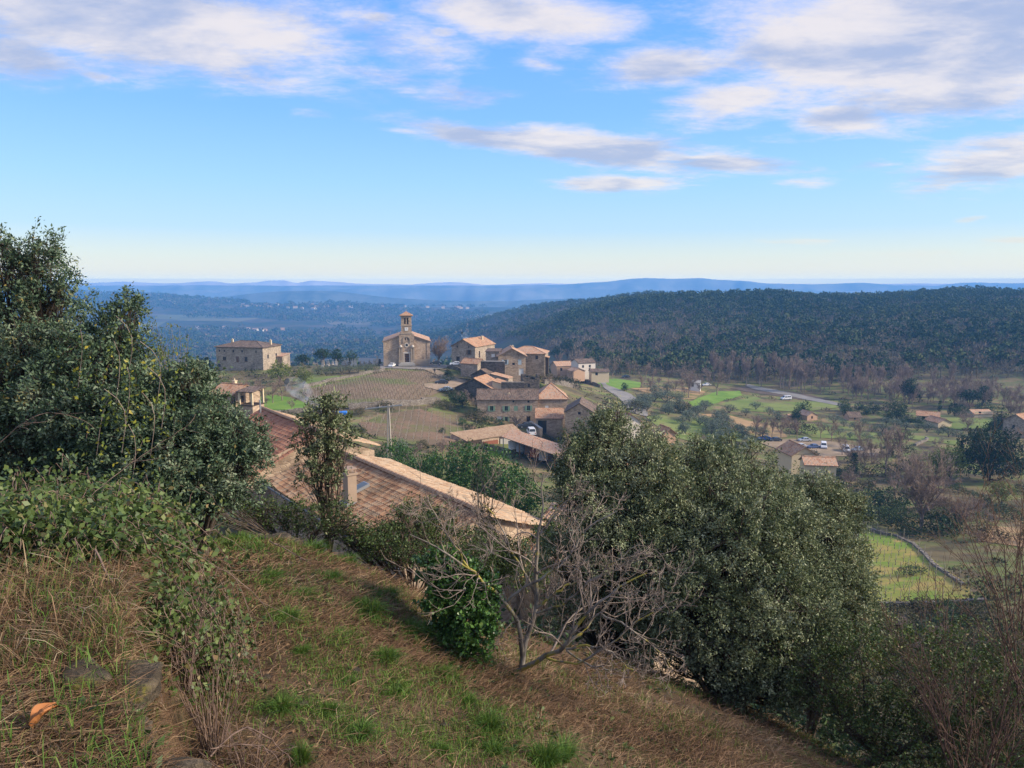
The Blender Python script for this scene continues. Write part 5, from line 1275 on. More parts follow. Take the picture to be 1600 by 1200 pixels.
near_tree('thicket', 'olive brown thicket along the lip of the terrace below the tiled roof', 'shrub', G(640, 11.5),
    [(606, 836, 24, 11.4), (640, 818, 28, 11.6), (684, 822, 30, 11.8), (660, 846, 34, 11.2), (720, 852, 30, 11.4), (612, 852, 28, 11.0), (760, 866, 28, 11.6), (580, 842, 20, 11.0), (740, 872, 28, 10.6), (690, 872, 24, 10.4), (625, 800, 12, 11.8), (670, 796, 14, 11.9), (560, 848, 24, 10.8), (600, 862, 24, 10.6), (530, 838, 20, 10.9), (640, 868, 22, 10.4)],
    1900, 20, 0.042, 0.07, BRAMBLE, BARK, 12, 0.03, 50, 0.5, -0.05, 0.8)
near_tree('thicket', 'dull green scrub at the foot of the young oak', 'shrub', G(470, 10.8),
    [(430, 805, 24, 10.8), (465, 812, 24, 10.8), (500, 825, 24, 10.6), (545, 822, 26, 10.6), (400, 796, 16, 10.8), (530, 800, 18, 11), (380, 800, 22, 10.6), (345, 792, 24, 10.2), (320, 800, 20, 9.6)],
    520, 18, 0.045, 0.08, BRAMBLE, BARK, 13, 0.03, 40, 0.5, -0.1, 0.8)
near_tree('ivy_shrub', 'bright leafy shrub glowing through the gap under the big oaks', 'shrub', G(1120, 17),
    [(1100, 1030, 26, 16.5), (1130, 1045, 24, 16.5), (1150, 1060, 20, 16.5)], 260, 20, 0.06, 0.08, YG_MID, BARK, 14, 0.03, 12, 0.6, 0.2, 0.6)

def bare_tree_px(name, label, cat, Y0, mains, levels, seed, mat, curl=0.35, group=None, rmin=0.0035):
    """mains: [(list of (px,py,dY)), r0, r1]"""
    rng = np.random.RandomState(seed)
    fx, fy, fd = mains[0][0][0]
    o = empty(name, W(fx, fy, Y0 + fd), 0, label, cat, group); oo = np.array(o.location)
    A = Acc(); T = Acc(); Ps, Rs = [], []
    for pts, r0, r1 in mains:
        P = polyline([W(a, b, Y0 + c) - oo for a, b, c in pts], 14)
        P[1:-1] += rng.normal(size=P[1:-1].shape) * 0.012
        R = np.linspace(r0, r1, 14)
        A.tubes(P[None], R[None], 7)
        Ps.append(P); Rs.append(R)
    P = np.array(Ps); R = np.array(Rs)
    for (n, ratio, ang, up, K, wig, rr) in levels:
        P, R = grow(P, R, rng, n, ratio, ang, up, wig, 0.22, 1.0, K, rr, rmin)
        T.tubes(P, R, 5 if K > 5 else 3)
    A.build('trunk', mat, o, smooth=True); T.build('twigs', TWIG, o, smooth=True)
    return o
near_tree('thicket', 'dark scrub in the shade under the left side of the big oaks', 'shrub', G(1030, 13),
    [(990, 1010, 34, 13.2), (1040, 1030, 34, 13), (1080, 1050, 24, 12.6), (940, 990, 34, 13.4), (890, 970, 34, 13.6), (1010, 970, 30, 13.4)], 800, 18, 0.05, 0.08, BRAMBLE, BARK, 15, 0.03, 30, 0.5, -0.2, 0.8)
near_tree('ivy_bank', 'dark ivy hanging over the near end of the long tiled house', 'shrub', G(850, 20),
    [(850, 836, 18, 19), (872, 822, 20, 19), (832, 862, 26, 18.5), (800, 872, 26, 18), (868, 868, 26, 18), (780, 896, 26, 17.5), (830, 905, 30, 17)], 700, 18, 0.07, 0.1, BRAMBLE, BARK, 16, 0.03, 20, 0.6, -0.05, 0.8)
bare_tree_px('fig_tree', 'bare grey fig tree with yellow lichen on its spreading limbs', 'tree', 7.9, [
    ([(815, 1045, 0), (819, 1010, 0), (838, 958, 0.05), (836, 930, 0.1), (843, 835, 0.2), (850, 740, 0.3)], 0.036, 0.007),
    ([(817, 1030, 0), (810, 965, -0.1), (791, 942, -0.15), (773, 926, -0.2), (735, 891, -0.25), (682, 855, -0.3), (640, 835, -0.3)], 0.030, 0.006),
    ([(791, 942, -0.15), (812, 923, -0.2), (864, 895, -0.25), (896, 860, -0.3), (913, 828, -0.3), (965, 798, -0.3)], 0.019, 0.005),
    ([(838, 950, 0.05), (868, 923, 0), (906, 907, 0)], 0.018, 0.010),
    ([(810, 1048, 0), (854, 1028, -0.2), (882, 1010, -0.3), (910, 965, -0.35), (938, 940, -0.4), (966, 916, -0.4), (1011, 895, -0.4)], 0.032, 0.006),
    ([(885, 1007, -0.3), (938, 958, -0.2), (959, 933, -0.2), (985, 870, -0.2)], 0.019, 0.005),
    ([(885, 1014, -0.3), (927, 1005, -0.4), (955, 1017, -0.5), (980, 1044, -0.6)], 0.014, 0.005),
    ([(885, 1016, -0.3), (931, 1045, -0.5), (990, 1047, -0.6)], 0.013, 0.006),
    ([(938, 958, -0.3), (980, 979, -0.5), (1015, 1003, -0.5), (1040, 1030, -0.5), (1053, 1056, -0.5)], 0.013, 0.004),
    ([(836, 930, 0.1), (800, 860, 0.1), (770, 800, 0.1), (745, 770, 0.1)], 0.014, 0.004),
    ([(854, 1028, -.2), (900, 1040, -.4), (950, 1010, -.5), (1010, 960, -.5), (1060, 935, -.5)], 0.014, 0.004),
    ([(838, 958, 0), (890, 940, -.2), (950, 880, -.3), (1000, 850, -.3)], 0.014, 0.004),
    ([(735, 891, -0.25), (700, 840, -0.2), (680, 800, -0.2), (655, 765, -0.2)], 0.012, 0.004),
    ([(843, 835, 0.2), (880, 790, 0.2), (905, 760, 0.2)], 0.012, 0.004),
    ([(810, 965, -.1), (770, 1000, -.2), (740, 990, -.2)], 0.008, 0.003)],
    [(9, 0.40, 0.85, 0.35, 8, 0.20, 0.55), (5, 0.5, 0.8, 0.5, 6, 0.22, 0.6), (4, 0.45, 0.75, 0.5, 4, 0.2, 0.6)], 21, FIG_BARK, rmin=0.0024)
def bare_shrub(name, label, px, Y, hpx, wpx, nst, seed, mat, py=None, group=None, levels=None, r0=0.014, lean=0.0, up=0.3, rmin=0.0028):
    rng = np.random.RandomState(seed)
    b = gY(px, Y) if py is None else W(px, py, Y)
    o = empty(name, b, 0, label, 'shrub', group)
    h = SZ(hpx, Y); w = SZ(wpx, Y) / 2
    Ps = []
    for i in range(nst):
        a = rng.uniform(0, 2 * math.pi); q = math.sqrt(rng.uniform(0, 1))
        tip = np.array((math.cos(a) * w * q + lean * h, math.sin(a) * w * q, h * rng.uniform(0.6, 1.0) * (1 - 0.25 * q)))
        st = np.array((math.cos(a) * w * .12, math.sin(a) * w * .12, -0.3))
        Ps.append(polyline([st, st * .5 + tip * .4 + (0, 0, h * .08), tip + rng.normal(size=3) * w * .05], 9))
    P = np.array(Ps); P[:, 1:-1] += rng.normal(size=P[:, 1:-1].shape) * h * 0.008
    R = np.tile(np.linspace(r0, r0 * 0.25, 9), (nst, 1))
    A = Acc(); A.tubes(P, R, 5); T = Acc()
    for (n, ratio, ang, K) in (levels or [(6, 0.42, 0.55, 6), (5, 0.5, 0.6, 4)]):
        P, R = grow(P, R, rng, n, ratio, ang, up, 0.12, 0.2, 1.0, K, 0.6, rmin); T.tubes(P, R, 3)
    A.build('stem', mat, o); T.build('twigs', mat, o)
    return o
bare_shrub('bare_shrub', 'tangle of reddish bare branches reaching in from the right edge', 1640, 8.5, 430, 420, 20, 31, TWIG_RED, py=1130, levels=[(7, 0.42, 0.6, 6), (6, 0.5, 0.6, 4)])
bare_shrub('bare_shrub', 'bare brown branches at the bottom right corner', 1520, 8.0, 260, 340, 14, 32, TWIG_RED, py=1210, levels=[(7, 0.42, 0.6, 6), (5, 0.5, 0.6, 4)])
bare_shrub('bare_shrub', 'fine bare twigs standing before the terraced vineyard slope', 1470, 12, 220, 200, 8, 33, TWIG_RED, py=1090, levels=[(6, 0.42, 0.6, 5), (5, 0.5, 0.6, 3)])
bare_shrub('bare_shrub', 'thin red twigs behind the tangle at the right edge', 1600, 14, 300, 260, 12, 34, TWIG_RED, py=960, levels=[(6, 0.42, 0.5, 5), (6, 0.5, 0.6, 3)])
bare_shrub('bare_shrub', 'thin upright saplings with ivy in front of the tiled roof end', 757, 13.5, 230, 36, 10, 35, TWIG, py=905, levels=[(7, 0.22, 0.35, 5), (4, 0.5, 0.5, 3)], up=0.6)
bare_shrub('bare_shrub', 'brown leafless scrub behind the ivy mound', 640, 11.0, 70, 130, 14, 36, BRANCHDEAD, py=880)
bare_shrub('bare_shrub', 'bare reddish twigs at the foot of the fig tree', 860, 9.0, 55, 220, 18, 37, TWIG_RED, py=1090, r0=0.006, rmin=0.002)
near_tree('ivy_sapling', 'ivy clad column of stems rising in front of the tiled roof end', 'sapling', G(760, 13.3),
    [(757, 800, 10, 13.4), (760, 825, 15, 13.4), (765, 855, 22, 13.3), (752, 775, 6, 13.4), (775, 885, 26, 13), (790, 860, 18, 13.3)], 420, 16, 0.05, 0.07, YG_MID, BARK, 38, 0.02, 10, 0.6, -0.3, 0.9)

# ------------------------------------------------------------------ grass, straw and brambles on the terrace
def scatter(n, rng, r0, r1, t0, t1, keep=None):
    th = rng.uniform(t0, t1, n); r = np.exp(rng.uniform(math.log(r0), math.log(r1), n))
    x = r * np.sin(th); y = r * np.cos(th)
    if keep is not None:
        m = keep(x, y, rng); x, y, r = x[m], y[m], r[m]
    return x, y, H(x, y), r
def straw():
    rng = np.random.RandomState(40)
    A = Acc()
    def field(x, y, rg):
        n = wob(x, y, 0.9, 0, 6)
        return rg.uniform(size=x.shape) < np.clip(0.62 + n * 0.45, 0.12, 1)
    x, y, zz, r = scatter(300000, rng, 2.0, 15, -0.72, 0.62, field)
    n = len(x)
    a = wob(x * 0.6, y * 0.6, 1.4, 0, 3) * 2.2 + rng.normal(size=n) * 1.3
    L = rng.uniform(0.04, 0.20, n) * (0.8 + 0.04 * r); lift = np.abs(rng.normal(size=n)) * 0.28 + 0.03
    d = np.stack([np.cos(a), np.sin(a), lift], 1); d /= np.linalg.norm(d, axis=1, keepdims=True)
    b = np.stack([x, y, zz + rng.uniform(0, .03, n)], 1)
    m = b + d * L[:, None] * .55; e = b + d * L[:, None] + np.stack([rng.normal(size=n) * .03, rng.normal(size=n) * .03, -L * rng.uniform(.0, .35, n)], 1)
    e[:, 2] = np.maximum(e[:, 2], H(e[:, 0], e[:, 1]) + .005)
    P = np.stack([b, m, e], 1)
    t = np.clip(rng.beta(2, 2, n) * .8 + .25 * wob(x, y, 0.7, 1, 5), 0, 1)
    ribbons(A, P, (0.0024 + 0.0006 * r) * rng.uniform(.6, 1.5, n), rng, t)
    o = A.build('dry_grass', DRYGRASS); tag(o, 'flattened dry grass and straw covering the terrace', 'dry grass', kind='stuff')
    # standing green blades in patches
    B = Acc()
    def field2(x, y, rg):
        n_ = wob(x + 5, y + 2, 0.42, 0, 6) + 0.35 * wob(x, y, 2.2, 0, 3)
        left = wall_side(x, y) > 0
        far_right = (x > y * 0.25)
        return (rg.uniform(size=x.shape) < np.clip((n_ - 0.12) * 2.6 + 0.25 * left - 0.15 * far_right, 0.06, 1))
    x, y, zz, r = scatter(90000, rng, 2.0, 14, -0.75, 0.60, field2)
    n = len(x); L = rng.uniform(.03, .09, n) * (1 + .06 * r); a = rng.uniform(0, 6.28, n)
    b = np.stack([x, y, zz], 1); k = rng.uniform(.1, .7, n)
    m = b + np.stack([np.cos(a) * L * k * .35, np.sin(a) * L * k * .35, L * .7], 1); e = m + np.stack([np.cos(a) * L * k * .6, np.sin(a) * L * k * .6, L * (.35 - .3 * k)], 1)
    ribbons(B, np.stack([b, m, e], 1), (0.0025 + 0.0006 * r) * rng.uniform(.7, 1.4, n), rng, np.clip(rng.beta(2, 2.5, n) + .1, 0, 1))
    TU = np.array([gp(a, b, 2.2, 30) for a, b in [(565, 1150), (602, 1034), (640, 990), (665, 1000), (543, 872), (580, 962), (610, 935), (470, 932), (520, 906), (490, 855), (765, 1140), (850, 1195), (448, 970), (440, 1110), (512, 1116), (770, 1178), (690, 1178), (425, 905), (695, 1060), (730, 1100), (372, 812), (440, 843), (400, 860), (540, 1000), (620, 1080), (500, 1050)]])
    k_ = rng.randint(0, len(TU), 13000); n = len(k_); x = TU[k_, 0] + rng.normal(size=n) * .085 * TU[k_, 1] ** .5 * (1 + .7 * np.sin(k_)); y = TU[k_, 1] + rng.normal(size=n) * .06 * TU[k_, 1] ** .5; zz = H(x, y); r = np.hypot(x, y)
    L = rng.uniform(.03, .10, n) * (1 + .04 * r); a = rng.uniform(0, 6.28, n); b = np.stack([x, y, zz], 1); k = rng.uniform(.2, 1, n)
    m = b + np.stack([np.cos(a) * L * k * .4, np.sin(a) * L * k * .4, L * .6], 1); e = m + np.stack([np.cos(a) * L * k * .6, np.sin(a) * L * k * .6, L * (.3 - .4 * k)], 1)
    ribbons(B, np.stack([b, m, e], 1), (0.0022 + 0.0006 * r) * rng.uniform(.7, 1.4, n), rng, np.clip(rng.beta(2, 2.2, n), 0, 1))
    tag(B.build('grass', GRASS), 'short green grass growing in patches through the straw', 'grass', kind='stuff')
straw()
def tuft_mesh(seed, n=420):
    rng = np.random.RandomState(seed); A = Acc()
    a = rng.uniform(0, 6.28, n); q = rng.uniform(0, 1, n) ** .5 * 0.35
    L = rng.uniform(.6, 1.15, n); k = rng.uniform(.1, 1.0, n)
    b = np.stack([np.cos(a) * q * .5, np.sin(a) * q * .5, np.full(n, -.08)], 1)
    m = b + np.stack([np.cos(a) * L * k * .45, np.sin(a) * L * k * .45, L * (.75 - .25 * k)], 1); e = m + np.stack([np.cos(a) * L * k * .5, np.sin(a) * L * k * .5, L * (.25 - .45 * k)], 1)
    ribbons(A, np.stack([b, m, e], 1), np.full(n, .022) * rng.uniform(.6, 1.3, n), rng, np.clip(rng.beta(2, 3, n), 0, .93))
    return A.mesh('grass_tuft', GRASS)
TUFTS = [tuft_mesh(s) for s in (1, 2, 3)]
rg = random.Random(6)
for i, (px, py, s) in enumerate([(565, 1150, 22), (602, 1034, 26), (640, 990, 26), (665, 1000, 22), (543, 872, 18), (580, 962, 24), (610, 935, 18), (562, 950, 18), (470, 932, 17), (520, 906, 14), (490, 855, 20), (765, 1140, 28), (850, 1195, 34),
        (448, 970, 26), (440, 1110, 28), (512, 1116, 20), (472, 1022, 16), (770, 1178, 24), (690, 1178, 18), (470, 1190, 24), (425, 905, 14), (880, 1185, 30), (695, 1060, 20), (545, 1068, 15), (730, 1100, 18), (372, 812, 20), (440, 843, 14), (400, 860, 14)]):
    g = gp(px, py, 2.2, 30); o = bpy.data.objects.new('grass_tuft', TUFTS[i % 3]); link(o)
    k = SZ(s, g[1]) * 1.9; o.scale = (k * rg.uniform(.8, 1.35), k * rg.uniform(.7, 1.1), k * rg.uniform(.45, .8)); o.location = tuple(g); o.rotation_euler = (0, 0, rg.uniform(0, 6))
    tag(o, 'green grass tuft on the straw covered terrace', 'grass tuft', 'green grass tufts on the straw covered terrace')

def mound_brush():
    """long grass and brambles heaped over the terrace edge at the left"""
    rng = np.random.RandomState(50)
    def left(x, y, rg_): 
        w = wall_side(x, y); return (w > -0.5) & (w < 6) & (y > 2.2)
    # long arching dry grass
    A = Acc()
    x, y, zz, r = scatter(15000, rng, 3.5, 9.2, -0.75, -0.12, lambda x, y, q: left(x, y, q) & (q.uniform(size=x.shape) < np.clip(.5 + wob(x, y, .8, 0, 5) * .5 + (y - 4) * .1, .08, 1)))
    n = len(x); L = rng.uniform(.2, .45, n) * (.5 + .06 * r); a = rng.normal(size=n) * 1.0 + 0.2
    b = np.stack([x, y, zz], 1); k = rng.uniform(.3, 1.1, n)
    hgt = L * rng.uniform(.4, 1, n)
    m = b + np.stack([np.cos(a) * L * k * .4, np.sin(a) * L * k * .2, hgt * .75], 1)
    e = m + np.stack([np.cos(a) * L * k * .7, np.sin(a) * L * k * .35, hgt * (.3 - .8 * k)], 1)
    mm = (b + m) / 2 + np.stack([0 * x, 0 * x, hgt * .08], 1); me = (m + e) / 2 + np.stack([0 * x, 0 * x, hgt * .12], 1)
    ribbons(A, np.stack([b, mm, m, me, e], 1), (0.0024 + 0.0006 * r) * rng.uniform(.7, 1.4, n), rng, np.clip(rng.beta(2, 1.8, n), 0, 1))
    tag(A.build('long_dry_grass', DRYGRASS), 'long arching dry grass heaped on the upper terrace', 'dry grass', kind='stuff')
    A = Acc()
    x, y, zz, r = scatter(24000, rng, 2.4, 9.5, -0.75, -0.15, lambda x, y, q: left(x, y, q) & (q.uniform(size=x.shape) < np.clip(.35 + wob(x + 3, y, .7, 0, 5) * .8, .03, 1)))
    n = len(x); L = rng.uniform(.06, .22, n) * (.45 + .12 * r); a = rng.uniform(0, 6.28, n); k = rng.uniform(.2, 1, n)
    b = np.stack([x, y, zz], 1)
    m = b + np.stack([np.cos(a) * L * k * .35, np.sin(a) * L * k * .35, L * .75], 1); e = m + np.stack([np.cos(a) * L * k * .6, np.sin(a) * L * k * .6, L * (.3 - .5 * k)], 1)
    ribbons(A, np.stack([b, m, e], 1), (0.003 + 0.0006 * r) * rng.uniform(.7, 1.4, n), rng, np.clip(rng.beta(2, 2.2, n), 0, 1))
    tag(A.build('long_grass', GRASS), 'long green grass on the upper terrace at the left', 'grass', kind='stuff')
    # brambles: individual clumps
    spots = [(60, 850, 4.3, .30), (0, 850, 4.2, .30), (110, 900, 4.2, .26), (180, 850, 4.9, .34), (120, 790, 5.5, .42), (40, 800, 4.6, .40), (150, 800, 4.8, .38), (240, 820, 5.2, .42), (90, 740, 6.0, .45), (200, 760, 6.4, .45), (285, 850, 5.6, .36), (318, 890, 5.4, .26), (250, 930, 4.6, .28), (-40, 760, 5.2, .45), (150, 890, 4.4, .30), (270, 870, 5.4, .34), (225, 985, 4.0, .20)]
    lb = ['above the green grass, second from the left edge', 'half cut by the left edge above the grass', 'creeping down towards the edge stones', 'in the hollow of the left mound', 'on the crest of the left mound', 'under the tall oak at the left edge', 'in the middle of the left mound', 'hanging over the terrace edge', 'in front of the tall oak trunk', 'below the leaning oak', 'at the corner of the dry terrace', 'spilling onto the straw', 'above the dark hollow', 'cut by the left edge of the view', 'above the green grass patch', 'covering the terrace corner', 'creeping down to the mossy stones']
    for i, (px, py, Y, s) in enumerate(spots):
        c = W(px, py, Y); g = float(H(c[0], c[1])); c[2] = min(max(c[2], g + 0.25), g + 0.75)
        o = empty('bramble', (c[0], c[1], g), 0, 'leafy green bramble clump ' + lb[i], 'bramble')
        top = c[2] - g
        S = Acc(); Lf = Acc(); ns = 40 if px < 215 else 46
        Ps = []
        for k_ in range(ns):
            a_ = rng.uniform(0, 6.28); st = np.array((rng.normal() * s * .3, rng.normal() * s * .3, -.05)); R_ = s * rng.uniform(.6, 1.45)
            en = st + np.array((math.cos(a_) * R_, math.sin(a_) * R_, rng.uniform(-.2, .35) * s)); md = (st + en) / 2 + (0, 0, top * rng.uniform(.7, 1.35))
            Ps.append(polyline([st, md * .7 + st * .3, md, en], 12))
        P = np.array(Ps); P += rng.normal(size=P.shape) * .008
        S.tubes(P, np.tile(np.linspace(.0042, .0018, 12), (ns, 1)), 4)
        nl = 1700 if px < 215 else 1400; ii = rng.randint(0, ns, nl); jj = rng.randint(1, 12, nl)
        q = P[ii, jj] + rng.normal(size=(nl, 3)) * .05
        Lf.leaves(q, rng.normal(size=(nl, 3)) + (0, 0, .2), .046 * rng.uniform(.5, 1.35, nl), .66, rng, np.clip(rng.beta(2.2, 2, nl), 0, 1))
        S.build('stem', BRANCHDEAD, o); Lf.build('leaves', BRAMBLE, o)
    # dead sticks and arcs
    for i, (pts, r_, lb_) in enumerate([
        ([(0, 690, 5.0), (60, 640, 5.0), (120, 650, 5.1), (150, 670, 5.2)], .003, 'long arching grass stem across the dark oak'),
        ([(140, 780, 5.0), (180, 740, 5.2), (240, 700, 5.4), (300, 660, 5.6)], .003, 'thin straight stalk leaning right over the mound'),
        ([(230, 840, 4.8), (320, 870, 4.9), (420, 940, 5.0), (440, 1040, 5.1)], .004, 'long brown bramble cane arching onto the straw'),
        ([(330, 1180, 4.2), (380, 1130, 4.4), (420, 1150, 4.5), (470, 1200, 4.6)], .007, 'dark curved stick lying at the lower left'),
        ([(150, 860, 3.9), (210, 980, 3.7), (250, 1080, 3.6)], .006, 'reddish stick hanging over the mossy wall edge'),
        ([(420, 845, 8.0), (450, 860, 7.9), (485, 880, 7.8)], .008, 'pale thin stick lying across the dry grass'),
        ([(20, 1010, 3.1), (70, 1080, 3.0), (100, 1130, 2.9)], .003, 'grey twig lying by the orange leaf'),
        ([(330, 1170, 4.2), (400, 1160, 4.3), (440, 1185, 4.3), (430, 1200, 4.3)], .005, 'forked dark twig over the straw at the bottom')]):
        P = polyline([W(a, b, c) for a, b, c in pts], 16); P[:, :] += rng.normal(size=P.shape) * .004
        P[:, 2] = np.maximum(P[:, 2], H(P[:, 0], P[:, 1]) + .01)
        Q = Acc(); Q.tubes(P[None], np.linspace(r_, r_ * .4, 16)[None], 5); T2, R2 = grow(P[None], np.full((1, 16), r_), rng, 9, .22, .7, .1, .12, .1, 1, 5, .5, .0015); Q.tubes(T2, R2, 3)
        ob = Q.build('stick', BRANCHDEAD); tag(ob, lb_, 'stick')
mound_brush()
bare_shrub('dead_shrub', 'fan of pale dead stems springing from the hollow beside the mossy stones', 330, 4.6, 150, 150, 26, 52, BRANCHDEAD, py=1130, r0=.005, rmin=.0016, levels=[(3, .3, .5, 4)])
bare_shrub('dead_shrub', 'dark tangled dead canes under the bramble overhang', 285, 4.5, 120, 110, 22, 53, BRANCHDEAD, py=1010, r0=.005, rmin=.0016, levels=[(4, .4, .8, 5)], up=-.2)
bare_shrub('dead_shrub', 'brown dead twigs low at the bottom left beside the straw', 390, 4.4, 70, 160, 16, 54, BRANCHDEAD, py=1190, r0=.006, rmin=.002, levels=[(4, .5, .8, 5)], up=-.2)
def weeds():
    rng = np.random.RandomState(57); A = Acc()
    x, y, zz, r = scatter(3000, rng, 2.2, 12.5, -.7, .55, lambda x, y, q: q.uniform(size=x.shape) < np.clip(.35 + wob(x + 9, y, .6, 0, 5), .03, 1))
    n = len(x); per = 14; a = rng.uniform(0, 6.28, (n, per)); s_ = rng.uniform(.02, .055, (n, 1)) * (1 + .04 * r[:, None])
    ax = np.stack([np.cos(a), np.sin(a), rng.uniform(.1, .9, (n, per))], -1)
    pos = np.stack([x, y, zz], 1)[:, None] + ax * np.array([1, 1, .2]) * (s_ * rng.uniform(0, .9, (n, per)))[..., None] + (0, 0, .01)
    A.leaves(pos.reshape(-1, 3), ax.reshape(-1, 3), (s_ * rng.uniform(.6, 1.1, (n, per))).ravel(), .6, rng, np.clip(rng.beta(2, 2, (n, per)) + rng.uniform(-.2, .1, (n, 1)), 0, .95).ravel())
    tag(A.build('weeds', BRAMBLE), 'small leafy weeds growing through the straw', 'weeds', kind='stuff')
    B = Acc(); x, y, zz, r = scatter(5200, rng, 2.2, 13, -.7, .6); n = len(x); a = rng.uniform(0, 6.28, n)
    B.leaves(np.stack([x, y, zz + .015], 1), np.stack([np.cos(a), np.sin(a), rng.normal(size=n) * .3], 1), rng.uniform(.02, .06, n), .6, rng, rng.uniform(0, .6, n))
    tag(B.build('fallen_leaves', DRYGRASS), 'dead brown leaves lying in the straw', 'leaves', kind='stuff')
weeds()

def rock(A, c, s, rng, n=8):
    g = np.linspace(-1, 1, n); a, b = np.meshgrid(g, g, indexing='ij')
    off = rng.uniform(-9, 9, 3)
    for ax in range(3):
        for sg in (-1, 1):
            V = np.empty((n, n, 3)); V[..., ax] = sg; V[..., (ax + 1) % 3] = a; V[..., (ax + 2) % 3] = b * sg
            N = V / np.linalg.norm(V, axis=-1, keepdims=True); V = V * .45 + N * .55
            q = V + off; dd = 1 + .10 * np.sin(q[..., 0] * 3.1 + q[..., 1] * 2.3) + .09 * np.sin(q[..., 2] * 4.7 + q[..., 0] * 2) + .05 * np.sin(q[..., 1] * 9) + .035 * np.sin(q[..., 0] * 13 + q[..., 2] * 7) + .03 * np.sin(q[..., 2] * 17 + q[..., 1] * 11)
            V = V * dd[..., None] * np.array(s) / 2
            ca, sa = math.cos(off[0]), math.sin(off[0]); V = np.stack([V[..., 0] * ca - V[..., 1] * sa, V[..., 0] * sa + V[..., 1] * ca, V[..., 2]], -1) + np.array(c)
            idx = np.arange(n * n).reshape(n, n)
            A.add(V.reshape(-1, 3), np.stack([idx[:-1, :-1], idx[1:, :-1], idx[1:, 1:], idx[:-1, 1:]], -1).reshape(-1, 4), .5)
def mossy():
    m, t, out = new_mat('mossy_stone')
    p = objco(t); n = t.noise(p, 6, 6, .65)
    c = t.mix(t.smooth(n, .35, .65), (0.07, 0.055, 0.04), (0.20, 0.16, 0.115))
    c = t.mix(t.smooth(t.noise(p, 3.2, 5, .6), .5, .62), c, (0.16, 0.15, 0.035)); c = t.mix(t.smooth(t.noise(p, 45, 4, .7), .40, .62), c, (0.07, 0.06, 0.045))
    principled(t, out, c, .95, .1, bump(t, t.noise(p, 30, 6, .75), 1.0, .03)); return m
MOSSY = mossy()
def terrace_wall():
    rng = np.random.RandomState(61); A = Acc()
    for i in range(3, 5):
        a, b = WALL[i], WALL[i + 1]; L = np.linalg.norm(b - a); k = max(1, int(L / .24))
        for j in range(k):
            q = a + (b - a) * (j + .5) / k
            top = float(H(q[0] - .15 * (b - a)[1] / L * 1, q[1] + .0)); n_ = np.array(((b - a)[1], -(b - a)[0])) / L
            zt = float(H(*(q - n_ * .3)))
            for lv in range(6):
                s = (rng.uniform(.14, .30), rng.uniform(.12, .22), rng.uniform(.10, .18))
                pos = q + n_ * (-.04 + .02 * lv + rng.uniform(-.05, .05)) + rng.normal(size=2) * .04
                rock(A, (pos[0], pos[1], zt - .12 - lv * .2 + rng.uniform(-.07, .02)), s, rng)
    o = A.build('terrace_wall', MOSSY, smooth=True); tag(o, 'mossy dry stone edge of the upper terrace at the lower left', 'wall')
    for i, (px, py, s, lb) in enumerate([(400, 822, .22, 'grey edge stone at the lip of the dry terrace'), (432, 838, .28, 'flat pale stone on the terrace lip near the young oak'), (455, 842, .2, 'small pale stone right of the flat lip stone'), (130, 1068, .16, 'flat mossy stone among the dry grass at the lower left'), (200, 1085, .24, 'yellow mossed stone beside the wall edge')]):
        g = gp(px, py, 2, 20); B = Acc(); rock(B, (0, 0, 0), (s * 1.4, s, s * .5), rng, 6); ob = B.build('stone', MOSSY, smooth=True); ob.location = (g[0], g[1], g[2] + s * .12); tag(ob, lb, 'stone')
    for i in range(26):
        q = gp(rng.uniform(330, 980), rng.uniform(880, 1190), 2.2, 14); s = rng.uniform(.03, .10); B = Acc(); rock(B, (0, 0, 0), (s * 1.4, s, s * .7), rng, 6); ob = B.build('stone', MOSSY, smooth=True); ob.location = (q[0], q[1], q[2] + s * .15)
        tag(ob, 'small loose stone half sunk in the straw covered terrace', 'stone', 'small stones in the straw')
    # the curled orange leaf
    g = gp(52, 1150, 1.8, 9); A = Acc(); u = np.linspace(-1, 1, 9); v = np.linspace(0, 1, 9); U, V_ = np.meshgrid(u, v, indexing='ij')
    wd = np.sin(V_ * math.pi * .93 + .1) ** .7 * .026
    P = np.stack([U * wd, V_ * .10, np.abs(U) ** 1.5 * .02 + np.sin(V_ * 3) * .02 + .01 * np.sin(U * 7 + V_ * 5)], -1)
    idx = np.arange(81).reshape(9, 9); A.add(P.reshape(-1, 3), np.stack([idx[:-1, :-1], idx[1:, :-1], idx[1:, 1:], idx[:-1, 1:]], -1).reshape(-1, 4), .5)
    ob = A.build('dead_leaf', plain('orange_leaf', (0.42, 0.17, 0.06), .6), smooth=True); ob.location = (g[0], g[1], g[2] + .03); ob.rotation_euler = (.5, 0, -.7); tag(ob, 'large curled orange leaf lying at the lower left', 'leaf')
terrace_wall()

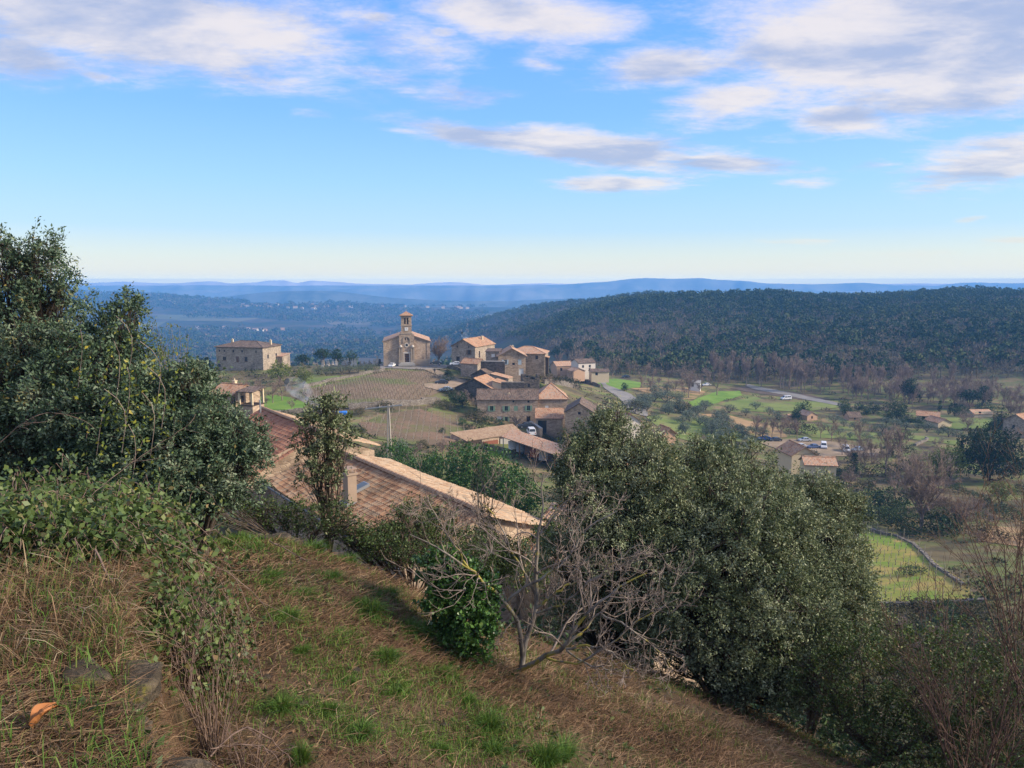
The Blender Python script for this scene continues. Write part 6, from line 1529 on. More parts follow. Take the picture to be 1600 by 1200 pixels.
# ------------------------------------------------------------------ the long tiled house below the terrace
def near_house():
    RE = np.array((0.0, 32.6, -11.0)); al = np.array((-0.607, 0.795, 0)); nr = np.array((-0.795, -0.607, 0)); fr_ = -nr
    def corr(mb_acc, s0, s1, zr, hw, drop, side, mat, name, parent, o, s_skip=None):
        """one slope of canal tiles as real corrugation, with uv"""
        n_t = int((s1 - s0) / 0.23); per = 6; nu = n_t * per + 1
        slope_len = math.hypot(hw, drop); nv = int(slope_len / 0.38)
        u = np.linspace(s0, s1, nu); 
        ph = (np.arange(nu) % per) / per
        arch = np.abs(np.sin(ph * math.pi)) ** .8 * 0.085
        vs = []
        for k in range(nv): vs += [(k / nv, 0.0), ((k + .985) / nv, 0.028)]
        vs = np.array(vs)
        rngj = np.random.RandomState(int(s0 * 10) + 3)
        col = (np.arange(nu) // per); cj = rngj.uniform(-.012, .012, n_t + 2)[col]
        U, Vv = np.meshgrid(u, vs[:, 0], indexing='ij'); st = np.meshgrid(u, vs[:, 1], indexing='ij')[1]
        sag = -0.10 * np.sin(Vv * math.pi) * (0.6 + .4 * np.sin(U * .7)) - .05 * np.sin(U * .45 + 1)
        hz = arch[:, None] + st + cj[:, None] + rngj.uniform(-.010, .010, U.shape)
        dr = nr if side > 0 else fr_
        P = RE + al * U[..., None] + dr * (Vv * hw)[..., None] + np.array((0, 0, 1.0)) * ((zr - RE[2]) - Vv * drop + hz + sag)[..., None] - o
        me = bpy.data.meshes.new(name)
        a, b = U.shape; idx = np.arange(a * b).reshape(a, b)
        F = np.stack([idx[:-1, :-1], idx[1:, :-1], idx[1:, 1:], idx[:-1, 1:]], -1).reshape(-1, 4)
        if side < 0: F = F[:, ::-1]
        me.from_pydata(P.reshape(-1, 3).tolist(), [], F.tolist())
        uv = me.uv_layers.new(name='UVMap'); uvv = np.stack([U.ravel() , (Vv * slope_len).ravel()], 1)[F.ravel()]
        uv.data.foreach_set('uv', uvv.astype(np.float32).ravel()); me.materials.append(mat)
        return link(bpy.data.objects.new(name, me), parent)
    def walls(r, o, s0, s1, zr, hwn, hwf, drop, mat, bottom):
        mb = MB(); up = np.array((0, 0, 1.0))
        def pt(s, w, z_): return RE * (1, 1, 0) + al * s + nr * w + up * z_ - o
        i = .35
        a, b, c, d = (s0 + i, hwn - i), (s1 - i, hwn - i), (s1 - i, -(hwf - i)), (s0 + i, -(hwf - i))
        zen, zef = zr - drop * (1 - i / hwn) - .06, zr - drop * (1 - i / hwf) - .06
        for (p, q, z1, z2) in ((a, b, zen, zen), (c, d, zef, zef)): mb.poly([pt(*p, bottom), pt(*q, bottom), pt(*q, z2), pt(*p, z1)])
        for (p, q, z1, z2) in ((b, c, zen, zef), (d, a, zef, zen)): mb.poly([pt(*p, bottom), pt(*q, bottom), pt(*q, z2), pt(p[0], 0, zr - .08), pt(*p, z1)])
        mb.build('wall', mat, r)
    o = RE + al * 10 + np.array((0, 0, -5.5))
    r = empty('long_tiled_house', o, 0, 'long stone house below the terrace, its weathered orange tile roof running away to the left', 'house')
    near = corr(None, 2.0, 20.2, -11.0, 4.7, 1.55, 1, TERRA_NEAR, 'roof', r, o); far_ = corr(None, 2.0, 20.2, -11.0, 4.4, 1.45, -1, TERRA_NEARLIT, 'roof', r, o)
    m = MB()
    for k in range(44):
        a = RE + al * (2.0 + k * .414) - o + (0, 0, .05 + .01 * math.sin(k * 1.7)); b = RE + al * (2.0 + (k + 1) * .414 + .03) - o + (0, 0, .08 + .01 * math.sin(k * 2.1)); half_round(m, a, b, .15 + .01 * (k % 2), 6)
    m.build('ridge_tiles', TERRA, r)
    walls(r, o, 2.0, 20.2, -11.0, 4.7, 4.4, 1.55, STONE_WARM, -17.5)
    # gutter on the near eave
    g = Acc(); e0 = RE + al * 2.0 + nr * 4.82 + (0, 0, -1.62) - o; e1 = RE + al * 20.2 + nr * 4.82 + (0, 0, -1.62) - o
    g.tubes(np.linspace(e0, e1, 12)[None], np.full((1, 12), .07), 8); g.build('gutter', plain('dull_zinc', (.12, .12, .12), .6), r, smooth=True)
    # chimney
    cb = RE + al * 10.9 + nr * 3.0 + (0, 0, -1.0 - .0) - o
    c = MB(); c.box(-.33, .33, -.26, .26, -.4, 1.65); c.box(-.40, .40, -.33, .33, 1.652, 1.76); 
    ch = c.build('chimney', plain('chimney_render', (0.36, 0.27, 0.20), .9, .1, var=.2, scale=2), r); ch.location = cb; ch.rotation_euler = (0, 0, math.atan2(al[1], al[0]))
    c = MB(); c.box(-.36, .36, -.29, .29, 1.95, 2.02)
    for (x, y) in ((-.3, -.23), (.24, -.23), (-.3, .17), (.24, .17)): c.box(x, x + .06, y, y + .06, 1.762, 1.948)
    k = c.build('chimney_cap', TERRA_PINKP, ch)
    f = MB(); f.box(-.48, .48, -.42, .42, -.25, .10); fl = f.build('flashing', METAL_GREY, ch)
    # skylight
    sc = RE + al * 11.9 + nr * 1.9 + (0, 0, -1.9 * .33 + .12) - o
    sk = MB(); sk.box(-.36, .36, -.45, .45, -.08, .08); so_ = sk.build('skylight', METAL_GREY, r); so_.location = sc
    tilt = math.atan(1.55 / 4.7); so_.rotation_euler = (Matrix.Rotation(math.atan2(al[1], al[0]), 3, 'Z') @ Matrix.Rotation(tilt, 3, 'X').inverted()).to_euler()
    gl = MB(); gl.box(-.29, .29, -.38, .38, .081, .10); gl.build('pane', plain('sky_glass', (0.12, 0.15, 0.18), .55, .3), so_)
    # upper building of the same row
    o2 = RE + al * 27 + np.array((0, 0, -5.5))
    r2 = empty('red_tiled_house', o2, 0, 'higher house at the far end of the long roof, its near slope deep red', 'house')
    corr(None, 21.6, 34.0, -10.1, 5.6, 2.7, 1, TERRA_RED, 'roof', r2, o2); corr(None, 21.6, 34.0, -10.1, 4.4, 1.6, -1, TERRA_NEARLIT, 'roof', r2, o2)
    m = MB()
    for k in range(30):
        a = RE + al * (21.6 + k * .415) - o2 + (0, 0, .95); b = RE + al * (21.6 + (k + 1) * .415 + .03) - o2 + (0, 0, .97); half_round(m, a, b, .15, 6)
    m.build('ridge_tiles', TERRA, r2)
    walls(r2, o2, 21.6, 34.0, -10.1, 5.6, 4.4, 2.0, STONE_WARM, -18)
    d = MB(); d.box(-.35, .35, -.3, .3, -.6, .55); dm = d.build('roof_vent', WOOD_DARK, r2); dm.location = RE + al * 30.5 + nr * 2.2 + (0, 0, .9 - 2.2 * .48 + .2) - o2; dm.rotation_euler = (0, 0, math.atan2(al[1], al[0]))
    d = MB(); d.cyl((0, 0, 0), (0, 0, 1.2), .07, .07, 8); dm = d.build('flue', METAL_GREY, r2); dm.location = RE + al * 33 + nr * .5 + (0, 0, .6) - o2
    # lower wing at the near end
    house('tiled_wing', 'pale tiled wing at the near right end of the long roof, behind the fig tree', 'house', 0, 0, 0, 7.5, 6.5, 3.6, 1.5, 'gx', 2.49 + math.pi, .3, STONE_WARM, TERRA_PINK, [('f', 2.5, 1.2, .9, 1.2, 'win')], [], None, -4, loc=(3.4, 33.2, -16.9))
TERRA_NEARLIT = tilemat('terracotta_tiles_lit', [(0, (0.31, 0.19, 0.11)), (0.3, (0.45, 0.30, 0.185)), (0.6, (0.52, 0.38, 0.25)), (1, (0.35, 0.27, 0.19))], geo=True, moss=0.25)  # far slopes' tiles, painted paler for the light they catch
TERRA_PINKP = plain('clay_slab', (0.34, 0.24, 0.18), .9)
near_house()

# ------------------------------------------------------------------ trees and bushes of the middle distance: one of each kind, then copies
def tmpl_leafy(kind, blobs, n, per, leaf, spread, mat, seed, trunk=0.03, shell=.5, aspect=.6, low=-.7, twigs=8, bark=None):
    """unit tree (height 1) as a pair of meshes"""
    rng = np.random.RandomState(seed); p, d, k = clusters(blobs, n, rng, shell, low)
    A = Acc(); crown(A, p, d, rng, per, leaf, spread, aspect)
    T = Acc(); limbs(T, (0, 0, 0), blobs, p, rng, trunk, trunk * .12, twigs, 6)
    return [('crown', A.mesh('crown', mat)), ('trunk', T.mesh('trunk', bark or BARK, True))]
def tmpl_bare(seed, mat, spreadf=1.0, n=(9, 6, 6, 4), ang=.62, up=.5, trunk=.022, th=.42, rmin=.0022, up_trunk=True):
    rng = np.random.RandomState(seed)
    P = polyline([(0, 0, -.05), (0.01, 0, .2), (-.01, .01, th)], 7)[None]; P = P * 1.0
    R = np.linspace(trunk, trunk * .55, 7)[None]
    A = Acc(); A.tubes(P, R, 7)
    P, R = grow(P, R, rng, n[0], 1.15 * spreadf, ang, up, .07, .45, 1, 7, .55, rmin); A.tubes(P, R, 5)
    T = Acc()
    P, R = grow(P, R, rng, n[1], .5, ang * .95, up * .7, .1, .2, 1, 5, .6, rmin); T.tubes(P, R, 3)
    P, R = grow(P, R, rng, n[2], .55, ang, up * .5, .12, .2, 1, 4, .6, rmin); T.tubes(P, R, 3)
    P, R = grow(P, R, rng, n[3], .55, ang, up * .4, .12, .2, 1, 3, .6, rmin * .8); T.tubes(P, R, 3)
    return [('trunk', A.mesh('trunk', mat, True)), ('twigs', T.mesh('twigs', mat))]
r_ = lambda *a: a
K = {}
K['oak'] = [tmpl_leafy('oak', [(0, 0, .62, .34, .36), (.2, .1, .5, .24, .24), (-.2, .05, .45, .24, .26), (.0, -.15, .38, .26, .26), (.05, .1, .25, .3, .22)], 420, 8, .055, .05, MIDOAK, 71, .03),
            tmpl_leafy('oak', [(-.05, 0, .66, .28, .32), (.22, 0, .52, .26, .26), (-.24, -.05, .5, .22, .24), (.08, -.15, .35, .28, .25), (-.1, .1, .25, .3, .22)], 420, 8, .055, .05, MIDOAK, 72, .03)]
K['laurel'] = [tmpl_leafy('laurel', [(0, 0, .6, .3, .38), (.24, .05, .45, .26, .35), (-.24, 0, .42, .26, .34), (0, -.18, .35, .3, .33), (.1, .1, .75, .16, .2), (-.12, 0, .72, .15, .2), (0, 0, .15, .4, .2)], 900, 10, .035, .04, LAUREL, 73, .02),
               tmpl_leafy('laurel', [(.05, 0, .55, .3, .36), (.28, .05, .4, .24, .35), (-.22, 0, .5, .24, .34), (0, -.18, .3, .32, .3), (.0, .1, .8, .12, .18), (0, 0, .15, .4, .2)], 900, 10, .035, .04, LAUREL, 74, .02)]
K['pine'] = [tmpl_leafy('pine', [(0, 0, .78, .3, .18), (.2, .05, .68, .22, .14), (-.22, 0, .7, .22, .15), (0, -.2, .62, .24, .14), (.05, .18, .6, .2, .13), (-.1, -.05, .5, .22, .12)], 380, 9, .05, .045, PINE, 75, .03),
             tmpl_leafy('pine', [(0, 0, .8, .22, .2), (.15, .05, .62, .24, .16), (-.18, 0, .58, .22, .16), (0, -.1, .42, .26, .16)], 380, 9, .05, .045, PINE, 76, .03)]
K['umbrella'] = [tmpl_leafy('umbrella', [(0, 0, .68, .42, .30), (.38, .05, .58, .28, .26), (-.38, 0, .56, .28, .28), (0, -.3, .5, .34, .26), (.2, .3, .6, .3, .26), (-.2, -.1, .38, .34, .22), (.3, -.2, .42, .28, .2), (0, 0, .3, .5, .26), (.3, 0, .25, .35, .22), (-.35, 0, .3, .35, .22)], 2800, 10, .036, .034, PINE, 77, .035)]
K['cypress'] = [tmpl_leafy('cypress', [(0, 0, .5, .10, .46), (0.01, 0, .3, .12, .28), (0, 0, .8, .06, .2)], 260, 8, .04, .02, PINE, 78, .02, low=-.95)]
K['fir'] = [tmpl_leafy('fir', [(0, 0, .12 + .11 * k, .26 * (1 - k / 8.2) + .02, .075) for k in range(8)], 620, 8, .035, .03, PINE, 79, .02, low=-.95)]
K['olive'] = [tmpl_leafy('olive', [(0, 0, .62, .38, .3), (.3, .1, .5, .28, .26), (-.3, 0, .5, .3, .28), (0, -.25, .42, .32, .26)], 320, 7, .06, .06, OLIVE, 81, .05),
              tmpl_leafy('olive', [(.1, 0, .6, .34, .32), (-.3, .1, .5, .3, .28), (.35, -.1, .42, .26, .24)], 300, 7, .06, .06, OLIVE, 82, .05)]
K['yellow'] = [tmpl_leafy('yellow', [(0, 0, .62, .32, .34), (.22, .1, .5, .26, .26), (-.24, 0, .46, .26, .28), (0, -.2, .35, .3, .28)], 460, 8, .05, .05, YG_MID, 83, .03)]
K['scrub'] = [tmpl_leafy('scrub', [(0, 0, .4, .5, .45), (.5, .1, .3, .4, .35), (-.5, 0, .3, .42, .36)], 260, 7, .09, .09, SCRUB, 84, .04, bark=TWIG_FAR)]
K['bramble'] = [tmpl_leafy('bramble', [(0, 0, .4, .5, .45), (.5, .1, .3, .4, .35), (-.5, 0, .3, .42, .36)], 300, 7, .08, .08, MIDOAK, 85, .04)]
K['bare'] = [tmpl_bare(91, TWIG_FAR), tmpl_bare(92, TWIG_FAR, 1.1, ang=.75), tmpl_bare(93, TWIG_FAR, .95, ang=.55)]
K['bigbare'] = [tmpl_bare(94, TWIG_FAR, 1.25, (16, 8, 7, 4), .62, .5, .020, .30, .0016)]
K['poplar'] = [tmpl_bare(95, TWIG_FAR, .55, (12, 6, 5, 3), .38, .9, .016, .7, .0020), tmpl_bare(96, TWIG_FAR, .6, (11, 6, 5, 3), .42, .8, .016, .65, .0020)]
K['bush'] = [tmpl_bare(97, TWIG_FAR, 1.9, (14, 7, 6, 3), .85, .5, .02, .12, .003)]
K['pollard'] = [tmpl_bare(98, TWIG, .75, (8, 4, 4, 3), .9, .3, .055, .45, .004)]
CNT = {}
rgt = random.Random(77)
def plant(kind, px, py, hpx, label, cat='tree', group=None, name=None, ymin=60, Y=None, wide=1.0, Yfix=None):
    b = gp(px, py, ymin) if Y is None else (gY(px, Y) if Yfix is None else W(px, py, Y))
    i = CNT.get(kind, 0); CNT[kind] = i + 1
    parts = K[kind][i % len(K[kind])]
    nm = name or {'oak': 'evergreen_tree', 'laurel': 'laurel_shrub', 'pine': 'pine_tree', 'umbrella': 'umbrella_pine', 'cypress': 'cypress', 'fir': 'fir_tree', 'olive': 'olive_tree', 'yellow': 'yellow_green_tree', 'scrub': 'scrub_bush', 'bramble': 'green_bush', 'bare': 'bare_tree', 'bigbare': 'bare_tree', 'poplar': 'bare_poplar', 'bush': 'bare_bush', 'pollard': 'pollard_tree'}[kind]
    h = SZ(hpx, b[1])
    o = empty(nm, (b[0], b[1], b[2] - .05 * h * .3), rgt.uniform(0, 6.28), label, cat, group)
    o.scale = (h * wide, h * wide, h)
    for pn, me in parts:
        link(bpy.data.objects.new(pn, me), o)
    return o
# around the church
plant('bigbare', 686, 572, 58, 'large bare plane tree standing right of the church', wide=1.0)
plant('pine', 505, 562, 30, 'broad dark pine left of the cemetery', Y=262, wide=1.1); plant('pine', 528, 562, 28, 'dark pine touching the broad pine left of the cemetery', Y=266, wide=1.1)
plant('pine', 475, 560, 24, 'low dark pine beyond the orchard left of the church', Y=270, wide=1.2); plant('oak', 551, 560, 25, 'round dark evergreen nearest the cemetery', Y=262, wide=.9)
plant('cypress', 326, 557, 22, 'short cypress left of the manor', Y=245, wide=1.6)
for i, x in enumerate((308, 316, 324)): plant('oak', x, 570, 20, 'dark hedge bush against the left end of the manor', 'bush', 'hedge bushes at the left end of the manor', 'hedge_bush', Y=238, wide=1.2)
plant('yellow', 437, 588, 38, 'yellow green tree in front of the manor corner', wide=1.1, Y=200); plant('yellow', 474, 596, 30, 'small yellow green tree right of the larger one by the manor', Y=195)
plant('yellow', 350, 606, 40, 'yellow green tree in front of the manor left windows', Y=170, wide=1.2); plant('oak', 342, 612, 30, 'dark tree above the cream house roof', Y=150)
for i, x in enumerate((497, 509, 521, 534, 547, 560, 572, 584)): plant('olive', x, 581, 14, 'silvery olive tree in the row below the cemetery wall', 'tree', 'olive trees below the cemetery', Y=214, wide=1.1)
for i, (x, y, h) in enumerate(((372, 600, 36), (390, 605, 34), (408, 612, 40), (425, 606, 36), (395, 585, 26), (415, 584, 24), (455, 600, 22))): plant('bare', x, y, h, 'bare grey tree in the thin wood below the manor', 'tree', 'bare trees below the manor', Y=180 - i * 3)
plant('bare', 441, 627, 40, 'dark trunked bare fruit tree on the green lawn'); plant('olive', 382, 600, 24, 'grey olive tree behind the cream house', Y=165)
plant('oak', 410, 632, 34, 'dark evergreen behind the lawn left side', Y=142); plant('oak', 398, 622, 30, 'dark evergreen beside the cream house terrace', Y=150); plant('bramble', 408, 650, 26, 'dark green bush in front of the cream house', 'bush', Y=112, wide=1.1)
for x, y, h in ((455, 632, 18), (468, 636, 22), (482, 640, 26), (492, 648, 22)): plant('laurel', x, y, h, 'blue green bush in the smoke beside the lawn', 'bush', 'bushes in the bonfire smoke', Y=132, wide=1.3)
plant('fir', 700, 584, 15, 'small dark conifer beside the track bend', wide=1.6, Y=212); plant('bramble', 703, 590, 12, 'green bush below the small conifer at the track bend', 'bush', Y=205)
plant('pollard', 724, 570, 34, 'bare tree in front of the tiled gable', wide=1.1, Y=220)
plant('pollard', 807, 664, 40, 'thick pollarded plane tree against the farmhouse front', Y=166, wide=1.1)
for i, x in enumerate((834, 839, 844, 849, 854, 859, 864)): plant('laurel', x, 581, 13, 'clipped green hedge plant right of the tall village house', 'hedge', 'hedge right of the village houses', 'hedge_plant', Y=208, wide=.9)
plant('bramble', 826, 582, 16, 'dark bush between the tall stone house and the hedge', 'bush', Y=206)
plant('fir', 846, 612, 18, 'small dark conifer beside the ruined tower', Y=186, wide=1.3)
plant('oak', 722, 642, 26, 'dark ivy bush at the left corner of the stone barn', 'bush', Y=178); plant('oak', 709, 640, 20, 'dark scrub left of the stone barn', 'bush', Y=180); plant('bramble', 745, 650, 16, 'green bush below the stone barn', 'bush', Y=172)
plant('laurel', 722, 672, 14, 'bright green bush on the brown bank', 'bush', Y=160, wide=1.5); plant('bramble', 765, 664, 16, 'dark bush at the left foot of the farmhouse', 'bush', Y=166, wide=1.4); plant('bramble', 782, 668, 12, 'low bush by the white farmhouse door', 'bush', Y=164)
plant('bramble', 690, 668, 10, 'small green bush on the lower vineyard edge', 'bush', Y=150)
plant('olive', 626, 690, 36, 'grey olive tree at the edge of the lower vineyard', wide=.8, Y=118); plant('bare', 690, 695, 36, 'bare shrub behind the green laurels', Y=125); plant('bare', 650, 690, 26, 'bare shrub right of the grey olive', Y=122)
plant('scrub', 575, 672, 22, 'dull bush left of the utility pole', 'bush', Y=105); plant('laurel', 583, 700, 40, 'green laurel left of the utility pole', 'shrub', Y=88); plant('laurel', 562, 690, 30, 'small green laurel above the tiled roof', 'shrub', Y=90)
for i, (x, y, h, lb) in enumerate(((607, 742, 100, 'laurel at the foot of the utility pole'), (640, 752, 102, 'broad laurel right of the utility pole'), (672, 757, 100, 'third laurel from the utility pole in the bright green row'), (702, 763, 124, 'tallest pointed laurel in the bright green row'), (737, 772, 140, 'bushy laurel below the hangar doors'), (774, 782, 150, 'dark laurel in front of the open shed'), (808, 790, 130, 'rightmost bright green laurel near the oaks'))): plant('laurel', x, y, h, lb, 'shrub', Y=82 - i * 2.5, wide=.95)
plant('bare', 590, 730, 40, 'bare brown shrub among the laurels beside the pole', Y=84); plant('bush', 760, 790, 60, 'bare stems standing before the dark laurel', 'bush', Y=58)
# right of the village
plant('oak', 913, 634, 46, 'large dark evergreen beside the hipped farmhouse', Y=165, wide=1.1); plant('oak', 968, 650, 30, 'narrow dark evergreen beside the curving road', Y=145, wide=.7)
plant('oak', 976, 612, 15, 'small round tree at the edge of the bright meadow', wide=1.0)
for i, (x, y, h) in enumerate(((1000, 668, 44), (1006, 668, 54), (1012, 668, 58), (1020, 668, 56))): plant('cypress', x, y, h, 'slim cypress in the group beside the road', 'tree', 'slim cypresses beside the road', Y=128, wide=.9)
plant('oak', 1010, 675, 38, 'dark evergreen clump below the slim cypresses', Y=124, wide=1.2); plant('oak', 1030, 672, 30, 'dark evergreen right of the slim cypresses', Y=128)
rr = random.Random(5)
def many(kind, pts, label, group, hpx, cat='tree', name=None, jit=3, wide=1.0, ymin=60):
    for (x, y) in pts:
        plant(kind, x + rr.uniform(-jit, jit), y + rr.uniform(-jit * .4, jit * .4), hpx * rr.uniform(.75, 1.25), label, cat, group, name, ymin, wide=wide * rr.uniform(.85, 1.15))
many('bare', [(872, 575), (892, 572), (905, 574), (925, 580), (948, 584), (955, 592), (930, 590), (964, 586), (985, 585), (880, 588), (868, 600), (860, 608), (895, 597)], 'bare reddish tree round the hamlet roofs', 'bare trees round the hamlet', 26)
many('pine', [(868, 566), (885, 563), (962, 578), (905, 562), (935, 566), (1000, 580), (1040, 585), (985, 572)], 'dark pine at the foot of the wooded hill behind the hamlet', 'dark pines behind the hamlet', 28)
many('bare', [(x, y) for x, y in [(1005, 606), (1018, 612), (1030, 606), (1040, 613), (1052, 616), (1065, 612), (1072, 618), (1080, 610), (1092, 615), (1098, 605), (1062, 600), (1045, 598), (1020, 598), (1075, 600), (1108, 600), (1010, 592)]], 'bare fruit tree on the brown orchard soil', 'bare orchard trees', 26)
plant('bare', 1120, 618, 44, 'tall reddish bare tree at the end of the orchard'); plant('bare', 1076, 622, 44, 'tall dark bare tree in front of the white orchard shed')
belt = []
for i in range(150):
    x = rr.uniform(1110, 1600); t_ = (x - 1110) / 490; y0 = 592 + 46 * t_; belt.append((x, y0 + rr.uniform(-12, 14) * (0.4 + t_)))
belt.sort(key=lambda p: p[1])
many('poplar', belt[:75], 'bare grey tree in the leafless belt under the wooded hill', 'trees of the leafless belt', 36)
many('bare', belt[75:], 'bare round headed tree in the leafless belt under the wooded hill', 'round headed trees of the leafless belt', 32)
many('oak', [(1325, 648), (1340, 645), (1352, 648), (1366, 647), (1318, 642), (1408, 664), (1420, 660), (1436, 667), (1475, 676), (1500, 652), (1540, 648)], 'bright rounded bush in the hedge between the valley cottages', 'bushes between the valley cottages', 16, 'bush', 'green_bush', wide=1.4)
plant('fir', 1244, 657, 30, 'dark fir beside the pink gabled cottage', wide=1.1); plant('oak', 1256, 652, 28, 'dark tree right of the fir beside the pink cottage', wide=.8)
plant('oak', 1402, 657, 32, 'dark evergreen in the middle of the valley cottages'); plant('oak', 1388, 660, 20, 'low dark evergreen left of the middle one'); 
many('cypress', [(1480, 648), (1487, 647), (1494, 650), (1468, 645)], 'small cypress by the pale valley bungalows', 'small cypresses by the bungalows', 18, wide=1.2)
many('pine', [(1420, 632), (1515, 640), (1535, 636), (1300, 600), (1330, 604)], 'dark pine rising out of the leafless belt', 'dark pines in the leafless belt', 32)
plant('bush', 1512, 672, 38, 'round bare purple bush beside the fir', 'bush', wide=.9); plant('fir', 1563, 672, 42, 'tall dark fir near the right edge', wide=1.2); plant('fir', 1552, 674, 30, 'shorter dark fir in front of the tall one', wide=1.2)
ol = []
for i in range(64):
    t_ = rr.uniform(0, 1); s_ = rr.uniform(-1, 1); ol.append((1000 + 180 * t_ + 24 * s_, 622 + 78 * t_ - 16 * s_))
many('olive', sorted(ol, key=lambda p: p[1]), 'grey green olive tree on the slope right of the road', 'olive trees on the slope right of the road', 17, wide=1.25)
many('olive', [(1300, 662), (1318, 668), (1336, 672), (1350, 668), (1365, 676), (1310, 680), (1330, 684), (1350, 688), (1374, 684), (1290, 672), (1385, 664), (1400, 668), (1416, 672), (1432, 674), (1450, 677), (1466, 680), (1484, 683), (1500, 686), (1380, 676), (1395, 678), (1180, 640), (1200, 648), (1165, 650), (1140, 645), (1100, 640), (1215, 655)], 'olive tree in the valley olive rows', 'olive trees of the valley rows', 14, wide=1.3)
# nearer right
plant('umbrella', 1545, 752, 92, 'big rounded dark pine near the right edge', wide=.78); plant('yellow', 1485, 752, 66, 'yellow green tree left of the big rounded pine', wide=.85); plant('yellow', 1462, 745, 44, 'smaller yellow green tree joined to the larger one')
plant('yellow', 1565, 790, 44, 'yellow green bush below the big rounded pine', 'bush')
plant('bigbare', 1438, 830, 165, 'big vase shaped bare tree in the middle of the right slope', wide=1.0); plant('bigbare', 1500, 832, 74, 'bare tree right of the big vase shaped one', wide=1.2)
plant('poplar', 1383, 745, 78, 'slender ivy grown poplar, left of the pair', wide=1.0); plant('poplar', 1403, 742, 74, 'slender ivy grown poplar, right of the pair')
plant('cypress', 1333, 748, 46, 'ivy covered trunk right of the cream yellow house', wide=1.2); plant('bare', 1334, 746, 62, 'bare crown above the ivy covered trunk', wide=.6)
many('bare', [(1190, 690), (1205, 684), (1220, 690), (1232, 680), (1180, 684), (1318, 712), (1340, 720), (1362, 724), (1300, 690), (1350, 740), (1245, 690), (1285, 684), (1345, 700)], 'bare tree around the sandy car park', 'bare trees round the car park', 40, wide=.75)
many('bramble', [(1375, 815), (1392, 822), (1410, 828), (1360, 800), (1350, 812), (1385, 800), (1410, 812), (1462, 832), (1480, 836), (1400, 795), (1425, 838)], 'dark bush in the hedge behind the green slope', 'dark bushes behind the green slope', 34, 'bush', wide=1.0)
many('bush', [(1330, 722), (1350, 712), (1372, 725), (1300, 735), (1420, 745), (1450, 770), (1470, 790), (1530, 800), (1545, 815), (1400, 770), (1330, 760), (1360, 765)], 'bare purple bush on the rough slope below the car park', 'bare bushes below the car park', 34, 'bush', wide=1.0)
many('bramble', [(1520, 778), (1540, 790), (1500, 770), (1560, 800), (1585, 812), (1420, 900), (1290, 740), (1315, 748)], 'green bush on the brown right hand slope', 'green bushes on the right slope', 18, 'bush', wide=1.3)
fill = []
for i in range(150):
    x = rr.uniform(870, 1640); y = rr.uniform(640, 860)
    if (1330 < x < 1500 and y > 832) or (1190 < x < 1380 and 684 < y < 714) or (1085 < x < 1235 and y < 686): continue
    fill.append((x, y))
many('scrub', sorted(fill[:40], key=lambda p: p[1]), 'dull brown scrub bush on the rough valley side', 'scrub bushes on the valley side', 22, 'bush', wide=1.1, ymin=50)
many('bush', sorted(fill[100:], key=lambda p: p[1]), 'bare twiggy bush on the rough valley side', 'bare bushes on the valley side', 26, 'bush', wide=1.0, ymin=50)
many('scrub', [(600, 640), (560, 648), (520, 652), (700, 640), (690, 636), (735, 655), (752, 660), (740, 675), (850, 690), (870, 695), (880, 680), (900, 690), (830, 700), (860, 585), (870, 592), (882, 600), (895, 606), (850, 595), (860, 600), (660, 700), (840, 585), (700, 615), (715, 620), (480, 655), (450, 655), (500, 645)], 'brown scrub bush on the banks round the farm', 'scrub bushes round the farm', 14, 'bush', wide=1.3)
many('bush', [(725, 628), (735, 632), (745, 640), (715, 630), (865, 655), (880, 660), (895, 668), (875, 672), (890, 680), (860, 690), (910, 645), (905, 640), (925, 640), (940, 645)], 'bare purple bush beside the farm walls', 'bare bushes beside the farm walls', 22, 'bush', wide=1.0)
low_ = [(rr.uniform(1350, 1640), rr.uniform(958, 1040)) for _ in range(34)]
many('scrub', low_[:16], 'olive brown scrub below the vine slope', 'scrub below the vine slope', 32, 'bush', wide=1.2, ymin=25)
many('bramble', low_[16:24], 'dark green scrub below the vine slope', 'green scrub below the vine slope', 30, 'bush', wide=1.2, ymin=25)
many('bush', low_[24:], 'bare twiggy scrub below the vine slope', 'bare scrub below the vine slope', 40, 'bush', ymin=25)
# slope between the terrace and the valley, seen through gaps
gapb = [(rr.uniform(-22, 40), rr.uniform(17, 70)) for _ in range(60)]
for (x, y) in gapb:
    a_ = (x + 12.0) * .795 + (y - 42) * .607
    if x < 6 and 24 < y < 62: continue
    px = 800 + FPX * x / y * .97
    o = plant(rr.choice(['scrub', 'bramble', 'bush']), px, 0, 60, 'bush on the steep bank below the terrace', 'bush', 'bushes on the steep bank', 'bank_bush', Y=y)
    s_ = rr.uniform(1.6, 3.2); o.scale = (s_, s_, s_)

# ------------------------------------------------------------------ vines: every stock near enough to tell apart
def vine_mesh():
    A = Acc(); A.tubes(polyline([(0, 0, -.1), (.03, 0, .25), (-.02, .02, .5)], 5)[None], np.linspace(.05, .035, 5)[None], 5, .2)
    for s in (-1, 1): A.tubes(polyline([(-.02, .02, .48), (s * .25, 0, .62), (s * .42, .03, .8)], 5)[None], np.linspace(.03, .012, 5)[None], 4, .2)
    return A
def stake_mesh():
    A = Acc(); A.tubes(np.array([[(0, 0, -.2), (0, 0, 1.35)]]), np.array([[.035, .03]]), 5, .8); return A
VSTEM = barkmat('vine_wood', (0.05, 0.035, 0.028), (0.11, 0.08, 0.06)); VSTAKE = barkmat('grey_stake', (0.30, 0.26, 0.21), (0.42, 0.37, 0.31))
vm = vine_mesh().mesh('vine_stem', VSTEM); sm = stake_mesh().mesh('stake', VSTAKE)
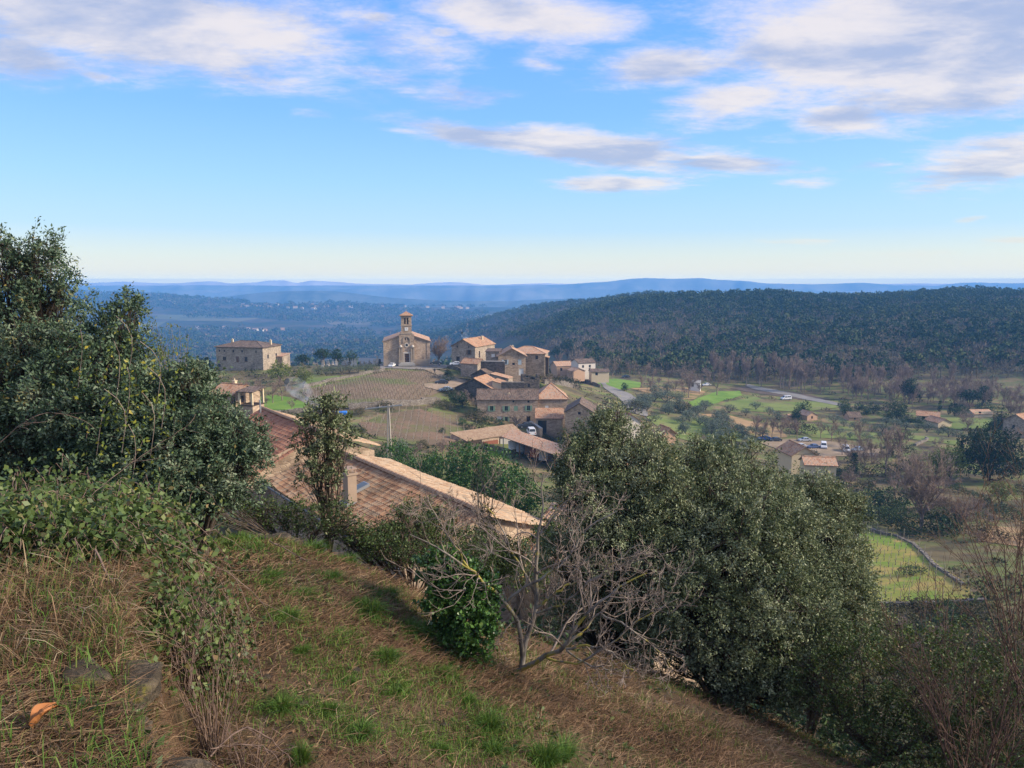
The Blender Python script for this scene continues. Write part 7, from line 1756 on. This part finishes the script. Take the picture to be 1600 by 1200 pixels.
def vines(poly, ang, row, gap, label, group, limit, rowoff=0, exclude=0.0, scale=1.0):
    c, s = math.cos(ang), math.sin(ang); P = np.asarray(poly); U = P[:, 0] * c + P[:, 1] * s; V = -P[:, 0] * s + P[:, 1] * c
    pts = []
    for v in np.arange(V.min() + .8, V.max() - .3, row):
        for u in np.arange(U.min() + .5, U.max() - .3, gap):
            u_ = u + rr.uniform(-.15, .15); x, y = u_ * c - v * s, u_ * s + v * c
            if inside(P, np.array([x]), np.array([y]))[0]: pts.append((x, y, float(H(x, y)) + .12))
    pts.sort(key=lambda p: p[1])
    for (x, y, z_) in pts[:limit]:
        o = empty('vine', (x, y, z_), ang + rr.uniform(-.2, .2), label, 'vine', group); o.scale = [scale * rr.uniform(.85, 1.15)] * 3
        link(bpy.data.objects.new('stem', vm), o); link(bpy.data.objects.new('stake', sm), o)
    return pts[limit:], ang
rest = []
rest.append(vines(VINE_A, -0.10, 2.3, 1.7, 'leafless staked vine in the big vineyard below the church', 'vines of the vineyard below the church', 110, scale=1.25))
rest.append(vines(VINE_B, 0.75, 2.3, 1.8, 'leafless staked vine in the lower brown vineyard', 'vines of the lower vineyard', 100, scale=1.1))
rest.append(vines([p for p in VINE_C], 0.6, 2.6, 1.9, 'dark leafless vine stock on the yellow green terraced slope', 'vines on the terraced slope', 90, scale=1.0))
def rest_vines():
    A = Acc(); t1 = vine_mesh(); t2 = stake_mesh()
    V1 = np.concatenate(t1.v); F1 = np.concatenate(t1.f); V2 = np.concatenate(t2.v); F2 = np.concatenate(t2.f)
    for pts, ang in rest:
        c, s = math.cos(ang), math.sin(ang); Rm = np.array([[c, s, 0], [-s, c, 0], [0, 0, 1]])
        for p in pts:
            A.add(V1 @ Rm * 1.2 + p, F1, .2); A.add(V2 * 1.2 + p, F2, .9)
    m = leafmat('vine_and_stake', [(0, (0.07, 0.05, 0.04)), (.5, (0.09, .07, .05)), (.51, (.30, .26, .21)), (1, (.36, .32, .26))], .8, .1, 0, 0)
    if A.n: tag(A.build('vines', m), 'farther rows of leafless staked vines', 'vines', kind='stuff')
rest_vines()

# ------------------------------------------------------------------ walls of dry stone in the fields
def stone_line(pts, h, label, w=.5, ymin=60, mat=None):
    P = [gp(a, b, ymin) for a, b in pts]; mb = MB(); rg_ = random.Random(len(pts)); o = empty('dry_stone_wall', P[0], 0, label, 'wall'); o0 = P[0]
    for i in range(len(P) - 1):
        a, b = P[i], P[i + 1]; L = np.linalg.norm((b - a)[:2]); k = max(1, int(L / 1.2))
        for j in range(k):
            q0 = a + (b - a) * j / k; q1 = a + (b - a) * (j + 1) / k; n = np.array([-(q1 - q0)[1], (q1 - q0)[0]]); n = n / (np.linalg.norm(n) + 1e-6) * w / 2
            z0 = float(H(q0[0], q0[1])); z1 = float(H(q1[0], q1[1])); hh = h * rg_.uniform(.8, 1.15)
            T = [np.array((q0[0] + n[0], q0[1] + n[1], z0 + hh)), np.array((q0[0] - n[0], q0[1] - n[1], z0 + hh)), np.array((q1[0] - n[0], q1[1] - n[1], z1 + hh)), np.array((q1[0] + n[0], q1[1] + n[1], z1 + hh))]
            mb.slab([t - o0 for t in T], hh + .6)
    mb.build('masonry', mat or STONE_GREY, o)
stone_line([(545, 640), (590, 637), (640, 634), (688, 630)], 1.5, 'dry stone wall between the two vineyards')
stone_line([(395, 650), (430, 648), (480, 645), (520, 650)], 1.0, 'low stone wall in front of the green lawn')
stone_line([(500, 568), (560, 568.5), (594, 569)], 1.6, 'dark cemetery wall left of the church', mat=STONE_DARK)
stone_line([(474, 606), (520, 596), (560, 588), (600, 580)], 0.9, 'low hedge bank wall along the top of the vineyard')
stone_line([(1398, 838), (1425, 850), (1445, 868), (1460, 885), (1485, 902), (1505, 916)], 0.35, 'pale winding stone wall down the green slope', ymin=30)
stone_line([(1325, 948), (1370, 950), (1420, 951), (1480, 948), (1540, 945)], 0.6, 'stone retaining wall at the foot of the vine slope', ymin=30)
stone_line([(1345, 822), (1370, 834), (1390, 838)], 0.6, 'short stone wall at the top of the vine slope', ymin=30)
stone_line([(870, 588), (900, 594), (920, 600), (938, 606)], 1.4, 'grey stone wall above the hamlet road')
stone_line([(850, 600), (880, 603), (905, 608)], 1.6, 'dry stone terrace wall right of the ruined tower')
stone_line([(1430, 697), (1450, 688), (1446, 686)], 0.8, 'pale low wall on the brown valley plot')
stone_line([(700, 575), (715, 578), (728, 583)], 1.0, 'stone wall on the bank right of the track')

# ------------------------------------------------------------------ cemetery
def tombs():
    rg_ = random.Random(12)
    def one(v):
        o = MB(); o.box(-.5, .5, -1, 1, -.3, .45 + .2 * v)
        o.box(-.45, .45, .7, .95, .46 + .2 * v, 1.5 + .4 * v); o.box(-.1, .1, .75, .9, 1.5 + .4 * v, 2.3 + .4 * v); o.box(-.35, .35, .75, .9, 1.9 + .4 * v, 2.06 + .4 * v)
        return o
    ms = []
    for v in range(3):
        b = one(v).build('tomb', [DRESSED, CONCRETE, DRESSED_PALE][v]); ms.append(b.data); bpy.data.objects.remove(b)
    for i in range(34):
        px = rg_.uniform(504, 597); Y = rg_.uniform(232, 250); g = gY(px, Y); o = bpy.data.objects.new('tomb', ms[i % 3]); link(o)
        o.location = tuple(g); o.rotation_euler = (0, 0, rg_.uniform(-.2, .2)); s = rg_.uniform(.4, .75); o.scale = (s, s, s * rg_.uniform(.8, 1.2))
        tag(o, 'pale tomb with a cross in the cemetery left of the church', 'tomb', 'tombs in the cemetery')
tombs()

# ------------------------------------------------------------------ vehicles
TYRE = plain('tyre_rubber', (0.02, 0.02, 0.02), .9); RIM = plain('wheel_rim', (0.4, 0.4, 0.42), .4, .5, .7); LAMP = plain('lamp_glass', (0.6, 0.6, 0.58), .2, .6); TAIL = plain('tail_lamp', (0.4, 0.03, 0.02), .3, .5)
def vehicle(px, py, rz, color, label, kind='car', Y=None, ymin=60, s=.88, base='car'):
    g = gp(px, py, ymin) if Y is None else W(px, py, Y)
    o = empty({'car': 'parked_car', 'van': 'parked_van'}[base], g, rz, label, base); o.scale = (s, s, s)
    paint = plain('paint_%d_%d_%d' % tuple(int(c * 99) for c in color), color, .3, .6, var=.03)
    if kind == 'car':
        L, Wd = 4.2, 1.72
        low = [(-2.1, .35), (-2.08, .62), (-1.95, .86), (-.95, .95), (1.75, .98), (2.08, .86), (2.1, .35)]
        top = [(-1.0, .95), (-.35, 1.42), (.9, 1.45), (1.75, .98)]
    else:
        L, Wd = 4.6, 1.85
        low = [(-2.3, .38), (-2.28, .75), (-2.05, 1.02), (-1.45, 1.12), (2.25, 1.12), (2.3, .38)]
        top = [(-1.5, 1.12), (-.85, 1.85), (2.1, 1.9), (2.25, 1.12)]
    b = MB(); w = Wd / 2
    def ex(prof, w0, w1):
        zl = min(p[1] for p in prof); zh = max(p[1] for p in prof)
        q = lambda p: w0 + (w1 - w0) * (p[1] - zl) / (zh - zl)
        Lf = [(p[0], -q(p), p[1]) for p in prof]; Rt = [(p[0], q(p), p[1]) for p in prof]
        b.poly(Lf); b.poly(Rt[::-1])
        for i in range(len(prof)):
            j = (i + 1) % len(prof); b.poly([Lf[j], Lf[i], Rt[i], Rt[j]])
    ex(low, w, w * .97); ex(top, w * .95, w * .78)
    b.build('body', paint, o, bevel=.05)
    zt = top[1][1]; zb = top[0][1]
    gl = MB()
    def face(x0, z0_, x1, z1_, wa, wb, off):   # screens
        gl.poly([(x0 + off, -wa, z0_), (x0 + off, wa, z0_), (x1 + off, wb, z1_), (x1 + off, -wb, z1_)])
    (ax, az_), (bx, bz) = top[0], top[1]; (cx, cz), (dx_, dz) = top[2], top[3]
    face(ax + .08, az_ + .06, bx - .06, bz - .06, w * .84, w * .70, -.035); face(dx_ - (.08 if kind == 'car' else .02), dz + .1, cx + .04, cz - .08, w * .80, w * .68, .035)
    for sg in (-1, 1):
        zz0, zz1 = az_ + .07, bz - .09
        yy = lambda zq: sg * (w * .95 + (w * .78 - w * .95) * (zq - az_) / (bz - az_) + .012)
        for (xa, xb, xc, xd) in ((ax + .35, .15, .12, bx + .08), (.25, dx_ - .45, cx - .08, .22)):
            gl.poly([(xa, yy(zz0), zz0), (xb, yy(zz0), zz0), (xc, yy(zz1), zz1), (xd, yy(zz1), zz1)])
    gl.build('windows', GLASS, o)
    for wx in (-L * .31, L * .30):
        for sg in (-1, 1):
            t = MB(); t.cyl((wx, sg * (w - .2), .33), (wx, sg * (w + .02), .33), .33, .33, 16); wo = t.build('wheel', TYRE, o)
            t = MB(); t.cyl((wx, sg * (w + .0), .33), (wx, sg * (w + .035), .33), .19, .19, 12); t.build('rim', RIM, wo)
    for sg in (-1, 1):
        t = MB(); t.box(-L / 2 - .01, -L / 2 + .1, sg * w * .72 - .16, sg * w * .72 + .16, .60, .76); t.build('headlight', LAMP, o)
        t = MB(); t.box(L / 2 - .1, L / 2 + .012, sg * w * .78 - .1, sg * w * .78 + .1, .68, .9); t.build('tail_light', TAIL, o)
    t = MB(); t.box(-L / 2 - .02, L / 2 + .02, -w * .9, w * .9, .24, .36); t.build('bumper', TYRE, o)
    return o
WH = (.75, .76, .78); SI = (.45, .47, .5); BL = (.06, .09, .20); DK = (.035, .04, .05); LB = (.30, .42, .58)
vehicle(612.5, 573.5, 1.45, WH, 'small white car parked before the church facade')
vehicle(690, 600, .15, DK, 'dark estate car parked beside the vineyard'); vehicle(697, 612, .4, LB, 'pale blue car half hidden at the vineyard corner')
vehicle(712, 571, .1, WH, 'white car parked at the end of the church square', Y=222); vehicle(681, 569.3, .1, DK, 'dark car parked under the bare plane tree', Y=226)
vehicle(830, 679, -1.45, WH, 'white van seen from behind in the farmyard', 'van', Y=158, base='van'); vehicle(822, 668, .2, DK, 'dark car standing behind the white farmyard van', Y=163)
vehicle(1257, 690, .1, SI, 'silver car parked on the sandy car park'); vehicle(1287, 700, 1.2, WH, 'white van with a bluish roof on the car park', 'van', base='van'); vehicle(1271, 701, .2, BL, 'dark blue car left of the white van')
vehicle(1322, 706, 1.3, WH, 'white van farther right on the car park', 'van', base='van'); vehicle(1341, 705, .3, LB, 'pale grey blue car right of the vans'); vehicle(1195, 688, .1, (.05, .12, .42), 'bright blue car at the left end of the car park'); vehicle(1211, 690, .2, DK, 'dark car beside the bright blue one')
vehicle(1250, 700, .1, SI, 'grey car in front of the silver one', ymin=60)
vehicle(978, 590, .3, DK, 'dark car by the far meadow'); vehicle(1104, 603, .2, WH, 'white car by the orchard shed')
vehicle(1228, 625, .2, WH, 'white van on the farm road', 'van', base='van', s=.9)

# ------------------------------------------------------------------ utility pole with its crossarm and wires
def pole():
    Y = 98; b = gY(606, Y); top = W(605, 632, Y)
    o = empty('utility_pole', b, 0, 'twin legged utility pole with a tilted crossarm behind the tiled roof', 'pole'); h = top[2] - b[2]
    for sx in (-.22, .22):
        A = Acc(); A.tubes(np.array([[(sx * 1.6, 0, -1), (sx * .3, 0, h)]]), np.array([[.15, .10]]), 8); A.build('post', plain('grey_post', (.40, .36, .31), .85, var=.2), o, smooth=True)
    m = MB()
    m.slab([(-3.2, -.1, h - .55), (1.9, -.1, h - .02), (1.9, .1, h - .02), (-3.2, .1, h - .55)], .14); m.build('crossarm', METAL_GREY, o)
    for x in (-3.0, -1.2, .6, 1.8):
        z0_ = h - .55 + (x + 3.2) / 5.1 * .53; k = MB(); k.cyl((x, 0, z0_), (x, 0, z0_ + .34), .09, .05, 8); k.build('insulator', CONCRETE, o)
        A = Acc(); a = np.array((x, 0, z0_ + .34)); e = W(-300, 640, 60) - b + np.array((0, x * .3, 0)); P = np.array([a + (e - a) * t - (0, 0, 4 * 2.0 * t * (1 - t)) for t in np.linspace(0, 1, 24)]); A.tubes(P[None], np.full((1, 24), .012), 4); A.build('wire', WOOD_DARK, o)
pole()
# blue sheet on the grass terrace
g = gp(524, 647, 60); A = MB(); A.slab([(-2.6, -.8, .45), (2.6, -.9, .55), (2.4, .9, .6), (-2.4, .8, .5)], .5); A.slab([(-2.0, -1.4, .2), (1.2, -1.5, .16), (1.3, -.92, .3), (-2.0, -.9, .32)], .2)
ob = A.build('tarpaulin', plain('bright_blue_plastic', (.04, .22, .68), .5, .4, var=.25)); ob.location = (g[0], g[1], g[2]); tag(ob, 'bright blue tarpaulin laid on the grass above the tiled roof', 'tarpaulin')
g = gp(430, 655, 60); A = MB(); A.box(-2.6, 2.6, -1, 1, -.5, .5); A.slab([(-2.5, -1.1, .56), (2.5, -1.1, .56), (2.5, 1.1, .62), (-2.5, 1.1, .62)], .05); ob = A.build('pool', plain('pale_pool_cover', (.42, .52, .58), .4)); ob.location = (g[0] + 1.5, g[1], g[2]); tag(ob, 'pale covered basin left of the blue tarpaulin', 'pool')
# a walker on the track
def person():
    g = gp(679, 585, 60); me = bpy.data.meshes.new('person'); V = [(0, 0, .95), (0, 0, 1.2), (0, 0, 1.42), (0, 0, 1.55), (0, -.02, 1.68), (.1, 0, .9), (.12, -.1, .5), (.12, .05, .06), (-.1, 0, .9), (-.11, .1, .5), (-.12, .22, .08), (.2, 0, 1.4), (.27, .03, 1.12), (.26, -.1, .88), (-.2, 0, 1.4), (-.27, -.03, 1.12), (-.26, -.15, .9), (.12, -.12, .03), (-.12, .1, .03)]
    E = [(0, 1), (1, 2), (2, 3), (3, 4), (0, 5), (5, 6), (6, 7), (0, 8), (8, 9), (9, 10), (2, 11), (11, 12), (12, 13), (2, 14), (14, 15), (15, 16), (7, 17), (10, 18)]
    R = [.15, .14, .15, .06, .11, .1, .07, .045, .1, .07, .045, .07, .05, .035, .07, .05, .035, .04, .04]
    me.from_pydata(V, E, []); o = link(bpy.data.objects.new('person', me)); m = o.modifiers.new('skin', 'SKIN')
    for i, r_ in enumerate(R): me.skin_vertices[0].data[i].radius = (r_, r_)
    me.skin_vertices[0].data[0].use_root = True; o.modifiers.new('sub', 'SUBSURF').levels = 1
    me.materials.append(plain('dark_clothes', (.03, .03, .04), .9)); o.location = tuple(g); tag(o, 'person in dark clothes walking on the track below the square', 'person')
person()

# ------------------------------------------------------------------ the wooded hill and far woods: nobody could count them
def forest():
    rng = np.random.RandomState(101)
    FM = leafmat('hill_wood', [(0, (0.04, 0.06, 0.026)), (.30, (0.07, 0.095, 0.042)), (.5, (0.12, 0.135, 0.06)), (.52, (0.11, 0.09, 0.062)), (.75, (0.175, 0.14, 0.10)), (1, (0.25, 0.20, 0.15))], .9, .05, 0, 0)
    A = Acc()
    N = 38000
    px = rng.uniform(640, 2050, N); 
    th = np.arctan((px - 800) / FPX / .985)
    Y = np.exp(rng.uniform(math.log(300), math.log(2100), N))
    x = np.tan(th) * Y
    foot = np.interp(px, [640, 820, 900, 960, 1100, 1300, 1600, 2050], [1400, 700, 420, 345, 340, 335, 330, 330])
    crest = np.interp(px, [640, 720, 820, 900, 1000, 1200, 1400, 1600, 2050], [2100, 2050, 1650, 1330, 1170, 1070, 1010, 960, 960])
    keep = (Y > foot) & (Y < crest)
    # even spacing on the ground, thinner far behind
    keep &= rng.uniform(size=N) < np.clip((Y / 1000) ** 1.0, .3, 1)
    x, Y, px = x[keep], Y[keep], px[keep]
    zz = H(x, Y); n = len(x)
    up = np.clip((Y - foot[keep]) / (crest[keep] - foot[keep]), 0, 1)
    pat = wob(x, Y, 90, 0, 5)
    pine = (rng.uniform(size=n) < np.clip(.34 + .62 * up + .35 * pat, .03, .98))
    h = np.where(pine, rng.uniform(6, 11, n), rng.uniform(5, 9.5, n))
    per = 46
    # pine crowns: leaf clumps in a flattened dome; bare crowns: upright strokes in a vase
    ip = np.where(pine)[0]; ib = np.where(~pine)[0]
    d = rng.normal(size=(len(ip), per, 3)); d /= np.linalg.norm(d, axis=2, keepdims=True); d[..., 2] = np.abs(d[..., 2]) * .9 - .25
    R = h[ip][:, None, None] * np.array([.34, .34, .40]) * rng.uniform(.8, 1.2, (len(ip), 1, 3))
    c = np.stack([x[ip], Y[ip], zz[ip] + h[ip] * .62], 1)[:, None]
    pos = c + d * R * rng.uniform(.65, 1.05, (len(ip), per, 1))
    tint = np.clip(rng.normal(.2, .07, (len(ip), 1)) + .10 * wob(x[ip], Y[ip], 40, 0, 5)[:, None] + rng.normal(0, .025, (len(ip), per)) + .05 * (d[..., 2] > .3), 0, .49)
    A.leaves(pos.reshape(-1, 3), (d + rng.normal(size=d.shape) * .6).reshape(-1, 3), (h[ip][:, None] * .165 * rng.uniform(.6, 1.3, (len(ip), per))).ravel(), .8, rng, tint.ravel())
    # trunks of pines
    A.tubes(np.stack([np.stack([x[ip], Y[ip], zz[ip] - .5], 1), np.stack([x[ip], Y[ip], zz[ip] + h[ip] * .6], 1)], 1), np.tile([.22, .14], (len(ip), 1)), 3, .56)
    per = 54
    d = rng.normal(size=(len(ib), per, 3)); d[..., 2] = np.abs(d[..., 2]) * 1.1; d /= np.linalg.norm(d, axis=2, keepdims=True)
    base = np.stack([x[ib], Y[ib], zz[ib] + h[ib] * .25], 1)[:, None]
    q = rng.uniform(.25, .8, (len(ib), per, 1)); st = base + d * q * h[ib][:, None, None] * np.array([.48, .48, .75])
    ax = d * np.array([.5, .5, 1]) + rng.normal(size=d.shape) * .25
    A.leaves(st.reshape(-1, 3), ax.reshape(-1, 3), (h[ib][:, None] * rng.uniform(.12, .34, (len(ib), per))).ravel(), .16, rng, np.clip(rng.normal(.74, .09, (len(ib), 1)) + rng.normal(0, .07, (len(ib), per)), .54, 1).ravel())
    A.tubes(np.stack([np.stack([x[ib], Y[ib], zz[ib] - .5], 1), np.stack([x[ib], Y[ib], zz[ib] + h[ib] * .5], 1)], 1), np.tile([.18, .10], (len(ib), 1)), 3, .62)
    tag(A.build('forest', FM), 'wooded hillside of dark pines above bare brown trees', 'forest', kind='stuff')
    # far left woods
    B = Acc(); N = 26000
    px = rng.uniform(-100, 760, N); th = np.arctan((px - 800) / FPX / .985); Y = np.exp(rng.uniform(math.log(420), math.log(3150), N)); x = np.tan(th) * Y
    keep = (wob(x, Y, 160, 0, 6) > -.12) & (rng.uniform(size=N) < np.clip(Y / 1500, .15, 1)); x, Y = x[keep], Y[keep]; zz = H(x, Y); n = len(x)
    h = rng.uniform(6, 11, n) * np.clip(Y / 1500, 1, 1.4); per = 14
    d = rng.normal(size=(n, per, 3)); d /= np.linalg.norm(d, axis=2, keepdims=True); d[..., 2] = np.abs(d[..., 2]) - .1
    pos = np.stack([x, Y, zz + h * .35], 1)[:, None] + d * h[:, None, None] * np.array([.5, .5, .5])
    B.leaves(pos.reshape(-1, 3), (d + rng.normal(size=d.shape) * .5).reshape(-1, 3), (h[:, None] * .42 * rng.uniform(.6, 1.3, (n, per))).ravel(), .8, rng, np.clip(np.where(rng.uniform(size=(n, 1)) < .7, .25, .62) + rng.normal(0, .04, (n, per)), 0, 1).ravel())
    tag(B.build('woodland', FM), 'patchy woods covering the blue valley and hills at the left', 'woodland', kind='stuff')
forest()

def undergrowth():
    rng = np.random.RandomState(131)
    UM = leafmat('undergrowth_leaf', [(0, (0.03, 0.045, 0.02)), (.35, (0.07, 0.09, 0.035)), (.6, (0.12, 0.11, 0.05)), (1, (0.20, 0.15, 0.09))], .8, .1, .05, 0)
    N = 30000; th = rng.uniform(-.95, .95, N); r = np.exp(rng.uniform(math.log(14), math.log(400), N)); x = r * np.sin(th); y = r * np.cos(th)
    k = (wob(x, y, 9, 0, 6) + .35 * wob(y, x, 30, 0, 4) > .05) | (rng.uniform(size=N) < .12)
    k &= ~((np.abs((x - 0) * .795 + (y - 32.6) * .607) < 6.5) & (r < 75) & (x < 8))
    for rim in RIMS:
        k &= ~inside(rim, x, y)
    x, y, r = x[k], y[k], r[k]; zz = H(x, y); n = len(x); per = 26
    s_ = rng.uniform(.25, 1.0, (n, 1, 1)) ** 1.6 * np.clip(r / 60, .5, 1.5)[:, None, None]
    d = rng.normal(size=(n, per, 3)); d /= np.linalg.norm(d, axis=2, keepdims=True); d[..., 2] = np.abs(d[..., 2]) * .8
    pos = np.stack([x, y, zz], 1)[:, None] + d * s_ * np.array([1.1, 1.1, .9]) * rng.uniform(.5, 1.1, (n, per, 1))
    A = Acc(); A.leaves(pos.reshape(-1, 3), (d + rng.normal(size=d.shape) * .7).reshape(-1, 3), (s_[:, :, 0] * rng.uniform(.2, .5, (n, per))).ravel(), .6, rng, np.clip(rng.uniform(0, .9, (n, 1)) + rng.normal(0, .08, (n, per)), 0, 1).ravel())
    tag(A.build('undergrowth', UM), 'low scrub, weeds and heather over the rough valley slopes', 'undergrowth', kind='stuff')
undergrowth()

# ------------------------------------------------------------------ smoke
def smoke(name, pts, rad, dens, label):
    c = np.mean([p for p in pts], axis=0); A = Acc()
    P = polyline([p - c for p in pts], 14); R = np.interp(np.linspace(0, 1, 14), [0, .3, .8, 1], rad)
    A.tubes(P[None], R[None], 16)
    o = A.build(name, None if False else SMK(name, dens), smooth=True); o.location = c
    tag(o, label, 'smoke', kind='stuff')
def SMK(name, dens):
    m, t, out = new_mat('smoke_' + name)
    p = objco(t)
    n = t.noise(p, .35, 5, .65, .5)
    v = t.node('ShaderNodeVolumePrincipled'); v.inputs['Color'].default_value = (.75, .82, .95, 1); v.inputs['Density'].default_value = 0
    t.put(v.inputs['Density'], t.math('MULTIPLY', t.smooth(n, .42, .72), dens)); t.l.new(v.outputs[0], out.inputs['Volume'])
    return m
smoke('smoke', [W(500, 648, 122), W(492, 628, 124), W(470, 608, 126), W(448, 596, 128)], [.3, 1.2, 1.9, .6], .30, 'thin blue bonfire smoke drifting over the lawn')
smoke('smoke', [W(731, 532, 228), W(728, 526, 229), W(722, 520, 230)], [.3, .8, 1.1, .4], .55, 'wisp of chimney smoke above the tiled gable')

# ------------------------------------------------------------------ the air
def haze():
    m, t, out = new_mat('air')
    v = t.node('ShaderNodeVolumePrincipled')
    v.inputs['Color'].default_value = (*HAZE_COL, 1)
    v.inputs['Density'].default_value = HAZE_D
    v.inputs['Anisotropy'].default_value = 0.0
    t.l.new(v.outputs[0], out.inputs['Volume'])
    mb = MB(); mb.box(-7800, 7800, -7800, 7800, -420, 66)
    o = mb.build('haze', m); tag(o, 'thin blue air over the whole valley', 'haze', kind='stuff')
HAZE_COL = (0.15, 0.47, 1.0)
HAZE_D = 0.00026
haze()
